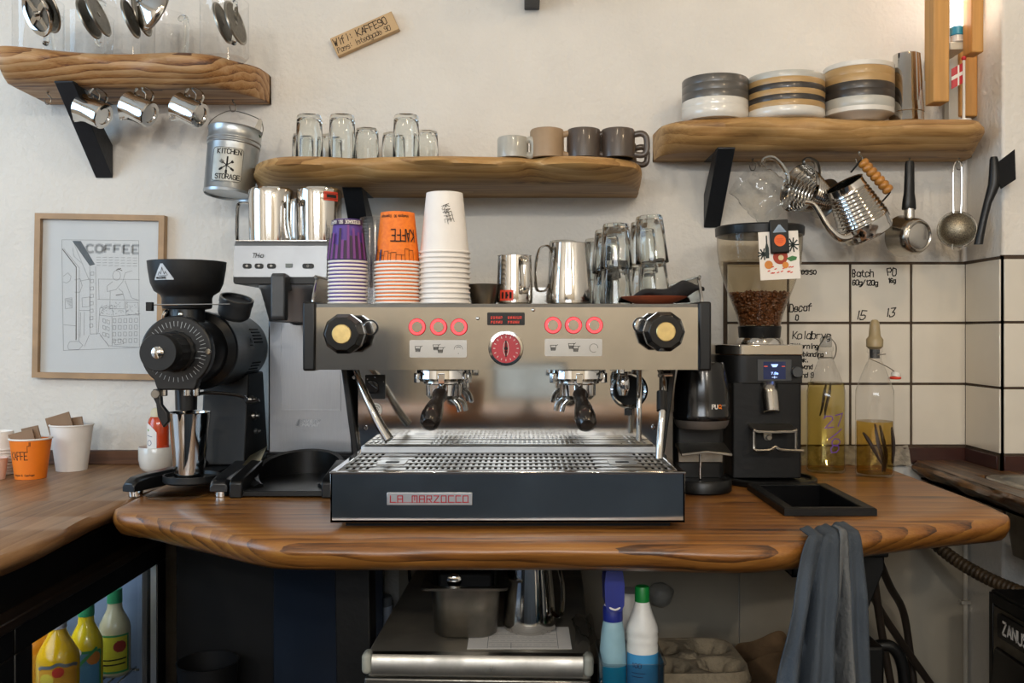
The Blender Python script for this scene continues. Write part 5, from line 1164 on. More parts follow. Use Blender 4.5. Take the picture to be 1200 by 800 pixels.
b = B(); b.ribbon(tri(0, 0.010, 0.026, 0.016, 9), 0.0022, lambda x, z: Vector((x, -0.0106, z))); b.out('emblem', mat('pale_blue_emblem', '9db0c4', 0.5), clip)
b = B(); b.prism(circ(0.0125, 24, 0, -0.008)[:-1], 0.0101, 0.0108, FR); os_ = b.out('orange_sticker', mat('sticker_orange', 'ee6a22', 0.5), clip)
b = B(); b.ribbon([[(-0.006, -0.005), (0.006, -0.005)], [(-0.007, -0.009), (0.007, -0.009)], [(-0.005, -0.013), (0.005, -0.013)]], 0.0012, lambda x, z: Vector((x, -0.0110, z))); b.out('sticker_print', RED, os_)
# screen and dial
x0, x1, za, zc_ = kx(887, DK), kx(927, DK), kz(446, DK), kz(421, DK)
b = B(); b.prism(rrect(x0, x1, za, zc_, 0.002), -KF - 0.002, -KF + 0.004, FR); bz = b.out('screen_bezel', GREYP, hd, bevel=0.0006)
sx0, sx1, sz0, sz1 = kx(894, DK), kx(920, DK), kz(444, DK), kz(423.5, DK)
b = B(); b.box(sx0, sx1, KF - 0.0046, KF - 0.0036, sz0, sz1); sc_ = b.out('screen', mat('blue_screen', '1a2038', 0.15, emit='2f4480', estr=0.25), hd)
b = B(); mx_ = (sx0 + sx1) / 2; wdt = (sx1 - sx0)
b.ribbon([[(mx_ - 0.007 + 0.0007 * k, sz1 - 0.006 - 0.001 * k), (mx_ + 0.007 - 0.0007 * k, sz1 - 0.006 - 0.001 * k)] for k in range(6)] + text('7.8s', 0.0045, mx_ - 0.007, sz0 + 0.010) + [[(mx_ - 0.005, sz0 + 0.004), (mx_ + 0.005, sz0 + 0.004)], [(mx_, sz0 + 0.002), (mx_, sz0 + 0.007)]], 0.0012, front(KF - 0.0050)); b.out('screen_digits', mat('screen_light', 'bcd4ff', 0.3, emit='bcd4ff', estr=0.9), hd)
b = B(); b.ribbon([[(sx0 + 0.002, sz1 - 0.010), (sx0 + 0.008, sz1 - 0.010)], [(sx1 - 0.008, sz1 - 0.010), (sx1 - 0.002, sz1 - 0.010)]], 0.0012, front(KF - 0.0050)); b.out('screen_marks', mat('screen_orange', 'ff7040', 0.3, emit='ff6030', estr=0.7), hd)
b = B(); b.lathe([(0, 0), (0.0115, 0), (0.0115, 0.012), (0.0105, 0.014), (0, 0.014)], 26, T(kx(932.5, DK), KF - 0.002, kz(435.5, DK)) @ FR); b.out('selector_dial', GREYP, hd)
# chute and portafilter fork
M = T(kx(901, DK), KF + 0.004, kz(452, DK)) @ RX(158)
b = B(); b.lathe([(0.0185, -0.004), (0.0185, 0.020), (0.017, 0.058), (0.014, 0.060)], 24, M, ang=215); b.out('chute', SS, k_, solid=0.002)
b = B(); zf = kz(498, DK); zl = kz(524, DK)
w0, w1 = kx(880, DK - 0.03), kx(931, DK - 0.03)
b.loops([[(x, KF + 0.001, zf + 0.004), (x, KF + 0.001, zf - 0.002), (x, KF - 0.052, zf - 0.008 - dz), (x, KF - 0.052, zf - 0.003 - dz)] for x, dz in ((w0, 0.0), (w0 + 0.010, 0.003), ((w0 + w1) / 2, 0.004), (w1 - 0.010, 0.003), (w1, 0.0))]); fk = b.out('portafilter_fork', SSD, k_, bevel=0.001)
b = B(); b.tube([(w0 + 0.002, KF - 0.046, zf - 0.006), (w0 + 0.002, KF - 0.046, zl + 0.006), (w0 + 0.008, KF - 0.05, zl), ((w0 + w1) / 2 - 0.012, KF - 0.052, zl + 0.001), ((w0 + w1) / 2, KF - 0.05, zl + 0.007), ((w0 + w1) / 2 + 0.012, KF - 0.052, zl + 0.001), (w1 + 0.012, KF - 0.052, zl - 0.001)], 0.0036, 8, 4); b.out('fork_arm', SSD, fk)
b = B(); b.tube([(w1 - 0.002, KF - 0.046, zf - 0.006), (w1 - 0.002, KF - 0.046, zl + 0.002)], 0.003, 8, 1); b.out('fork_arm', SSD, fk)
b = B(); b.prism(rrect(-0.0085, 0.0085, -0.014, 0.014, 0.008), 0, 0.005, T(kx(899, DK), KF, kz(508, DK)) @ FR); b.disc(0.006, 0.005, 0.012, 16, T(kx(900, DK), KF, kz(512, DK)) @ FR, 0.001); b.out('fork_mount', SSD, fk)
# ------------------------------------------------------------------ swing-top bottles with vanilla pods
SYR = glass('pale_syrup', 'f5ecc2', 'd9cb94', 0.6); SYR2 = glass('amber_liquid', 'e9d699', 'b99f58', 0.6)
POD = mat('vanilla_pod', '2a1a10', 0.6, var=0.2, nscale=30, bump=0.3)
def swing_bottle(label, loc, r_, h, sh, fill, liq, n=8):
    t = root('glass_bottle', label, 'bottle', loc)
    md = lambda a, z: 1 - 0.035 * (0.5 - 0.5 * math.cos(a * n)) * (1 if z < sh else 0)
    b = B(); b.lathe([(0, 0), (r_ - 0.004, 0), (r_, 0.005), (r_, sh * 0.92), (r_ * 0.96, sh), (r_ * 0.62, sh + (h - sh) * 0.42), (r_ * 0.40, sh + (h - sh) * 0.66), (0.0145, h - 0.030), (0.0135, h - 0.012), (0.0165, h - 0.010), (0.0165, h), (0.010, h)], 48, None, mod=md); b.out('glass_body', GLSF, t)
    b = B(); b.lathe([(0, 0.006), (r_ - 0.005, 0.006), (r_ - 0.003, 0.010), (min(r_, r_) - 0.0025, min(fill, sh * 0.92)), (r_ * (0.955 if fill > sh * 0.92 else 1) - 0.0025, fill), (0, fill)], 40, None, mod=md); b.out('liquid', liq, t)
    return t
d = 2.160
b1 = swing_bottle('ribbed glass bottle of pale syrup with purple handwritten 27/8', (pxX(968, d), d - DW, ZC + 0.0005), 0.045, 0.288, 0.185, 0.205, SYR)
b = B(); b.ribbon([[(x * 1.0, y) for x, y in st] for st in text('27', 0.026, -0.012, 0.104, 0.1, 5.4, 0.2, 8, 1.1)] + [[(-0.004, 0.078), (0.028, 0.102)]] + text('8', 0.030, 0.000, 0.050, 0.2, 4.4, 0.2, 0, 0.9), 0.0024, lambda x, y: Vector((0.0455 * math.cos(-PI / 2 - 0.12 + x / 0.045), 0.0455 * math.sin(-PI / 2 - 0.12 + x / 0.045), y))); b.out('purple_handwriting', mat('purple_marker', '6a3f96', 0.6), b1)
for q in ([(-0.006, -0.02, 0.203), (-0.012, -0.024, 0.18), (-0.016, -0.024, 0.15), (-0.022, -0.024, 0.13)], [(0.004, -0.02, 0.205), (-0.002, -0.028, 0.18), (-0.010, -0.030, 0.15), (-0.012, -0.028, 0.125)]):
    b = B(); b.tube(q, [0.002, 0.0035, 0.003, 0.0015], 8, 5); b.out('vanilla_pod', POD, b1)
b = B(); b.lathe([(0, 0.286), (0.012, 0.286), (0.0135, 0.290), (0.0135, 0.305), (0.009, 0.311), (0, 0.312)], 24); st_ = b.out('stopper', PLC, b1)
b = B()
for s_ in (-1, 1): b.tube([(s_ * 0.0165, 0, 0.258), (s_ * 0.021, -0.004, 0.270), (s_ * 0.019, -0.012, 0.290), (s_ * 0.008, -0.012, 0.306), (0, -0.006, 0.312)], 0.0012, 6, 4)
b.tube(circ(0.0150, 18) and [(0.0152 * math.cos(2 * PI * k / 18), 0.0152 * math.sin(2 * PI * k / 18), 0.262) for k in range(18)], 0.0012, 6, 1, closed=True); b.out('wire_bail', SSD, b1)
d = 2.100
b2 = swing_bottle('glass bottle half full of amber syrup with dark pods and a rubber teat', (pxX(1025, d), d - DW, ZC + 0.0005), 0.0425, 0.285, 0.190, 0.122, SYR2)
for q in ([(0.010, -0.02, 0.012), (0.008, -0.028, 0.04), (-0.004, -0.03, 0.08), (-0.010, -0.028, 0.118)], [(0.006, -0.024, 0.03), (-0.012, -0.03, 0.060), (-0.026, -0.028, 0.085), (-0.033, -0.02, 0.098)], [(0.014, -0.022, 0.012), (0.014, -0.03, 0.05), (0.006, -0.033, 0.085), (0.000, -0.03, 0.115)], [(0.032, -0.02, 0.03), (0.034, -0.02, 0.07), (0.030, -0.022, 0.11)]):
    b = B(); b.tube(q, [0.002, 0.0042, 0.0045, 0.002], 8, 5); b.out('vanilla_pod', POD, b2)
b = B(); b.lathe([(0, 0.282), (0.011, 0.282), (0.018, 0.288), (0.0185, 0.304), (0.0165, 0.307), (0.013, 0.312), (0.0115, 0.330), (0.010, 0.342), (0.006, 0.348), (0, 0.349)], 26); b.out('rubber_teat', mat('translucent_rubber', 'b5a179', 0.4, trans=0.3), b2)
b = B(); b.lathe([(0, 0.262), (0.011, 0.262), (0.011, 0.284), (0, 0.284)], 18); b.out('pourer', GREYP, b2)
b = B(); b.tube([(-0.015, -0.006, 0.262), (0.010, -0.016, 0.250), (0.030, -0.020, 0.238), (0.042, -0.016, 0.228)], 0.0013, 6, 4); b.tube([(0.000, -0.016, 0.270), (0.018, -0.018, 0.272)], 0.0013, 6, 2); wb = b.out('wire_bail', SSD, b2)
b = B(); b.lathe([(0, 0), (0.010, 0), (0.0105, 0.006), (0.008, 0.010), (0, 0.011)], 18, T(0.040, -0.016, 0.222) @ RY(14)); b.out('white_stopper', CERW, wb)
b = B(); b.tube([(0.040 + 0.0095 * math.cos(2 * PI * k / 16), -0.016 + 0.0095 * math.sin(2 * PI * k / 16), 0.219) for k in range(16)], 0.003, 8, 1, closed=True); b.out('red_gasket', RED, wb)
# ------------------------------------------------------------------ knock-box frame let into the worktop
x0, x1, y0, y1 = 0.458, 0.620, 1.640 - DW, 1.912 - DW
kb = root('knock_box', 'black rectangular knock-box frame set on the worktop front at right', 'knock box', ((x0 + x1) / 2, (y0 + y1) / 2, ZC))
hw_, hl = (x1 - x0) / 2, (y1 - y0) / 2; t_ = 0.019
b = B()
O_ = [(-hw_, -hl), (hw_, -hl), (hw_, hl), (-hw_, hl)]; I_ = [(-hw_ + t_, -hl + t_), (hw_ - t_, -hl + t_), (hw_ - t_, hl - t_), (-hw_ + t_, hl - t_)]
rows = []
for (oo, ii) in zip(O_ + O_[:1], I_ + I_[:1]):
    rows.append([(oo[0], oo[1], 0.0005), (oo[0], oo[1], 0.012), (oo[0] * 0.97, oo[1] * 0.98, 0.014), (ii[0], ii[1], 0.013), (ii[0], ii[1], 0.0005)])
b.loops(rows, caps=False); b.out('frame', BLKP, kb)
b = B(); q = (-hw_ + t_, hw_ - t_, -hl + t_, hl - t_)
b.box(q[0], q[1], q[2], q[3], -0.112, -0.108); b.box(q[0], q[0] + 0.002, q[2], q[3], -0.11, 0.012); b.box(q[1] - 0.002, q[1], q[2], q[3], -0.11, 0.012); b.box(q[0], q[1], q[2], q[2] + 0.002, -0.11, 0.012); b.box(q[0], q[1], q[3] - 0.002, q[3], -0.11, 0.012); b.out('well', BLKG, kb)
b = B(); b.tube([(-hw_ + t_, 0.0, -0.03), (hw_ - t_, 0.0, -0.03)], 0.004, 10, 1); b.out('knock_bar', BLK, kb)
rnd = random.Random(6); b = B()
for _ in range(160):
    x = rnd.uniform(0.0, hw_ - t_); y = hl - t_ - abs(rnd.gauss(0, 0.06)); 
    if y < -hl + t_: continue
    b.ball((x, y, -0.107), rnd.uniform(0.0008, 0.0022), 6, 4)
o = b.out('coffee_grounds', mat('coffee_grounds', '3a2414', 0.9), kb); o['kind'] = 'stuff'
# ------------------------------------------------------------------ sink
sk = root('sink', 'steel sink basin let into the dark right worktop', 'sink', (1.235, -0.462, 0.905))
b = B(); ow = rrect(-0.25, 0.30, -0.215, 0.205, 0.05, 6); iw = rrect(-0.228, 0.28, -0.193, 0.183, 0.045, 6); lw_ = rrect(-0.21, 0.26, -0.175, 0.165, 0.04, 6)
b.loops([[(x, y, 0.004) for x, y in ow], [(x, y, 0.0085) for x, y in ow], [(x, y, 0.0085) for x, y in iw], [(x, y, -0.15) for x, y in lw_]], caps=False)
b.face([b.v((x, y, -0.15)) for x, y in lw_]); b.out('basin', SSD, sk, bevel=0.003)
b = B(); b.lathe([(0, 0), (0.03, 0), (0.032, 0.003), (0.02, 0.004), (0, 0.002)], 24, T(0.05, 0, -0.1498)); b.out('drain', SS, sk)
# ================================================================== hanging things, wall things, lamp
def strap_handle(b, pts, w, M=None, up=(0, 0, 1)):
    b.tube(pts, w / 2, 8, 5, flat=0.2, M=M, up=up)
# ------------------------------------------------------------------ three little steel jugs hung by their handles
jd = 2.135
proto = None
for i, (px, py, lab) in enumerate(((108, 130, 'small steel jug hanging in front of the black bracket, leftmost of three'), (162, 128, 'small steel jug in the middle of the three hanging under the left shelf'), (221, 129, 'small steel jug nearest the zinc bucket, hanging under the left shelf'))):
    c = W(px, py, jd)
    # local +Z runs from base to mouth; base faces right, towards the viewer and a little down
    base_dir = Vector((0.90, -0.18, -0.42)).normalized()
    z_ = -base_dir; up = Vector((0, 0, 1)); y_ = (up - z_ * up.dot(z_)).normalized(); x_ = y_.cross(z_)
    R = Matrix((x_, y_, z_)).transposed().to_4x4()
    M = T(*c) @ R
    if proto is None:
        r = root('steel_jug', lab, 'jug', (0, 0, 0), group='small steel jugs under the left shelf'); r.matrix_world = M
        b = B(); h = 0.0225; rr0 = 0.030
        sp = lambda a, z: 1 + 0.28 * max(0, math.cos(a + PI / 2)) ** 20 * max(0, z - 0.008) / 0.02
        b.lathe([(0, -h * 1.36), (0.018, -h * 1.36), (0.0195, -h * 1.5), (0.0275, -h * 1.5), (0.0300, -h * 1.4), (0.0305, -h * 1.2), (0.0300, h * 0.2), (0.0290, h * 0.8), (0.0300, h * 1.40), (0.0288, h * 1.40), (0.0278, h * 0.8), (0.0288, 0), (0.029, -h * 1.25), (0, -h * 1.3)], 36, None, mod=sp); b.out('body', SSP, r)
        b = B(); b.tube([(0, 0.0295, h * 0.95), (0, 0.036, h * 1.05), (0, 0.050, h * 0.80), (0, 0.053, h * 0.45), (0, 0.0500, -h * 0.55), (0, 0.044, -h * 0.95), (0, 0.0298, -h * 1.0)], 0.0052, 8, 5, flat=0.22, up=(0, 1, 0)); b.out('handle', SSP, r); proto = r
    else:
        k = dup(proto, (0, 0, 0), 0, lab); k.matrix_world = M
# ------------------------------------------------------------------ zinc storage bucket
bkM = W(272, 191, 2.15); tilt = RY(4)
r = root('zinc_bucket', 'zinc bucket lettered kitchen storage hanging from the left shelf', 'bucket', (0, 0, 0)); r.matrix_world = T(*bkM) @ tilt @ RX(-6)
h2 = 0.076; rt, rb = 0.0595, 0.0555
b = B(); b.lathe([(0, -h2 + 0.004), (rb - 0.003, -h2 + 0.004), (rb - 0.002, -h2), (rb, -h2), (rb + 0.0015, -h2 + 0.006), (rb + 0.0005, -h2 + 0.008), (rt - 0.0015, h2 - 0.040), (rt + 0.0003, h2 - 0.038), (rt + 0.0003, h2 - 0.035), (rt - 0.001, h2 - 0.033), (rt - 0.001, h2 - 0.030), (rt + 0.0006, h2 - 0.028), (rt + 0.0006, h2 - 0.025), (rt - 0.0005, h2 - 0.023), (rt, h2 - 0.002), (rt + 0.0015, h2), (rt, h2 + 0.001), (rt - 0.002, h2 - 0.001), (rb - 0.002, -h2 + 0.006), (0, -h2 + 0.006)], 48); b.out('body', ZINC, r)
bm_ = lambda off=0.0006: (lambda x, y: Vector(((0.0575 + off + 0.012 * y) * math.cos(-PI / 2 + 0.12 + x / 0.058), (0.0575 + off + 0.012 * y) * math.sin(-PI / 2 + 0.12 + x / 0.058), y)))
b = B(); b.ribbon(subdiv([[(-0.034, -0.018), (0.034, -0.018)]], 16), 0.078, bm_(0.0004)); lb = b.out('label_panel', mat('pale_zinc_label', 'adaca4', 0.45, 0.5), r)
b = B(); bx = rrect(-0.0345, 0.0345, -0.056, 0.020, 0.008); bx.append(bx[0])
b.ribbon(subdiv([bx], 8), 0.0009, bm_(0.0012)); b.ribbon(subdiv(text('KITCHEN', 0.0105, -0.0235, 0.006, 0, 5.2, 0, 0, 0.88) + text('STORAGE', 0.0105, -0.0235, -0.0515, 0, 5.2, 0, 0, 0.88), 2), 0.0018, bm_(0.0012))
def rot_(pts, a): return [(x * math.cos(math.radians(a)) - y * math.sin(math.radians(a)), -0.0205 + x * math.sin(math.radians(a)) + y * math.cos(math.radians(a))) for x, y in pts]
for a, kind in ((0, 'k'), (55, 'f'), (-55, 's')):
    b.ribbon(subdiv([rot_([(0, -0.019), (0, 0.015)], a)], 8), 0.0022, bm_(0.0012))
    b.ribbon(subdiv([rot_([(0, -0.019), (0, -0.011)], a)], 3), 0.0048, bm_(0.0012))
    if kind == 'f': b.ribbon([rot_([(q, 0.010), (q, 0.018)], a) for q in (-0.003, 0, 0.003)] + [rot_([(-0.003, 0.010), (0.003, 0.010)], a)], 0.0013, bm_(0.0012))
    elif kind == 's': b.ribbon([rot_([(0, 0.012), (0, 0.017)], a)], 0.006, bm_(0.0012))
    else: b.ribbon([rot_([(0.0008, 0.004), (0.0008, 0.018)], a)], 0.0035, bm_(0.0012))
b.out('black_print', INK, lb)
hk = Vector(W(273, 119, (ZLU - ZE) * FPX / (VY - 117)))
inv = r.matrix_world.inverted(); topp = inv @ Vector((hk.x, hk.y, ZLU - 0.026))
b = B(); b.tube([(-rt - 0.001, 0, h2 - 0.008), (-rt - 0.003, 0, h2 + 0.012), (-0.047 + topp.x * 0.3, topp.y * 0.5, topp.z * 0.82), (topp.x, topp.y, topp.z), (0.047 + topp.x * 0.3, topp.y * 0.5, topp.z * 0.82), (rt + 0.003, 0, h2 + 0.012), (rt + 0.001, 0, h2 - 0.008)], 0.0011, 6, 8); b.out('wire_handle', SSD, r)
kn = root('palette_knife', 'steel palette knife sticking up out of the zinc bucket', 'knife', (0, 0, 0)); kn.matrix_world = r.matrix_world @ T(0.030, 0.010, 0.02) @ RY(14)
b = B(); b.prism([(-0.007, -0.03), (0.007, -0.03), (0.0085, 0.06), (0.006, 0.088), (0, 0.095), (-0.005, 0.088), (-0.0075, 0.06)], 0, 0.0012, FR); b.out('blade', SSD, kn)
hr_ = root('clip_tool', 'dark green handled tool inside the zinc bucket', 'tool', (0, 0, 0)); hr_.matrix_world = r.matrix_world @ T(0.020, -0.005, 0.0) @ RY(24)
b = B(); b.tube([(0, 0, -0.03), (0, 0, 0.05), (0.004, 0, 0.078)], [0.006, 0.007, 0.008], 10, 4); b.out('handle', mat('dark_green_handle', '2a4a2c', 0.5), hr_)
b = B(); b.box(-0.004, 0.004, -0.002, 0.002, -0.06, -0.03); b.out('blade', SSD, hr_)
# ------------------------------------------------------------------ glass press beakers and their filter discs
def beaker(px, d, hdir, lab, r_=0.0535, h=0.128, side=0):
    t = root('glass_beaker', lab, 'beaker', (pxX(px, d), d - DW, ZL + 0.001), hdir, group='glass press beakers on the upper left shelf')
    b = B(); md = lambda a, z: 1 + 0.10 * max(0, math.cos(a - PI)) ** 40 * max(0, z - h * 0.85) / (h * 0.15)
    b.lathe([(0, 0.0), (r_ - 0.006, 0.0), (r_, 0.006), (r_, h - 0.004), (r_ + 0.001, h), (r_ - 0.0012, h)], 44, None, mod=md); b.out('glass_wall', GLSB, t)
    b = B(); b.tube([(r_ + 0.0005, 0, h * 0.86), (r_ + 0.010, 0, h * 0.90), (r_ + 0.022, 0, h * 0.86), (r_ + 0.025, 0, h * 0.70), (r_ + 0.022, 0, h * 0.38), (r_ + 0.016, 0, h * 0.20), (r_ + 0.010, 0, h * 0.16)], [0.0062, 0.0058, 0.0058, 0.0058, 0.0065], 10, 5); b.out('glass_handle', GLSR, t)
    return t
bd = 2.140
beaker(45, bd, -50, 'leftmost glass press beaker on the upper left shelf')
beaker(103, bd + 0.092, -150, 'second glass press beaker from left on the upper left shelf')
beaker(152, bd, -140, 'third glass press beaker, left of the domed filter')
beaker(193, bd + 0.092, -32, 'fourth glass press beaker with the domed filter over it')
beaker(263, bd, -55, 'rightmost glass press beaker standing apart on the left shelf')
SSF = mat('dull_mesh_steel', '7d766a', 0.42, 1.0, var=0.2, nscale=260); SSF2 = mat('dull_steel_rim', '9d988e', 0.3, 1.0, var=0.05)
def press_filter(lab, px, py, d, nrm, holes=False, dome=False, r_=0.047):
    c = W(px, py, d); n = Vector(nrm).normalized()
    t = root('press_filter', lab, 'filter', (0, 0, 0), group='press filter discs on the upper left shelf')
    t.matrix_world = T(*c) @ n.to_track_quat('Z', 'Y').to_matrix().to_4x4()
    b = B()
    if dome:
        b.lathe([(0.008, 0.030), (0.012, 0.032), (0.022, 0.026), (0.036, 0.016), (r_ - 0.002, 0.006), (r_, 0.002), (r_, -0.003), (r_ - 0.002, -0.003), (0.036, 0.013), (0.008, 0.028)], 40); b.out('dome', SSP, t)
        b = B(); b.disc(0.006, 0.026, 0.040, 14, None, 0.002); b.out('hub', SSD, t)
        b = B(); b.tube([(r_ * 0.94 * math.cos(2 * PI * k / 36), r_ * 0.94 * math.sin(2 * PI * k / 36), -0.005) for k in range(36)], 0.0035, 8, 1, closed=True); b.out('spring_ring', SSD, t)
        return t
    if holes:
        b.lathe([(r_ * 0.80, -0.002), (r_, -0.002), (r_ + 0.001, 0.003), (r_ - 0.001, 0.005), (r_ * 0.84, 0.003), (r_ * 0.80, 0.002)], 40)
        for k in range(4):
            b.box(0.010, r_ * 0.83, -0.006, 0.006, -0.0005, 0.0025, RZ(90 * k + 20))
        b.disc(0.014, -0.001, 0.0032, 22); b.out('cross_plate', SSP, t)
        b = B(); b.disc(r_ * 0.82, -0.0025, -0.0015, 30); b.out('mesh_screen', SSD, t)
    else:
        b.disc(r_, -0.0015, 0.0015, 40, None, 0.0006); b.lathe([(0, 0.0015), (r_ * 0.4, 0.0015), (r_ * 0.5, 0.004), (r_ * 0.6, 0.0015)], 30); b.out('plate', SSF, t)
        b = B(); b.tube([(r_ * math.cos(2 * PI * k / 40), r_ * math.sin(2 * PI * k / 40), 0) for k in range(40)], 0.0030, 8, 1, closed=True); b.out('rim', SSF2, t)
    b = B(); b.disc(0.006, -0.003, 0.009, 14, None, 0.001); b.out('hub', SSD, t)
    return t
fd = bd - 0.085
press_filter('cross-spoked press filter facing the viewer over the leftmost beaker', 44, 16, fd, (-0.55, -0.72, -0.42), holes=True, r_=0.048)
press_filter('plain press filter disc close behind the cross-spoked one', 55, 12, fd + 0.02, (-0.60, -0.66, -0.42))
press_filter('thin press filter seen nearly edge-on over the second beaker', 104, 22, fd, (-0.95, 0.04, -0.34), r_=0.043)
press_filter('shiny press filter disc right beside the thin one', 115, 17, fd + 0.01, (-0.93, 0.0, -0.36), r_=0.047)
press_filter('narrow edge-on press filter left of the domed one', 153, 22, fd, (-0.95, -0.02, -0.28), r_=0.040)
press_filter('dark press filter disc half behind the domed one', 166, 18, fd + 0.035, (-0.95, 0.0, -0.26), r_=0.044)
press_filter('domed shiny press filter facing lower left', 180, 12, fd - 0.01, (-0.62, -0.62, 0.36), dome=True, r_=0.049)
press_filter('press filter edge-on in front of the rightmost beaker handle', 261, 27, fd, (-0.95, 0.06, -0.26), r_=0.043)
press_filter('press filter furthest right on the upper left shelf', 276, 27, fd + 0.012, (-0.95, 0.12, -0.26), r_=0.046)
# ------------------------------------------------------------------ framed drawing
fw, fh = 0.313, 0.398
pf = root('picture_frame', 'pale wood framed line drawing hanging on the left wall', 'picture', (0, 0, 0)); cpt = W(117, 347.5, DW - 0.012)
pf.matrix_world = T(cpt.x, -0.0005, cpt.z) @ RY(1.1)
t_ = 0.0135
b = B(); rows = []
for ox, oz in ((-1, -1), (1, -1), (1, 1), (-1, 1), (-1, -1)):
    X_, Z_ = ox * fw / 2, oz * fh / 2; xi, zi = X_ - ox * t_, Z_ - oz * t_
    rows.append([(X_, 0, Z_), (X_, -0.022, Z_), (xi, -0.022, zi), (xi, 0, zi)])
b.loops(rows, caps=False); b.out('frame', mat('pale_oak_frame', 'ad8c66', 0.5, var=0.10, nscale=20, stretch=(1, 1, 1)), pf)
b = B(); b.box(-fw / 2 + t_, fw / 2 - t_, -0.008, -0.001, -fh / 2 + t_, fh / 2 - t_); mt = b.out('mount_paper', mat('mount_white', 'dfe3e4', 0.7, var=0.01), pf)
b = B(); b.box(-fw / 2 + t_, fw / 2 - t_, -0.0135, -0.0125, -fh / 2 + t_, fh / 2 - t_); b.out('glazing', GLSF, pf)
def PX(u, v): return ((u - 332.0) / 686 * 0.3748, -(v - 418) / 800 * 0.4372)      # from the zoomed view of the drawing
L_ = []
def pl(*q): L_.append([PX(*p) for p in q])
rect = [(155, 168), (497, 165), (510, 640), (172, 660), (155, 168)]; pl(*rect)
pl((158, 210), (222, 290), (226, 612)); pl((164, 206), (236, 292), (240, 616)); pl((205, 205), (210, 240), (245, 270)); pl((205, 172), (280, 345)); pl((282, 285), (290, 585)); pl((308, 285), (318, 585)); pl((240, 350), (285, 340)); pl((240, 480), (285, 480)); pl((285, 590), (265, 640)); pl((330, 580), (375, 640)); pl((290, 585), (325, 582), (330, 470), (362, 455))
for k in range(8): pl((286, 310 + k * 33), (300, 308 + k * 33), (301, 322 + k * 33), (287, 324 + k * 33), (286, 310 + k * 33))
pl((330, 500), (385, 505), (510, 490)); pl((335, 590), (375, 635), (510, 640)); pl((385, 505), (388, 636))
for rr in range(4):
    for cc in range(5): pl(*[(390 + cc * 24 + dx, 515 + rr * 30 - cc * 1.0 + dy) for dx, dy in ((0, 0), (13, 0), (13, 17), (0, 17), (0, 0))])
for rr in range(3): pl(*[(345 + dx, 515 + rr * 30 + dy) for dx, dy in ((0, 0), (12, 4), (12, 20), (0, 14), (0, 0))])
for rr in range(3): pl(*[(362 + dx, 520 + rr * 30 + dy) for dx, dy in ((0, 0), (12, 4), (12, 20), (0, 14), (0, 0))])
pl((330, 500), (345, 470), (385, 455), (390, 500)); pl((320, 340), (505, 338)); pl((320, 430), (505, 430)); pl((322, 340), (326, 430)); pl((440, 345), (470, 420), (500, 430))
pl((385, 350), (360, 370), (362, 395), (400, 385), (430, 350), (440, 310), (470, 300)); pl((375, 390), (375, 430), (440, 430), (430, 395), (412, 380)); pl(*[(402 + 18 * math.cos(a / 10 * 2 * PI), 322 + 22 * math.sin(a / 10 * 2 * PI)) for a in range(11)])
pl((375, 435), (375, 470), (440, 470), (440, 435)); pl((445, 440), (500, 440), (503, 495), (448, 498), (445, 440)); pl((175, 430), (205, 425), (207, 470), (177, 474), (175, 430)); pl((250, 425), (284, 420), (285, 462), (252, 465), (250, 425))
for k in range(7): pl((178 + k * 3, 435 + k * 5), (204, 432 + k * 5))
pl((165, 330), (185, 315), (200, 330), (195, 350), (180, 360), (165, 355)); pl((215, 345), (240, 340), (250, 370), (240, 400), (218, 400)); pl((170, 545), (225, 550)); pl((245, 490), (245, 600)); pl((262, 488), (262, 590))
pl((190, 640), (200, 620), (240, 618), (258, 635), (240, 655), (195, 655), (190, 640)); pl((395, 610), (430, 606), (440, 625), (400, 630), (395, 610))
for k in range(4):
    for j in range(7): pl((312 + j * 27, 243 + k * 12), (330 + j * 27, 242 + k * 12))
rnd = random.Random(12)
for k in range(60):
    u, v = rnd.uniform(335, 505), rnd.uniform(440, 500); pl((u, v), (u + rnd.uniform(-8, 8), v + rnd.uniform(-6, 6)))
L_ += [[(x, z) for x, z in st] for st in text('COFFEE', 0.0185, PX(285, 200)[0] - 0.010, PX(285, 222)[1], 0, 5.3, 0.1, 0, 1.35)]
b = B(); b.ribbon(L_, 0.0007, front(-0.0083)); b.out('line_drawing', mat('pencil_ink', '5b646c', 0.8), mt)
b = B(); b.ribbon([[(x, z) for x, z in st] for st in text('COFFEE', 0.0185, PX(285, 200)[0] - 0.010, PX(285, 222)[1], 0, 5.3, 0.1, 0, 1.35)], 0.0075, front(-0.0081)); b.out('outlined_lettering', mat('pencil_grey', 'b9c0c4', 0.8), mt)
b = B(); b.prism([PX(202, 172), PX(240, 172), PX(305, 275), PX(282, 282)], 0.0081, 0.0084, FR); b.out('dark_beam', mat('slate_ink', '4b5c68', 0.7), mt)
b = B(); b.ribbon([[PX(400, 298), PX(420, 290)], [PX(408, 292), PX(425, 300)], [PX(402, 410), PX(430, 405)], [PX(160, 210), PX(222, 288)], [PX(222, 288), PX(228, 610)]], 0.0016, front(-0.0085)); b.out('dark_strokes', INK, mt)
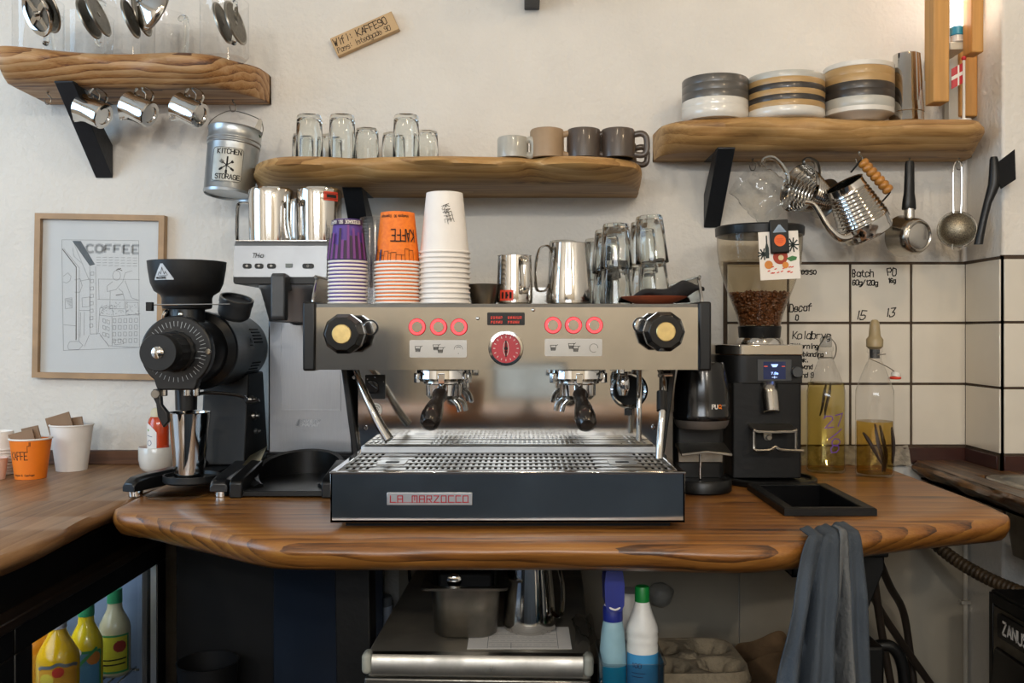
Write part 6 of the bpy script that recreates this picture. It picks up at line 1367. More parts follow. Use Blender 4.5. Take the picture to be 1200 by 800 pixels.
# ------------------------------------------------------------------ small wooden wifi sign
ws = root('wooden_sign', 'small tilted wooden sign with handwritten wifi note on the wall', 'sign', (0, 0, 0)); c = W(428, 41, DW - 0.01); ws.matrix_world = T(c.x, -0.0005, c.z) @ RY(-24)
b = B(); b.box(-0.0815, 0.0815, -0.020, 0, -0.0235, 0.0235); b.out('board', PALEW, ws, bevel=0.0015)
b = B(); b.ribbon(text('Wifi: KAFFE90', 0.017, -0.078, 0.000, 0.05, 4.9, 0.35, 0, 0.82, seed=5), 0.0020, front(-0.0204)); b.ribbon(text('Pass: Istedgade 90', 0.0125, -0.076, -0.0175, 0.05, 4.9, 0.35, 0, 0.78, seed=7), 0.0014, front(-0.0204)); b.out('handwriting', mat('dark_brown_marker', '2c1c12', 0.7), ws)
# ------------------------------------------------------------------ hanging under the right shelf
hooks = {}
def rhook(px, py, dropz=0.018):
    d = (ZRU - ZE) * FPX / (VY - py); p = W(px, py, d); hook(shelf_r, p.x, p.y, ZRU); return Vector((p.x, p.y, ZRU - 0.022))
hkd = 183
h1 = rhook(882, 186); h2_ = rhook(951, 186); h3 = rhook(1007, 178); h4 = rhook(1066, 185); h5 = rhook(1124, 185); h6 = rhook(1163, 182)
def frame_from(c, zdir, up=(0, 0, 1)):
    z_ = Vector(zdir).normalized(); u = Vector(up); y_ = (u - z_ * u.dot(z_)).normalized(); x_ = y_.cross(z_)
    return T(*c) @ Matrix((x_, y_, z_)).transposed().to_4x4()
# glass coffee server: mouth towards upper left, base lower right
gd = 2.14
c = W(893, 226, gd); t = root('glass_server', 'ribbed clear glass coffee server hanging tilted beside the right bracket', 'server', (0, 0, 0)); t.matrix_world = frame_from(c, (-0.74, -0.10, 0.62))
hh = 0.055
md = lambda a, z: 1 + 0.10 * max(0, math.cos(a - PI)) ** 30 * max(0, z - hh * 0.75) / (hh * 0.25)
b = B(); b.lathe([(0, -hh), (0.050, -hh), (0.0555, -hh + 0.006), (0.055, -hh + 0.020), (0.0525, -hh + 0.024), (0.055, -hh + 0.034), (0.0545, -hh + 0.048), (0.0515, -hh + 0.052), (0.053, -hh + 0.062), (0.051, -hh + 0.078), (0.047, -hh + 0.084), (0.047, hh - 0.012), (0.049, hh)], 48, None, mod=md); b.out('glass_wall', GLSE, t)
b = B(); b.tube([(0, 0.047, hh - 0.018), (0, 0.062, hh - 0.010), (0, 0.078, hh - 0.022), (0, 0.080, hh - 0.046), (0, 0.072, hh - 0.074), (0, 0.058, hh - 0.086), (0, 0.0545, hh - 0.084)], 0.0050, 10, 6); b.out('glass_handle', GLSR, t)
# steel dripper cone: wide mouth facing lower left
c = W(952, 227, 2.175); t = root('dripper', 'ribbed steel pour-over dripper cone hanging left of the kettle', 'dripper', (0, 0, 0)); t.matrix_world = frame_from(c, (-0.82, -0.42, 0.22))
pr = [(0.027, -0.044), (0.029, -0.040)]
for k in range(8): z = -0.036 + k * 0.0082; r_ = 0.030 + k * 0.0027; pr += [(r_, z), (r_ + 0.0022, z + 0.003), (r_ + 0.0004, z + 0.0062)]
pr += [(0.0525, 0.032), (0.056, 0.044), (0.0575, 0.0455), (0.0555, 0.0445), (0.051, 0.032), (0.030, -0.036), (0.026, -0.042)]
b = B(); b.lathe(pr, 44); b.out('cone', SSP, t)
b = B(); b.lathe([(0.030, -0.034), (0.046, -0.036), (0.048, -0.038), (0.030, -0.036)], 32); b.out('foot_plate', SSD, t)
b = B(); b.tube([(0, 0.053, 0.036), (0, 0.066, 0.044), (0, 0.078, 0.030), (0, 0.076, 0.004), (0, 0.058, -0.010), (0, 0.047, -0.010)], 0.0052, 8, 6, flat=0.35, up=(0, 1, 0)); b.out('handle', SSD, t)
# gooseneck kettle
c = W(1004, 245, 2.115); t = root('gooseneck_kettle', 'ribbed steel gooseneck kettle with turned wooden handle hanging tilted', 'kettle', (0, 0, 0)); t.matrix_world = frame_from(c, (-0.50, -0.16, 0.85), (1, 0, 0.5))
pr = [(0, -0.066), (0.050, -0.066), (0.0565, -0.062), (0.0575, -0.056), (0.0565, -0.050), (0.0585, -0.044), (0.0585, -0.030)]
for k in range(9): z = -0.028 + k * 0.0088; r_ = 0.0580 - k * 0.0017; pr += [(r_ - 0.0015, z), (r_ + 0.0006, z + 0.0028), (r_ - 0.0012, z + 0.0064)]
pr += [(0.0425, 0.054), (0.0420, 0.064), (0.0440, 0.0655), (0.0405, 0.064), (0.041, 0.052), (0.054, -0.045), (0.048, -0.060), (0, -0.062)]
b = B(); b.lathe(pr, 48); b.out('body', SSP, t)
b = B(); sp0 = t.matrix_world.inverted()
pts = [sp0 @ W(996, 277, 2.062), sp0 @ W(985, 279, 2.055), sp0 @ W(972, 268, 2.05), sp0 @ W(961, 250, 2.05), sp0 @ W(953, 239, 2.05), sp0 @ W(943, 236.5, 2.05)]
b.tube(pts, [0.0105, 0.0095, 0.0075, 0.0062, 0.0056, 0.0052], 12, 6); b.out('spout', SSP, t)
hd0, hd1 = sp0 @ W(1009, 188, 2.09), sp0 @ W(1043, 225, 2.09)
b = B(); M = axis(hd0, hd1); l = (hd1 - hd0).length; pr = [(0, 0)]
for k in range(7): z = l * (0.02 + k * 0.138); pr += [(0.0095, z), (0.0120, z + l * 0.03), (0.0128, z + l * 0.07), (0.0118, z + l * 0.11), (0.0096, z + l * 0.133)]
pr += [(0, l)]
b.lathe(pr, 20, M); b.out('wooden_grip', mat('turned_wood', 'b67a30', 0.4, var=0.12, nscale=30, coat=0.3), t)
b = B(); q0 = sp0 @ W(997, 202, 2.10); q1 = sp0 @ W(1034, 236, 2.10); b.tube([q0, q0 * 0.5 + hd0 * 0.5, hd0, hd0 * 0.9 + hd1 * 0.1], 0.0042, 8, 4, flat=0.5); b.tube([hd1 * 0.9 + hd0 * 0.1, hd1, q1], 0.0042, 8, 4, flat=0.5); b.out('bracket_arm', BLK, t)
# small saucepan
pM = W(1066, 196, 2.14); t = root('small_pan', 'small steel pan with black handle hanging base outward', 'pan', (pM.x, pM.y, pM.z))
b = B(); rows = []
for z, w_, dp in ((0.014, 0.0085, 0.007), (0.008, 0.0105, 0.008), (-0.03, 0.0115, 0.0085), (-0.06, 0.0125, 0.009), (-0.075, 0.0150, 0.010), (-0.094, 0.0165, 0.011), (-0.097, 0.0150, 0.010)): rows.append([(w_ * math.cos(2 * PI * k / 14) - 0.004 * (0.014 - z) * 4, dp * math.sin(2 * PI * k / 14), z) for k in range(14)])
b.loops(rows); b.out('handle', BLK, t)
b = B(); b.lathe([(0, 0), (0.012, 0), (0.0115, 0.024), (0, 0.024)], 20, T(-0.001, 0, -0.119)); b.out('ferrule', SS, t)
b = B(); b.lathe([(0, -0.020), (0.034, -0.020), (0.037, -0.018), (0.041, -0.010), (0.0435, 0.024), (0.0465, 0.036), (0.0475, 0.036), (0.0445, 0.022), (0.041, -0.008), (0, -0.015)], 44, frame_from((0.002, -0.012, -0.158), (-0.34, 0.92, 0.10))); b.lathe([(0.029, -0.0205), (0.032, -0.0225), (0.034, -0.020)], 44, frame_from((0.002, -0.012, -0.158), (-0.34, 0.92, 0.10))); b.out('bowl', SS, t)
# fine sieve
sM = W(1122, 192, 2.15); t = root('sieve', 'fine mesh sieve with wire handle hanging left of the black brush', 'sieve', (sM.x, sM.y, sM.z))
b = B(); b.tube([(-0.009, 0, -0.112), (-0.010, 0, -0.06), (-0.009, 0, -0.008), (0, 0, 0.006), (0.009, 0, -0.008), (0.010, 0, -0.06), (0.008, 0, -0.112)], 0.0021, 8, 6); b.out('wire_handle', SSP, t)
MS = frame_from((-0.002, -0.005, -0.148), (-0.34, -0.90, 0.06))
b = B(); b.tube([MS @ Vector((0.040 * math.cos(2 * PI * k / 40), 0.040 * math.sin(2 * PI * k / 40), -0.022)) for k in range(40)], 0.0030, 8, 1, closed=True); b.tube([MS @ Vector((0.041 * math.cos(2 * PI * k / 40), 0.041 * math.sin(2 * PI * k / 40), -0.014)) for k in range(40)], 0.0020, 8, 1, closed=True); b.out('rim', SS, t)
MESHM = mat('steel_mesh', 'a39a86', 0.45, 0.9, var=0.28, nscale=420)
b = B(); b.lathe([(0.040 * math.cos(a), -0.020 + 0.032 * math.sin(a)) for a in [PI / 2 * k / 10 for k in range(11)]], 40, MS); b.out('mesh_bowl', MESHM, t)
b = B(); b.tube([(-0.016, -0.01, -0.185), (-0.018, -0.014, -0.196), (-0.008, -0.016, -0.194), (0.0, -0.016, -0.196), (0.008, -0.014, -0.188)], 0.0018, 6, 5); b.out('rest_hook', SSP, t)
# black counter brush
bM = W(1163, 188, 2.09); t = root('counter_brush', 'black plastic counter brush hanging at the right end of the shelf', 'brush', (bM.x, bM.y, bM.z)); t.rotation_euler = (0, math.radians(0), math.radians(-16))
b = B(); rows = []
for x, z, w_, dp in ((0.003, 0.008, 0.007, 0.006), (0.003, 0.002, 0.009, 0.007), (0.004, -0.03, 0.0115, 0.009), (0.003, -0.055, 0.0125, 0.009), (-0.002, -0.072, 0.0115, 0.0085), (-0.010, -0.095, 0.009, 0.008), (-0.018, -0.13, 0.0085, 0.008), (-0.026, -0.17, 0.0092, 0.008), (-0.0285, -0.186, 0.0095, 0.008)): rows.append([(x + w_ * math.cos(2 * PI * k / 14), dp * math.sin(2 * PI * k / 14), z) for k in range(14)])
b.loops(rows); b.out('handle', BLK, t)
rnd = random.Random(9); b = B()
b.prism([(0.011, -0.004), (0.044, 0.022), (0.046, -0.045), (0.018, -0.064), (0.012, -0.050)], -0.006, 0.006, FR)
b.out('bristles', mat('black_bristle', '0c0c0d', 0.9, var=0.3, nscale=200, stretch=(1, 1, 8), bump=0.5, bscale=300), t)
# small iron wall hooks/pipes by the shelf end
b = B(); b.tube([(1.068, -0.02, 1.392), (1.068, -0.02, 1.628)], 0.004, 8, 1); b.tube([(1.050, -0.02, 1.43), (1.076, -0.02, 1.43)], 0.0025, 6, 1); tag(b.out('wall_pipe', WHT), 'thin white painted pipe in the wall corner behind the sieve', 'pipe')
# ------------------------------------------------------------------ slatted wall lamp and flag
lp = root('slatted_wall_lamp', 'wooden slatted wall lamp with bright tube at top right', 'lamp', (1.025, -0.02, 1.70))
def LQ(px, py, d): p = W(px, py, d); return p - Vector((1.025, -0.02, 1.70))
def slat(x0, x1, yb_, d, th):
    a = LQ(x0, yb_, d); c = LQ(x1, yb_, d); b = B(); b.box(a.x, c.x, a.y, a.y + th, a.z, 0.62); b.out('slat', PINE, lp, bevel=0.003)
slat(1090.5, 1108, 91, 2.15, 0.035); slat(1094, 1113, 119, 2.06, 0.045); slat(1125, 1146, 136, 2.235, 0.03); slat(1131, 1147, 20, 2.19, 0.02); slat(1139, 1153, 61, 2.10, 0.045)
TUBE = mat('lit_tube', 'ffffff', 0.4, emit='fff6ea', estr=9)
a = LQ(1121.5, 33, 2.16)
b = B(); b.tube([(a.x, a.y, a.z), (a.x, a.y, 0.60)], 0.0145, 18, 1); b.out('tube', TUBE, lp)
b = B(); b.disc(0.0155, a.z - 0.018, a.z + 0.002, 24, T(a.x, a.y, 0), 0.001); b.out('blue_band', mat('blue_band', '2f8fae', 0.35), lp)
b = B(); b.disc(0.014, a.z - 0.034, a.z - 0.017, 24, T(a.x, a.y, 0), 0.002); b.out('tube_end', CERW, lp)
b = B(); b.box(a.x - 0.020, a.x + 0.016, a.y - 0.01, 0.018, a.z - 0.052, a.z - 0.034); b.out('tube_holder', mat('cream_holder', 'cfc8b4', 0.5), lp, bevel=0.002)
b = B(); q = LQ(1120, 50, 2.24); b.box(q.x - 0.014, q.x + 0.014, q.y + 0.005, q.y + 0.03, -0.01 + 0.0, q.z); b.out('back_board', CERL, lp)
l = bpy.data.lights.new('tube_light', 'POINT'); l.energy = 1.6; l.color = (1.0, 0.93, 0.82); l.shadow_soft_size = 0.04
o = bpy.data.objects.new('tube_light', l); COL.objects.link(o); o.location = (a.x + 1.025 + 0.0, a.y - 0.02 - 0.045, 2.05)
fl = root('flag', 'small red and white flag on a white pole on the right shelf', 'flag', (W(1129.5, 136, 2.135).x, 2.135 - DW, ZR + 0.001))
b = B(); b.lathe([(0, 0), (0.016, 0), (0.016, 0.003), (0.004, 0.006), (0, 0.006)], 20); b.out('base', CERW, fl)
b = B(); b.tube([(0, 0, 0.004), (0, 0, 0.138)], 0.0032, 10, 1); b.out('pole', CERW, fl)
b = B(); b.ball((0, 0, 0.142), 0.0055, 12, 8); b.out('knob', mat('flag_red', 'c1202a', 0.5), fl)
FRD = bpy.data.materials['flag_red']
b = B()
def fpt(u, v, y=0.0): return Vector((-0.003 - 0.0255 * u, -0.004 * math.sin(u * 3) + y, 0.132 - 0.046 * (1 - v) - 0.014 * u))
for i in range(8):
    rowv = []
for (u0, u1, v0, v1) in ((0, 1, 0, 1),):
    rows = [[fpt(i / 10, 0, 0), fpt(i / 10, 1, 0), fpt(i / 10, 1, 0.0008), fpt(i / 10, 0, 0.0008)] for i in range(11)]
b.loops(rows); cl_ = b.out('flag_cloth', FRD, fl)
b = B()
for i in range(10): b.face([b.v(fpt(i / 10, 0.42, -0.0005)), b.v(fpt((i + 1) / 10, 0.42, -0.0005)), b.v(fpt((i + 1) / 10, 0.60, -0.0005)), b.v(fpt(i / 10, 0.60, -0.0005))])
for i in range(4): b.face([b.v(fpt(0.36, i / 4, -0.0006)), b.v(fpt(0.52, i / 4, -0.0006)), b.v(fpt(0.52, (i + 1) / 4, -0.0006)), b.v(fpt(0.36, (i + 1) / 4, -0.0006))])
b.out('white_cross', WHT, cl_)
# ================================================================== below the worktop
BLKSHEEN = mat('black_gloss_painted_sheen', '1a2330', 0.22, var=0.08, nscale=5, rvar=0.1)  # navy base colour imitates blue window light reflected in black gloss paint
# legs of the middle worktop
b = B(); b.loops([[(x + dx, y, z) for x, y in ((-0.345, -0.57), (-0.281, -0.57), (-0.281, -0.50), (-0.345, -0.50))] for dx, z in ((0.012, 0.0), (0.0, 0.8535))]); b.out('leg', BLKP, ctr, bevel=0.003)
b = B(); b.loops([[(x, y, z) for x, y in ((x0, -0.62), (x1, -0.62), (x1, -0.55), (x0, -0.55))] for x0, x1, z in ((0.545, 0.590, 0.0), (0.545, 0.590, 0.60), (0.548, 0.605, 0.70), (0.560, 0.645, 0.80), (0.560, 0.645, 0.8535))]); lg = b.out('leg', BLKP, ctr, bevel=0.003)
b = B(); b.box(0.46, 0.645, -0.64, -0.54, 0.825, 0.853); b.out('cross_bar', BLKP, ctr, bevel=0.003)
b = B(); b.box(0.525, 0.630, -0.66, -0.53, 0.60, 0.675); b.out('socket_box', BLK, ctr, bevel=0.006)
b = B(); b.tube([(0.63, -0.60, 0.655), (0.665, -0.60, 0.655), (0.685, -0.60, 0.62), (0.688, -0.60, 0.55), (0.67, -0.60, 0.50)], 0.011, 10, 6); b.out('flex_lead', BLK, ctr)
# black boards closing the left side
b = B(); b.box(-0.765, -0.545, -0.215, -0.19, 0.0, 0.852); tag(b.out('black_board', BLKM, bevel=0.002), 'matt black board beside the bottle fridge under the worktop', 'board')
b = B(); b.box(-0.545, -0.305, -0.235, -0.21, 0.0, 0.852); tag(b.out('black_board', BLKSHEEN, bevel=0.002), 'glossy black board with a blue window sheen in its colour, left of the black worktop leg', 'board')
b = B()
b.lathe([(0, 0.002), (0.05, 0.0), (0.062, 0.17), (0.064, 0.172), (0.061, 0.172), (0.05, 0.005), (0, 0.005)], 28); o = b.out('waste_bin', BLKM); o.location = (-0.66, -0.32, 0.36); tag(o, 'black bin whose rim shows in the dark beside the fridge', 'bin')
b = B(); b.box(-0.74, -0.56, -0.42, -0.22, 0.34, 0.36); b.box(-0.74, -0.72, -0.42, -0.22, 0, 0.34); b.box(-0.58, -0.56, -0.42, -0.22, 0, 0.34); tag(b.out('bin_stand', BLKM, bevel=0.002), 'black stand under the bin beside the fridge', 'stand')
# ------------------------------------------------------------------ bottle fridge under the left return
fr = root('bottle_fridge', 'black glass-door bottle fridge under the left return worktop', 'fridge', (-1.1, -0.9, 0))
FX = -0.785; FRB = mat('fridge_black', '0c0c0d', 0.35, var=0.15, nscale=14, rvar=0.1)
INT = mat('fridge_interior', '93a5bd', 0.5, var=0.02)
b = B()
b.box(-1.50, FX - 0.02, -2.3, -0.215, 0.785, 0.846); b.box(-1.50, -0.80, -2.3, -0.215, 0.0, 0.09); b.box(-1.50, -1.44, -2.3, -0.215, 0.09, 0.785); b.box(-1.44, -0.80, -0.245, -0.215, 0.09, 0.785); b.box(-1.44, -0.80, -2.3, -2.27, 0.09, 0.785)
outw(b, fr, 'body', FRB, bevel=0.003)
b = B(); b.box(-0.83, FX + 0.012, -2.3, -0.215, 0.768, 0.786); outw(b, fr, 'top_ledge', mat('worn_black_ledge', '171412', 0.3, 0.2, var=0.5, nscale=5, stretch=(1, 0.4, 1), col2='2f2216'), bevel=0.003)
b = B(); b.box(-1.435, -1.43, -2.26, -0.25, 0.095, 0.78); b.box(-1.43, -0.80, -0.250, -0.246, 0.095, 0.78); b.box(-1.43, -0.80, -2.26, -0.25, 0.775, 0.779); outw(b, fr, 'liner', INT)
def door(y0, y1, nm='door'):
    f = 0.045; b = B()
    b.box(FX - 0.035, FX, y0, y1, 0.722, 0.766); b.box(FX - 0.035, FX, y0, y1, 0.10, 0.15); b.box(FX - 0.035, FX, y1 - 0.046, y1, 0.15, 0.722); b.box(FX - 0.035, FX, y0, y0 + 0.052, 0.15, 0.722)
    dr = outw(b, fr, nm, FRB, bevel=0.002)
    b = B(); b.box(FX - 0.022, FX - 0.018, y0 + 0.05, y1 - 0.044, 0.148, 0.724); outw(b, fr, 'pane', glass('fridge_pane', 'eef2f6', 'c0ccd8'), dr)
    b = B(); b.box(FX - 0.014, FX - 0.002, y1 - 0.050, y1 - 0.0445, 0.15, 0.7215); outw(b, fr, 'pale_edge_strip', ALU, dr)
    return dr
door(-0.836, -0.222); door(-1.50, -0.842)
b = B(); b.box(-1.25, -0.90, -2.2, -0.26, 0.764, 0.774); outw(b, fr, 'light_strip', mat('fridge_light', 'e8f2ff', 0.5, emit='dcebff', estr=2.2))
for zz in (0.498, 0.20):
    b = B()
    for k in range(30): b.tube([(-1.40 + 0.0195 * k, -2.2, zz), (-1.40 + 0.0195 * k, -0.262, zz)], 0.002, 6, 1)
    for yy in (-0.27, -0.8, -1.3, -1.9): b.tube([(-1.41, yy, zz - 0.003), (-0.825, yy, zz - 0.003)], 0.003, 6, 1)
    outw(b, fr, 'wire_shelf', SS)
l = bpy.data.lights.new('fridge_light', 'AREA'); l.shape = 'RECTANGLE'; l.size = 0.25; l.size_y = 0.8; l.energy = 2.0; l.color = (0.85, 0.93, 1.0)
o = bpy.data.objects.new('fridge_light', l); COL.objects.link(o); o.location = (-1.0, -0.75, 0.760)
# bottles in the fridge
def drink(label, X, px, r_, h, liq, cap, lab, lab2=None, yaw=0.0, z0=0.5005):
    d = -X * FPX / (VX - px); a0 = math.atan2(-DW - (d - DW), -X) ; t = root('drink_bottle', label, 'bottle', (X, d - DW, z0), group='drink bottles in the fridge')
    b = B(); b.lathe([(0, 0.001), (r_ - 0.006, 0), (r_, 0.006), (r_, h * 0.54), (r_ * 0.94, h * 0.60), (r_ * 0.70, h * 0.69), (r_ * 0.50, h * 0.76), (0.0145, h * 0.82), (0.0135, h * 0.90), (0.013, h * 0.98), (0, h * 0.98)], 36); b.out('body', liq, t)
    b = B(); b.lathe([(0, h * 0.84), (0.0155, h * 0.84), (0.0150, h * 0.99), (0.0135, h), (0, h)], 24); b.out('cap', cap, t)
    fn = lambda off: (lambda x, y: Vector(((r_ + off) * math.cos(a0 + yaw + x / r_), (r_ + off) * math.sin(a0 + yaw + x / r_), y)))
    b = B(); b.ribbon(subdiv([[(-r_ * 0.95, h * 0.28), (r_ * 0.95, h * 0.28)]], 12), h * 0.44, fn(0.0006)); lo = b.out('label', lab, t)
    return t, fn, lo
JY = mat('yellow_juice', 'f2b90c', 0.12, var=0.03, coat=0.5); JY2 = mat('lemon_juice', 'f0d21c', 0.12, var=0.03, coat=0.5); JP = mat('cloudy_lemonade', 'cfc49c', 0.12, var=0.03, coat=0.5); JO = mat('orange_juice', 'e28a1a', 0.15, coat=0.4)
GC = mat('green_cap', '2f9a63', 0.4); LB = mat('blue_fruit_label', '5f9ac0', 0.5); LY = mat('yellow_fruit_label', 'd8d036', 0.5); LO = mat('orange_fruit_label', 'e8a22a', 0.5); LG = mat('green_fruit_label', '3e9a58', 0.5)
def fruit(fn, parent, x, y, r_, m, nm): b = B(); b.ribbon([[(x - r_ * math.sqrt(max(0, 1 - q * q)), y + r_ * q), (x + r_ * math.sqrt(max(0, 1 - q * q)), y + r_ * q)] for q in [-0.9 + 0.2 * k for k in range(10)]], r_ * 0.24, fn); b.out(nm, m, parent)
t, fn, lo = drink('yellow juice bottle nearest the door with an orange label', -0.880, 68, 0.038, 0.192, JY, mat('white_red_cap', 'cfc6c0', 0.4), LO)
b = B(); b.ribbon([[(-0.037, 0.094), (-0.03, 0.098), (-0.012, 0.098), (0, 0.104), (0.012, 0.098), (0.03, 0.098), (0.037, 0.094)]], 0.006, fn(0.0012)); b.out('silver_scroll', ALU, lo); fruit(fn(0.0016), lo, 0, 0.088, 0.009, RED, 'red_mark'); fruit(fn(0.0016), lo, -0.02, 0.075, 0.011, mat('sun_yellow', 'f6d84a', 0.5), 'fruit')
t, fn, lo = drink('yellow juice bottle with a blue fruit label and green cap', -0.870, 101, 0.0310, 0.186, JY2, GC, LB)
b = B(); b.ribbon(subdiv([[(-0.028, 0.014), (0.028, 0.014), (0.028, 0.091), (-0.028, 0.091), (-0.028, 0.014)]], 6), 0.005, fn(0.0010)); b.out('green_border', LG, lo); fruit(fn(0.0012), lo, 0.014, 0.078, 0.012, mat('orange_print', 'e08a3a', 0.5), 'fruit'); fruit(fn(0.0012), lo, -0.016, 0.092, 0.007, WHT, 'white_mark')
b = B(); b.ribbon(subdiv([[(-0.02, 0.06), (0.005, 0.085), (0.02, 0.098)]], 4), 0.006, fn(0.0014)); b.out('leaf', LG, lo)
t, fn, lo = drink('cloudy lemonade bottle with yellow label, red fruit and green cap', -0.860, 134.5, 0.0318, 0.180, JP, GC, LY)
b = B(); b.ribbon(subdiv([[(-0.028, 0.013), (0.028, 0.013), (0.028, 0.088), (-0.028, 0.088), (-0.028, 0.013)]], 6), 0.004, fn(0.0010)); b.out('green_border', LG, lo); fruit(fn(0.0012), lo, 0.010, 0.066, 0.0115, mat('mango_red', 'a83222', 0.5), 'fruit')
b = B(); b.ribbon(subdiv([[(-0.024, 0.038), (0.022, 0.040)], [(-0.022, 0.028), (0.020, 0.030)]], 3), 0.003, fn(0.0012)); b.out('label_print', INK, lo)
t, fn, lo = drink('yellow juice bottle with green label half hidden behind the nearest one', -0.985, 56, 0.034, 0.19, JY, GC, LG)
t, fn, lo = drink('orange juice bottle cut by the left edge of the glass door', -0.965, 38, 0.034, 0.19, JO, GC, LO)
# ------------------------------------------------------------------ steel glass washer
gw_ = root('glass_washer', 'low steel glass washer under the middle of the worktop', 'glass washer', (-0.068, -0.36, 0), -2)
ZW = 0.66
b = B(); b.box(-0.194, 0.198, -0.285, 0.30, 0.05, ZW); b.out('body', mat('steel_dull_top', 'b0a89a', 0.5, 0.9, var=0.12, nscale=9), gw_, bevel=0.004)
b = B(); b.loops([[(x, y, z) for y, z in ((-0.285, ZW + 0.001), (-0.296, ZW - 0.001), (-0.302, ZW - 0.010), (-0.302, ZW - 0.034), (-0.285, ZW - 0.036))] for x in (-0.184, 0.184)]); b.out('front_edge', SSD, gw_)
for sx in (-1, 1):
    b = B(); x0, x1 = sorted((sx * 0.184, sx * 0.2025)); b.box(x0, x1, -0.304, -0.270, ZW - 0.036, ZW + 0.002); b.out('corner_cap', mat('grey_cap', 'a8a89c', 0.5) if sx < 0 else bpy.data.materials['grey_cap'], gw_, bevel=0.009, bseg=4)
b = B(); b.box(-0.198, 0.198, -0.300, -0.285, 0.08, ZW - 0.041); b.out('door', SSD, gw_, bevel=0.004)
for sx in (-1, 1):
    for yy in (-0.24, 0.25):
        b = B(); b.disc(0.02, 0, 0.052, 16, T(sx * 0.17, yy, 0)); b.out('foot', BLK, gw_)
# steel pan with a dark block in it
pn = root('steel_pan', 'deep steel gastro pan on the glass washer', 'pan', (-0.105, 1.775 - DW, ZW + 0.001))
b = B(); o_ = lambda w_, h_, r_, z: [(x, y, z) for x, y in rrect(-w_, w_, -h_, h_, r_, 6)]
b.loops([o_(0.052, 0.055, 0.03, 0.0), o_(0.058, 0.062, 0.03, 0.006), o_(0.064, 0.070, 0.03, 0.088), o_(0.0655, 0.071, 0.03, 0.094), o_(0.078, 0.084, 0.010, 0.096), o_(0.078, 0.084, 0.010, 0.094), o_(0.079, 0.085, 0.010, 0.0985), o_(0.064, 0.069, 0.028, 0.0985), o_(0.061, 0.067, 0.028, 0.088), o_(0.056, 0.060, 0.028, 0.008)], caps=True); b.out('body', SSD, pn, ang=50)
bk_ = root('black_tamper', 'black block with a steel knob lying in the steel pan', 'tool', (-0.105, 1.775 - DW, ZW + 0.0095))
b = B(); b.box(-0.050, 0.050, -0.045, 0.05, 0, 0.108); b.out('body', BLKM, bk_, bevel=0.006)
b = B(); b.lathe([(0, 0), (0.013, 0), (0.013, 0.008), (0.008, 0.011), (0, 0.011)], 22, T(-0.020, -0.045, 0.096) @ FR); b.out('knob', SSP, bk_)
pitcher('steel_pitcher', 'steel pitcher standing on the paper on the glass washer', (0.014, 1.775 - DW, ZW + 0.0015), 150, 0.0500, 0.0385, 0.145, hw=0.022, strap=0.016)
b = B(); b.box(-0.098, 0.088, -0.628, -0.505, ZW + 0.0004, ZW + 0.0010); ppr = b.out('paper_sheet', WHT); tag(ppr, 'printed white sheet of paper lying on the glass washer', 'paper')
b = B(); st = []
for k in range(5): st.append([(-0.060, -0.618 + 0.022 * k), (0.062, -0.618 + 0.022 * k)])
st += [[(-0.062, -0.626), (-0.062, -0.51)], [(0.064, -0.626), (0.064, -0.51)], [(-0.02, -0.626), (-0.02, -0.596)]]
rnd = random.Random(3)
for k in range(4):
    x = -0.055
    while x < 0.05:
        w_ = rnd.uniform(0.004, 0.012); st.append([(x, -0.608 + 0.022 * k), (x + w_, -0.608 + 0.022 * k)]); x += w_ + 0.004
b.ribbon(st, 0.0008, lambda x, y: Vector((x, y, ZW + 0.0013))); b.out('printed_lines', GREYP, ppr)
b = B(); rows = []
for i in range(13):
    row = []
    for j in range(11):
        x, y = i / 12, j / 10; nz = noise.noise(Vector((x * 4, y * 4, 2.2)))
        row.append((0.095 + 0.040 * x + 0.004 * nz, -0.63 + 0.16 * y, ZW + 0.003 + 0.014 * abs(nz) + 0.012 * abs(math.sin(x * 5 + y * 3))))
    rows.append(row)
b.loops(rows, close=False, caps=False); tag(b.out('plastic_wrap', PLC), 'crumpled clear plastic wrap at the right edge of the glass washer', 'wrap')
# spray can in the gap
cn = root('spray_can', 'white and blue spray can behind the black worktop leg', 'can', (W(446, 710, 2.10).x, -0.19, 0.50))
b = B(); b.lathe([(0, 0), (0.026, 0), (0.027, 0.003), (0.027, 0.112), (0, 0.112)], 30); b.out('body', mat('can_white', 'c2cad6', 0.4), cn)
b = B(); b.lathe([(0, 0.112), (0.027, 0.112), (0.0275, 0.120), (0.024, 0.131), (0, 0.131)], 30); b.out('cap', mat('can_cap_grey', '77797a', 0.5), cn)
b = B(); b.lathe([(0.0275, 0.060), (0.0275, 0.064)], 30); b.out('red_band', RED, cn)
b = B(); b.lathe([(0.0275, 0.048), (0.0275, 0.054)], 30); b.lathe([(0.0275, 0.002), (0.0275, 0.04)], 30); b.out('blue_band', mat('can_blue', '3d6fb0', 0.4), cn)
b = B(); b.box(-0.375, -0.282, -0.205, -0.02, 0.47, 0.4995); b.box(-0.375, -0.355, -0.20, -0.02, 0, 0.47); b.box(-0.302, -0.282, -0.20, -0.02, 0, 0.47); tag(b.out('small_shelf', BLKM, bevel=0.002), 'low black shelf carrying the spray can', 'shelf')
b = B(); b.tube([(-0.245, -0.09, 0.853), (-0.255, -0.11, 0.78), (-0.262, -0.12, 0.70), (-0.258, -0.11, 0.62)], 0.004, 8, 6); tag(b.out('power_cord', BLK), 'black cord hanging left of the steel pan under the worktop', 'cord')
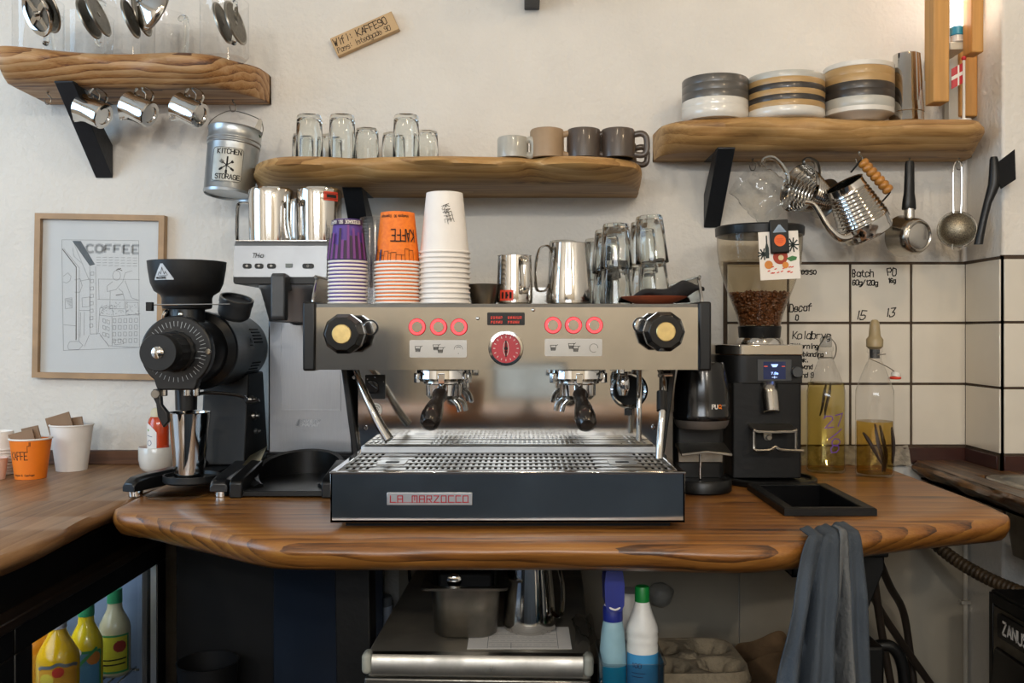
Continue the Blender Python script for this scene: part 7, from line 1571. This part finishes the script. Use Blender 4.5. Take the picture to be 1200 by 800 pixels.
# ------------------------------------------------------------------ cleaning bottles in a clear tub, cup trays, paper bag on a low rack
rk = root('storage_rack', 'low black storage rack under the right half of the worktop', 'rack', (0.36, -0.45, 0))
b = B(); b.box(-0.215, 0.23, -0.40, 0.43, 0.40, 0.42); b.out('board', BLKM, rk, bevel=0.002)
for sx in (-0.205, 0.22):
    for sy in (-0.39, 0.42): b = B(); b.box(sx - 0.01, sx + 0.01, sy - 0.01, sy + 0.01, 0, 0.40); b.out('leg', BLKM, rk)
ZK = 0.4205
tb = root('plastic_tub', 'clear plastic tub holding the cleaning bottles', 'tub', (0.178, -0.735, ZK))
b = B(); o_ = lambda w_, h_, z: [(x, y, z) for x, y in rrect(-w_, w_, -h_, h_, 0.012, 5)]
b.loops([o_(0.046, 0.056, 0.0), o_(0.0505, 0.060, 0.268), o_(0.053, 0.0625, 0.270), o_(0.053, 0.0625, 0.272), o_(0.049, 0.0585, 0.272), o_(0.0445, 0.0545, 0.003)]); b.out('wall', PLC, tb)
s_ = root('spray_bottle', 'blue-topped spray bottle with turquoise cleaner in the clear tub', 'bottle', (0.151, -0.725, ZK + 0.0035))
b = B(); E = Matrix.Diagonal((1, 0.85, 1, 1)); b.lathe([(0, 0), (0.020, 0), (0.0225, 0.004), (0.0225, 0.245), (0, 0.245)], 30, E); b.out('turquoise_liquid', mat('turquoise_cleaner', '1f93b8', 0.25, var=0.03), s_)
b = B(); b.lathe([(0.0225, 0.245), (0.022, 0.265), (0.019, 0.300), (0.015, 0.322), (0.013, 0.326)], 30, E); b.out('neck', mat('milky_plastic', '9cc3cf', 0.4, trans=0.2), s_)
b = B(); b.lathe([(0, 0.318), (0.0165, 0.318), (0.0165, 0.340), (0.014, 0.344), (0, 0.344)], 22); b.loops([[(x * w_, y, z) for x, y in rrect(-1, 1, -0.034 + (z - 0.36) * 0.1, 0.022, 0.008, 4)] for z, w_ in ((0.342, 0.010), (0.352, 0.0155), (0.385, 0.0165), (0.405, 0.014), (0.412, 0.008))]); hd = b.out('spray_head', mat('deep_blue_plastic', '16247c', 0.35), s_)
b = B(); b.tube([(-0.016, -0.028, 0.352), (0, -0.038, 0.346), (0.016, -0.028, 0.352)], 0.0016, 6, 5); b.out('white_clip', WHT, hd)
w_ = root('cleaning_bottle', 'white cleaning bottle with green cap and blue label in the clear tub', 'bottle', (0.2005, -0.720, ZK + 0.0035))
WPL = mat('white_plastic', 'dcdad4', 0.4); BLB = mat('blue_label', '3f8fc0', 0.5)
b = B(); b.lathe([(0, 0), (0.024, 0), (0.0265, 0.004), (0.0265, 0.275), (0.0255, 0.279), (0.0265, 0.283), (0.0265, 0.290), (0.0255, 0.294), (0.0268, 0.298), (0.026, 0.306), (0.015, 0.336), (0.0115, 0.350), (0.011, 0.352), (0, 0.352)], 36); b.out('body', WPL, w_)
b = B(); b.lathe([(0, 0.348), (0.0125, 0.348), (0.0122, 0.370), (0.011, 0.373), (0, 0.373)], 24, None, mod=lambda a, z: 1 - 0.03 * (0.5 - 0.5 * math.cos(a * 20))); b.out('green_cap', mat('leaf_green_cap', '0f7a33', 0.4), w_)
b = B(); b.lathe([(0.0270, 0.10), (0.0270, 0.266)], 36, RZ(-165), 150); b.out('blue_label', BLB, w_)
b = B(); b.ribbon(subdiv(text('100%', 0.007, -0.018, 0.245) + [[(-0.018, 0.236), (0.004, 0.236)], [(-0.018, 0.230), (0.0, 0.230)]], 2), 0.0012, lambda x, y: Vector((0.0276 * math.cos(-PI / 2 - 0.1 + x / 0.027), 0.0276 * math.sin(-PI / 2 - 0.1 + x / 0.027), y))); b.out('dark_print', INKB, w_)
o = root('cleaning_bottle', 'plain white and green bottle half hidden behind the green-capped one', 'bottle', (0.192, -0.600, ZK))
b = B(); b.lathe([(0, 0), (0.025, 0), (0.027, 0.004), (0.027, 0.32), (0.024, 0.336), (0, 0.338)], 32); b.out('body', WPL, o); b = B(); b.lathe([(0.0274, 0.16), (0.0274, 0.245)], 32); b.out('green_label', mat('pale_green_label', '4f9a5a', 0.5), o)
# stacked pulp cup carriers
PULP = mat('grey_brown_pulp', '8f8068', 0.95, var=0.08, nscale=60, bump=0.4, bscale=120)
def tray_bm():
    b = B(); S_ = 0.105; rows = []; NR, NA = 34, 88
    wells = [(-0.049, -0.049), (0.049, -0.049), (-0.049, 0.049), (0.049, 0.049)]
    sm = lambda q: q * q * (3 - 2 * q)
    for i in range(NR + 1):
        row = []; k = i / NR
        for j in range(NA):
            a = 2 * PI * j / NA; ca, sa = math.cos(a), math.sin(a)
            rb = S_ / (abs(ca) ** 5 + abs(sa) ** 5) ** 0.2
            x, y = ca * rb * k, sa * rb * k; z = 0.042
            for wx, wy in wells:
                q = math.hypot(x - wx, y - wy); t = sm(max(0, min(1, (0.044 - q) / 0.010))); z -= 0.034 * t
                w_ = math.atan2(y - wy, x - wx)
                for c in (0.785, 2.356, 3.927, 5.498):
                    dd = math.hypot(x - wx - 0.037 * math.cos(c), y - wy - 0.037 * math.sin(c)); z += 0.022 * sm(max(0, min(1, (0.015 - dd) / 0.006))) * t
            z += 0.010 * sm(max(0, min(1, (0.020 - math.hypot(x, y)) / 0.008)))
            z = min(z, 0.050)
            if k > 0.93: z = 0.046 - sm((k - 0.93) / 0.07) * 0.022
            elif k > 0.88: z = max(z, 0.042 + 0.004 * (k - 0.88) / 0.05)
            row.append((x, y, z))
        rows.append(row)
    b.loops(rows, caps=False)
    bmesh.ops.remove_doubles(b.bm, verts=b.bm.verts, dist=1e-6)
    return b
tx_, ty_ = 0.316, 1.795 - DW
first = None
for i in range(6):
    lab = '%s pulp cup carrier in the stack on the low rack' % nth(5 - i, 6)
    z = ZK + 0.155 * i / 5 - 0.016
    if first is None: first = tray_bm().out('cup_carrier', PULP, ang=60, solid=0.0025); first.location = (tx_, ty_, z); tag(first, lab, 'cup carrier', 'pulp cup carriers stacked under the worktop')
    else: dup(first, (tx_ + 0.001 * (i % 2), ty_, z), 1.0 * (i % 3), lab)
# brown paper bag
b = B(); rows = []
for k in range(15):
    z = k / 14; ring = []
    for a_ in range(28):
        a = 2 * PI * a_ / 28; r_ = 0.056 * (1 + 0.08 * noise.noise(Vector((math.cos(a) * 1.5, math.sin(a) * 1.5, z * 3)))) * (0.9 + 0.12 * z)
        ring.append((r_ * math.cos(a), r_ * 0.8 * math.sin(a), 0.120 * z + (0.020 * math.sin(a * 1 + 1.2) + 0.008 * math.sin(a * 3)) * z))
    rows.append(ring)
b.loops(rows, caps=False); b.face([b.v((x, y, 0.0)) for x, y, _ in rows[0]]); o = b.out('paper_bag', mat('brown_pulp_paper', '86694a', 0.9, var=0.12, nscale=30, bump=0.3), solid=0.002, sub=1); o.location = (0.517, -0.26, ZK + 0.001); tag(o, 'open brown paper bag right of the pulp cup carriers', 'bag')
b = B(); rnd = random.Random(2); rows = []
for k in range(13):
    t = k / 12; ring = []; r0 = 0.030 * math.sin(PI * (0.08 + 0.86 * t)) ** 0.6
    for a_ in range(22):
        a = 2 * PI * a_ / 22; r_ = r0 * (1 + 0.22 * noise.noise(Vector((math.cos(a) * 2, math.sin(a) * 2, t * 4))))
        ring.append((r_ * math.cos(a), 0.05 * (t - 0.5), r_ * math.sin(a)))
    rows.append(ring)
b.loops(rows); o = b.out('plastic_bag', mat('milky_bag', 'b7b2a6', 0.4, trans=0.3), sub=1); o.location = (W(776, 700, 2.22).x, -0.045, W(776, 700, 2.22).z); tag(o, 'crumpled whitish plastic bag hanging on the wall behind the green-capped bottle', 'bag')
# ------------------------------------------------------------------ towel over the worktop edge
TOW = mat('blue_grey_cloth', '3a424b', 0.9, var=0.08, nscale=8, bump=0.2, bscale=300)
HEM = mat('grey_hem_cloth', '5c5e5f', 0.9, var=0.08, nscale=14, bump=0.4, bscale=120)
def edge_y(x): return lerp_table([(0.33, -0.886), (0.42, -0.864), (0.53, -0.800), (0.65, -0.740)], x)
def towel_point(u, v, lift=0.0):
    """u across 0-1, v along 0-1: from the worktop over the rounded edge and down"""
    s = v * 0.50
    xt = 0.440 + 0.088 * u; xb = 0.330 + 0.215 * u
    k = min(1, max(0, (s - 0.05) / 0.45)) ** 0.8
    x = xt + (xb - xt) * k
    e = edge_y(xt + (x - xt) * 0.4)
    fold = 1.1 * abs(math.sin(u * 8.2 + 0.5 + 0.5 * v)) ** 0.7 + 0.22 * math.sin(u * 31 + 2 + v * 3) + 0.45 * noise.noise(Vector((u * 4, v * 4, 0))) - 0.6
    amp = 0.010 + 0.042 * min(1, max(0, (s - 0.06) / 0.25))
    if s < 0.058: y = e + 0.052 - s; z = ZC + 0.004; out_y = 0; z += 0.004 + 0.004 * fold * 1.2
    elif s < 0.10:
        a = (s - 0.058) / 0.042 * PI / 2; y = e - 0.006 - 0.012 * math.sin(a) - 0.000; z = ZC + 0.008 - 0.020 * (1 - math.cos(a)) + 0.003 * fold * math.cos(a); y -= 0.5 * amp * fold * math.sin(a)
    else: y = e - 0.018 - amp * (fold * 0.95 + 0.35) * min(1, (s - 0.10) / 0.1 + 0.3); z = ZC - 0.012 - (s - 0.10)
    return Vector((x, y - lift, z + (lift if s < 0.08 else 0)))
b = B(); NU, NV = 64, 60
b.loops([[towel_point(i / NU, j / NV) for i in range(NU + 1)] for j in range(NV + 1)], close=False, caps=False)
tw = b.out('towel', TOW, solid=0.0025, ang=80); tag(tw, 'blue-grey cloth hanging over the worktop edge in front of the knock box', 'cloth')
b = B(); b.loops([[towel_point(0.60 + 0.15 * i / 8 + 0.04 * j / NV, j / NV, 0.0035 + 0.005 * math.sin(PI * i / 8)) for i in range(9)] for j in range(3, NV + 1)], close=False, caps=False); b.out('hem', HEM, tw, solid=0.002, ang=80)
# ------------------------------------------------------------------ right: dishwasher, hose, cables, wall pipe
dw = root('dishwasher', 'dark undercounter dishwasher below the right worktop', 'dishwasher', (1.25, -0.70, 0))
AX = 0.948
b = B(); b.box(AX + 0.004, 1.55, -1.0, -0.383, 0.05, 0.70); outw(b, dw, 'body', BLKP, bevel=0.003)
b = B(); b.box(AX, AX + 0.006, -0.398, -0.383, 0.10, 0.695); b.box(AX, AX + 0.006, -1.0, -0.398, 0.675, 0.695); outw(b, dw, 'trim_frame', BLK, bevel=0.001)
b = B(); b.box(AX + 0.001, AX + 0.006, -0.990, -0.399, 0.10, 0.672); pnl = outw(b, dw, 'control_panel', SSD, bevel=0.002)
b = B(); b.prism([(q[0], q[1]) for q in rrect(-0.70, -0.425, 0.618, 0.665, 0.008)], 0.0, 0.006, Matrix(((0, 0, -1, AX + 0.001), (1, 0, 0, 0), (0, 1, 0, 0), (0, 0, 0, 1)))); np_ = outw(b, dw, 'name_plate', BLKG, pnl)
b = B(); b.ribbon(text('ZANUSSI', 0.024, 0, 0, 0, 5.2, 0, 0, 0.92), 0.0048, lambda x, y: Vector((AX - 0.0054, -0.447 - x, 0.629 + y))); outw(b, dw, 'white_lettering', WHT, np_)
b = B(); b.loops([[(AX - dx, y, z) for dx, z in ((0, 0.595), (0.006, 0.59), (0.012, 0.50), (0.012, 0.12), (0, 0.12))] for y in (-0.985, -0.415)]); outw(b, dw, 'door', BLKG, bevel=0.002)
for sx in (1.0, 1.5):
    for sy in (-0.95, -0.43): b = B(); b.disc(0.018, 0, 0.052, 14, T(sx, sy, 0)); outw(b, dw, 'foot', BLK)
hs = []; A_ = W(1086, 637, 2.20); Z_ = W(1235, 708, 1.90); n = 116
for i in range(n + 1):
    t = i / n; p = A_.lerp(Z_, t); p.z += -0.012 * math.sin(PI * t) + 0.02 * (1 - t) ** 6; hs.append(p)
b = B(); b.tube(hs, [0.0150 if (k % 4) in (0, 1) else 0.0118 for k in range(n + 1)], 14, 1); tag(b.out('corrugated_hose', mat('dirty_hose', '54422c', 0.5, 0.2, var=0.25, nscale=40)), 'brown corrugated hose running down to the dishwasher', 'hose')
CBL = mat('brown_cable', '2b2118', 0.55, var=0.12, nscale=40)
for lab, pts in (('thick brown cable bowing furthest right below the worktop', ((1026, 645, 2.05), (1042, 685, 2.10), (1058, 715, 2.16), (1066, 760, 2.18), (1072, 812, 2.18))), ('brown cable crossing diagonally to lower right', ((1015, 675, 2.0), (1030, 712, 2.08), (1058, 755, 2.12), (1098, 812, 2.15))), ('brown cable hanging nearest the black leg', ((1022, 650, 1.94), (1026, 690, 1.97), (1034, 745, 2.0), (1046, 812, 2.02)))):
    b = B(); b.tube([W(*q) for q in pts], 0.0085, 10, 8); tag(b.out('cable', CBL), lab, 'cable', 'cables under the worktop')
b = B(); b.tube([(1.076, -0.012, 0.30), (1.076, -0.012, 0.90)], 0.0055, 8, 1); b.box(1.062, 1.085, -0.022, -0.004, 0.563, 0.571); tag(b.out('wall_pipe', WALLLOW), 'thin painted pipe in the wall corner below the hose', 'pipe')
# opening in the worktop for the knock box
cut = B(); cut.box(0.458 + 0.018, 0.620 - 0.018, 1.640 - DW + 0.018, 1.912 - DW - 0.018, 0.80, 0.95); co2 = cut.out('cutter', BLK)
md_ = ctr.modifiers.new('opening', 'BOOLEAN'); md_.object = co2; md_.operation = 'DIFFERENCE'; md_.solver = 'EXACT'
bpy.context.view_layer.update()
me = bpy.data.meshes.new_from_object(ctr.evaluated_get(bpy.context.evaluated_depsgraph_get()))
ctr.modifiers.clear(); ctr.data = me; bpy.data.objects.remove(co2)
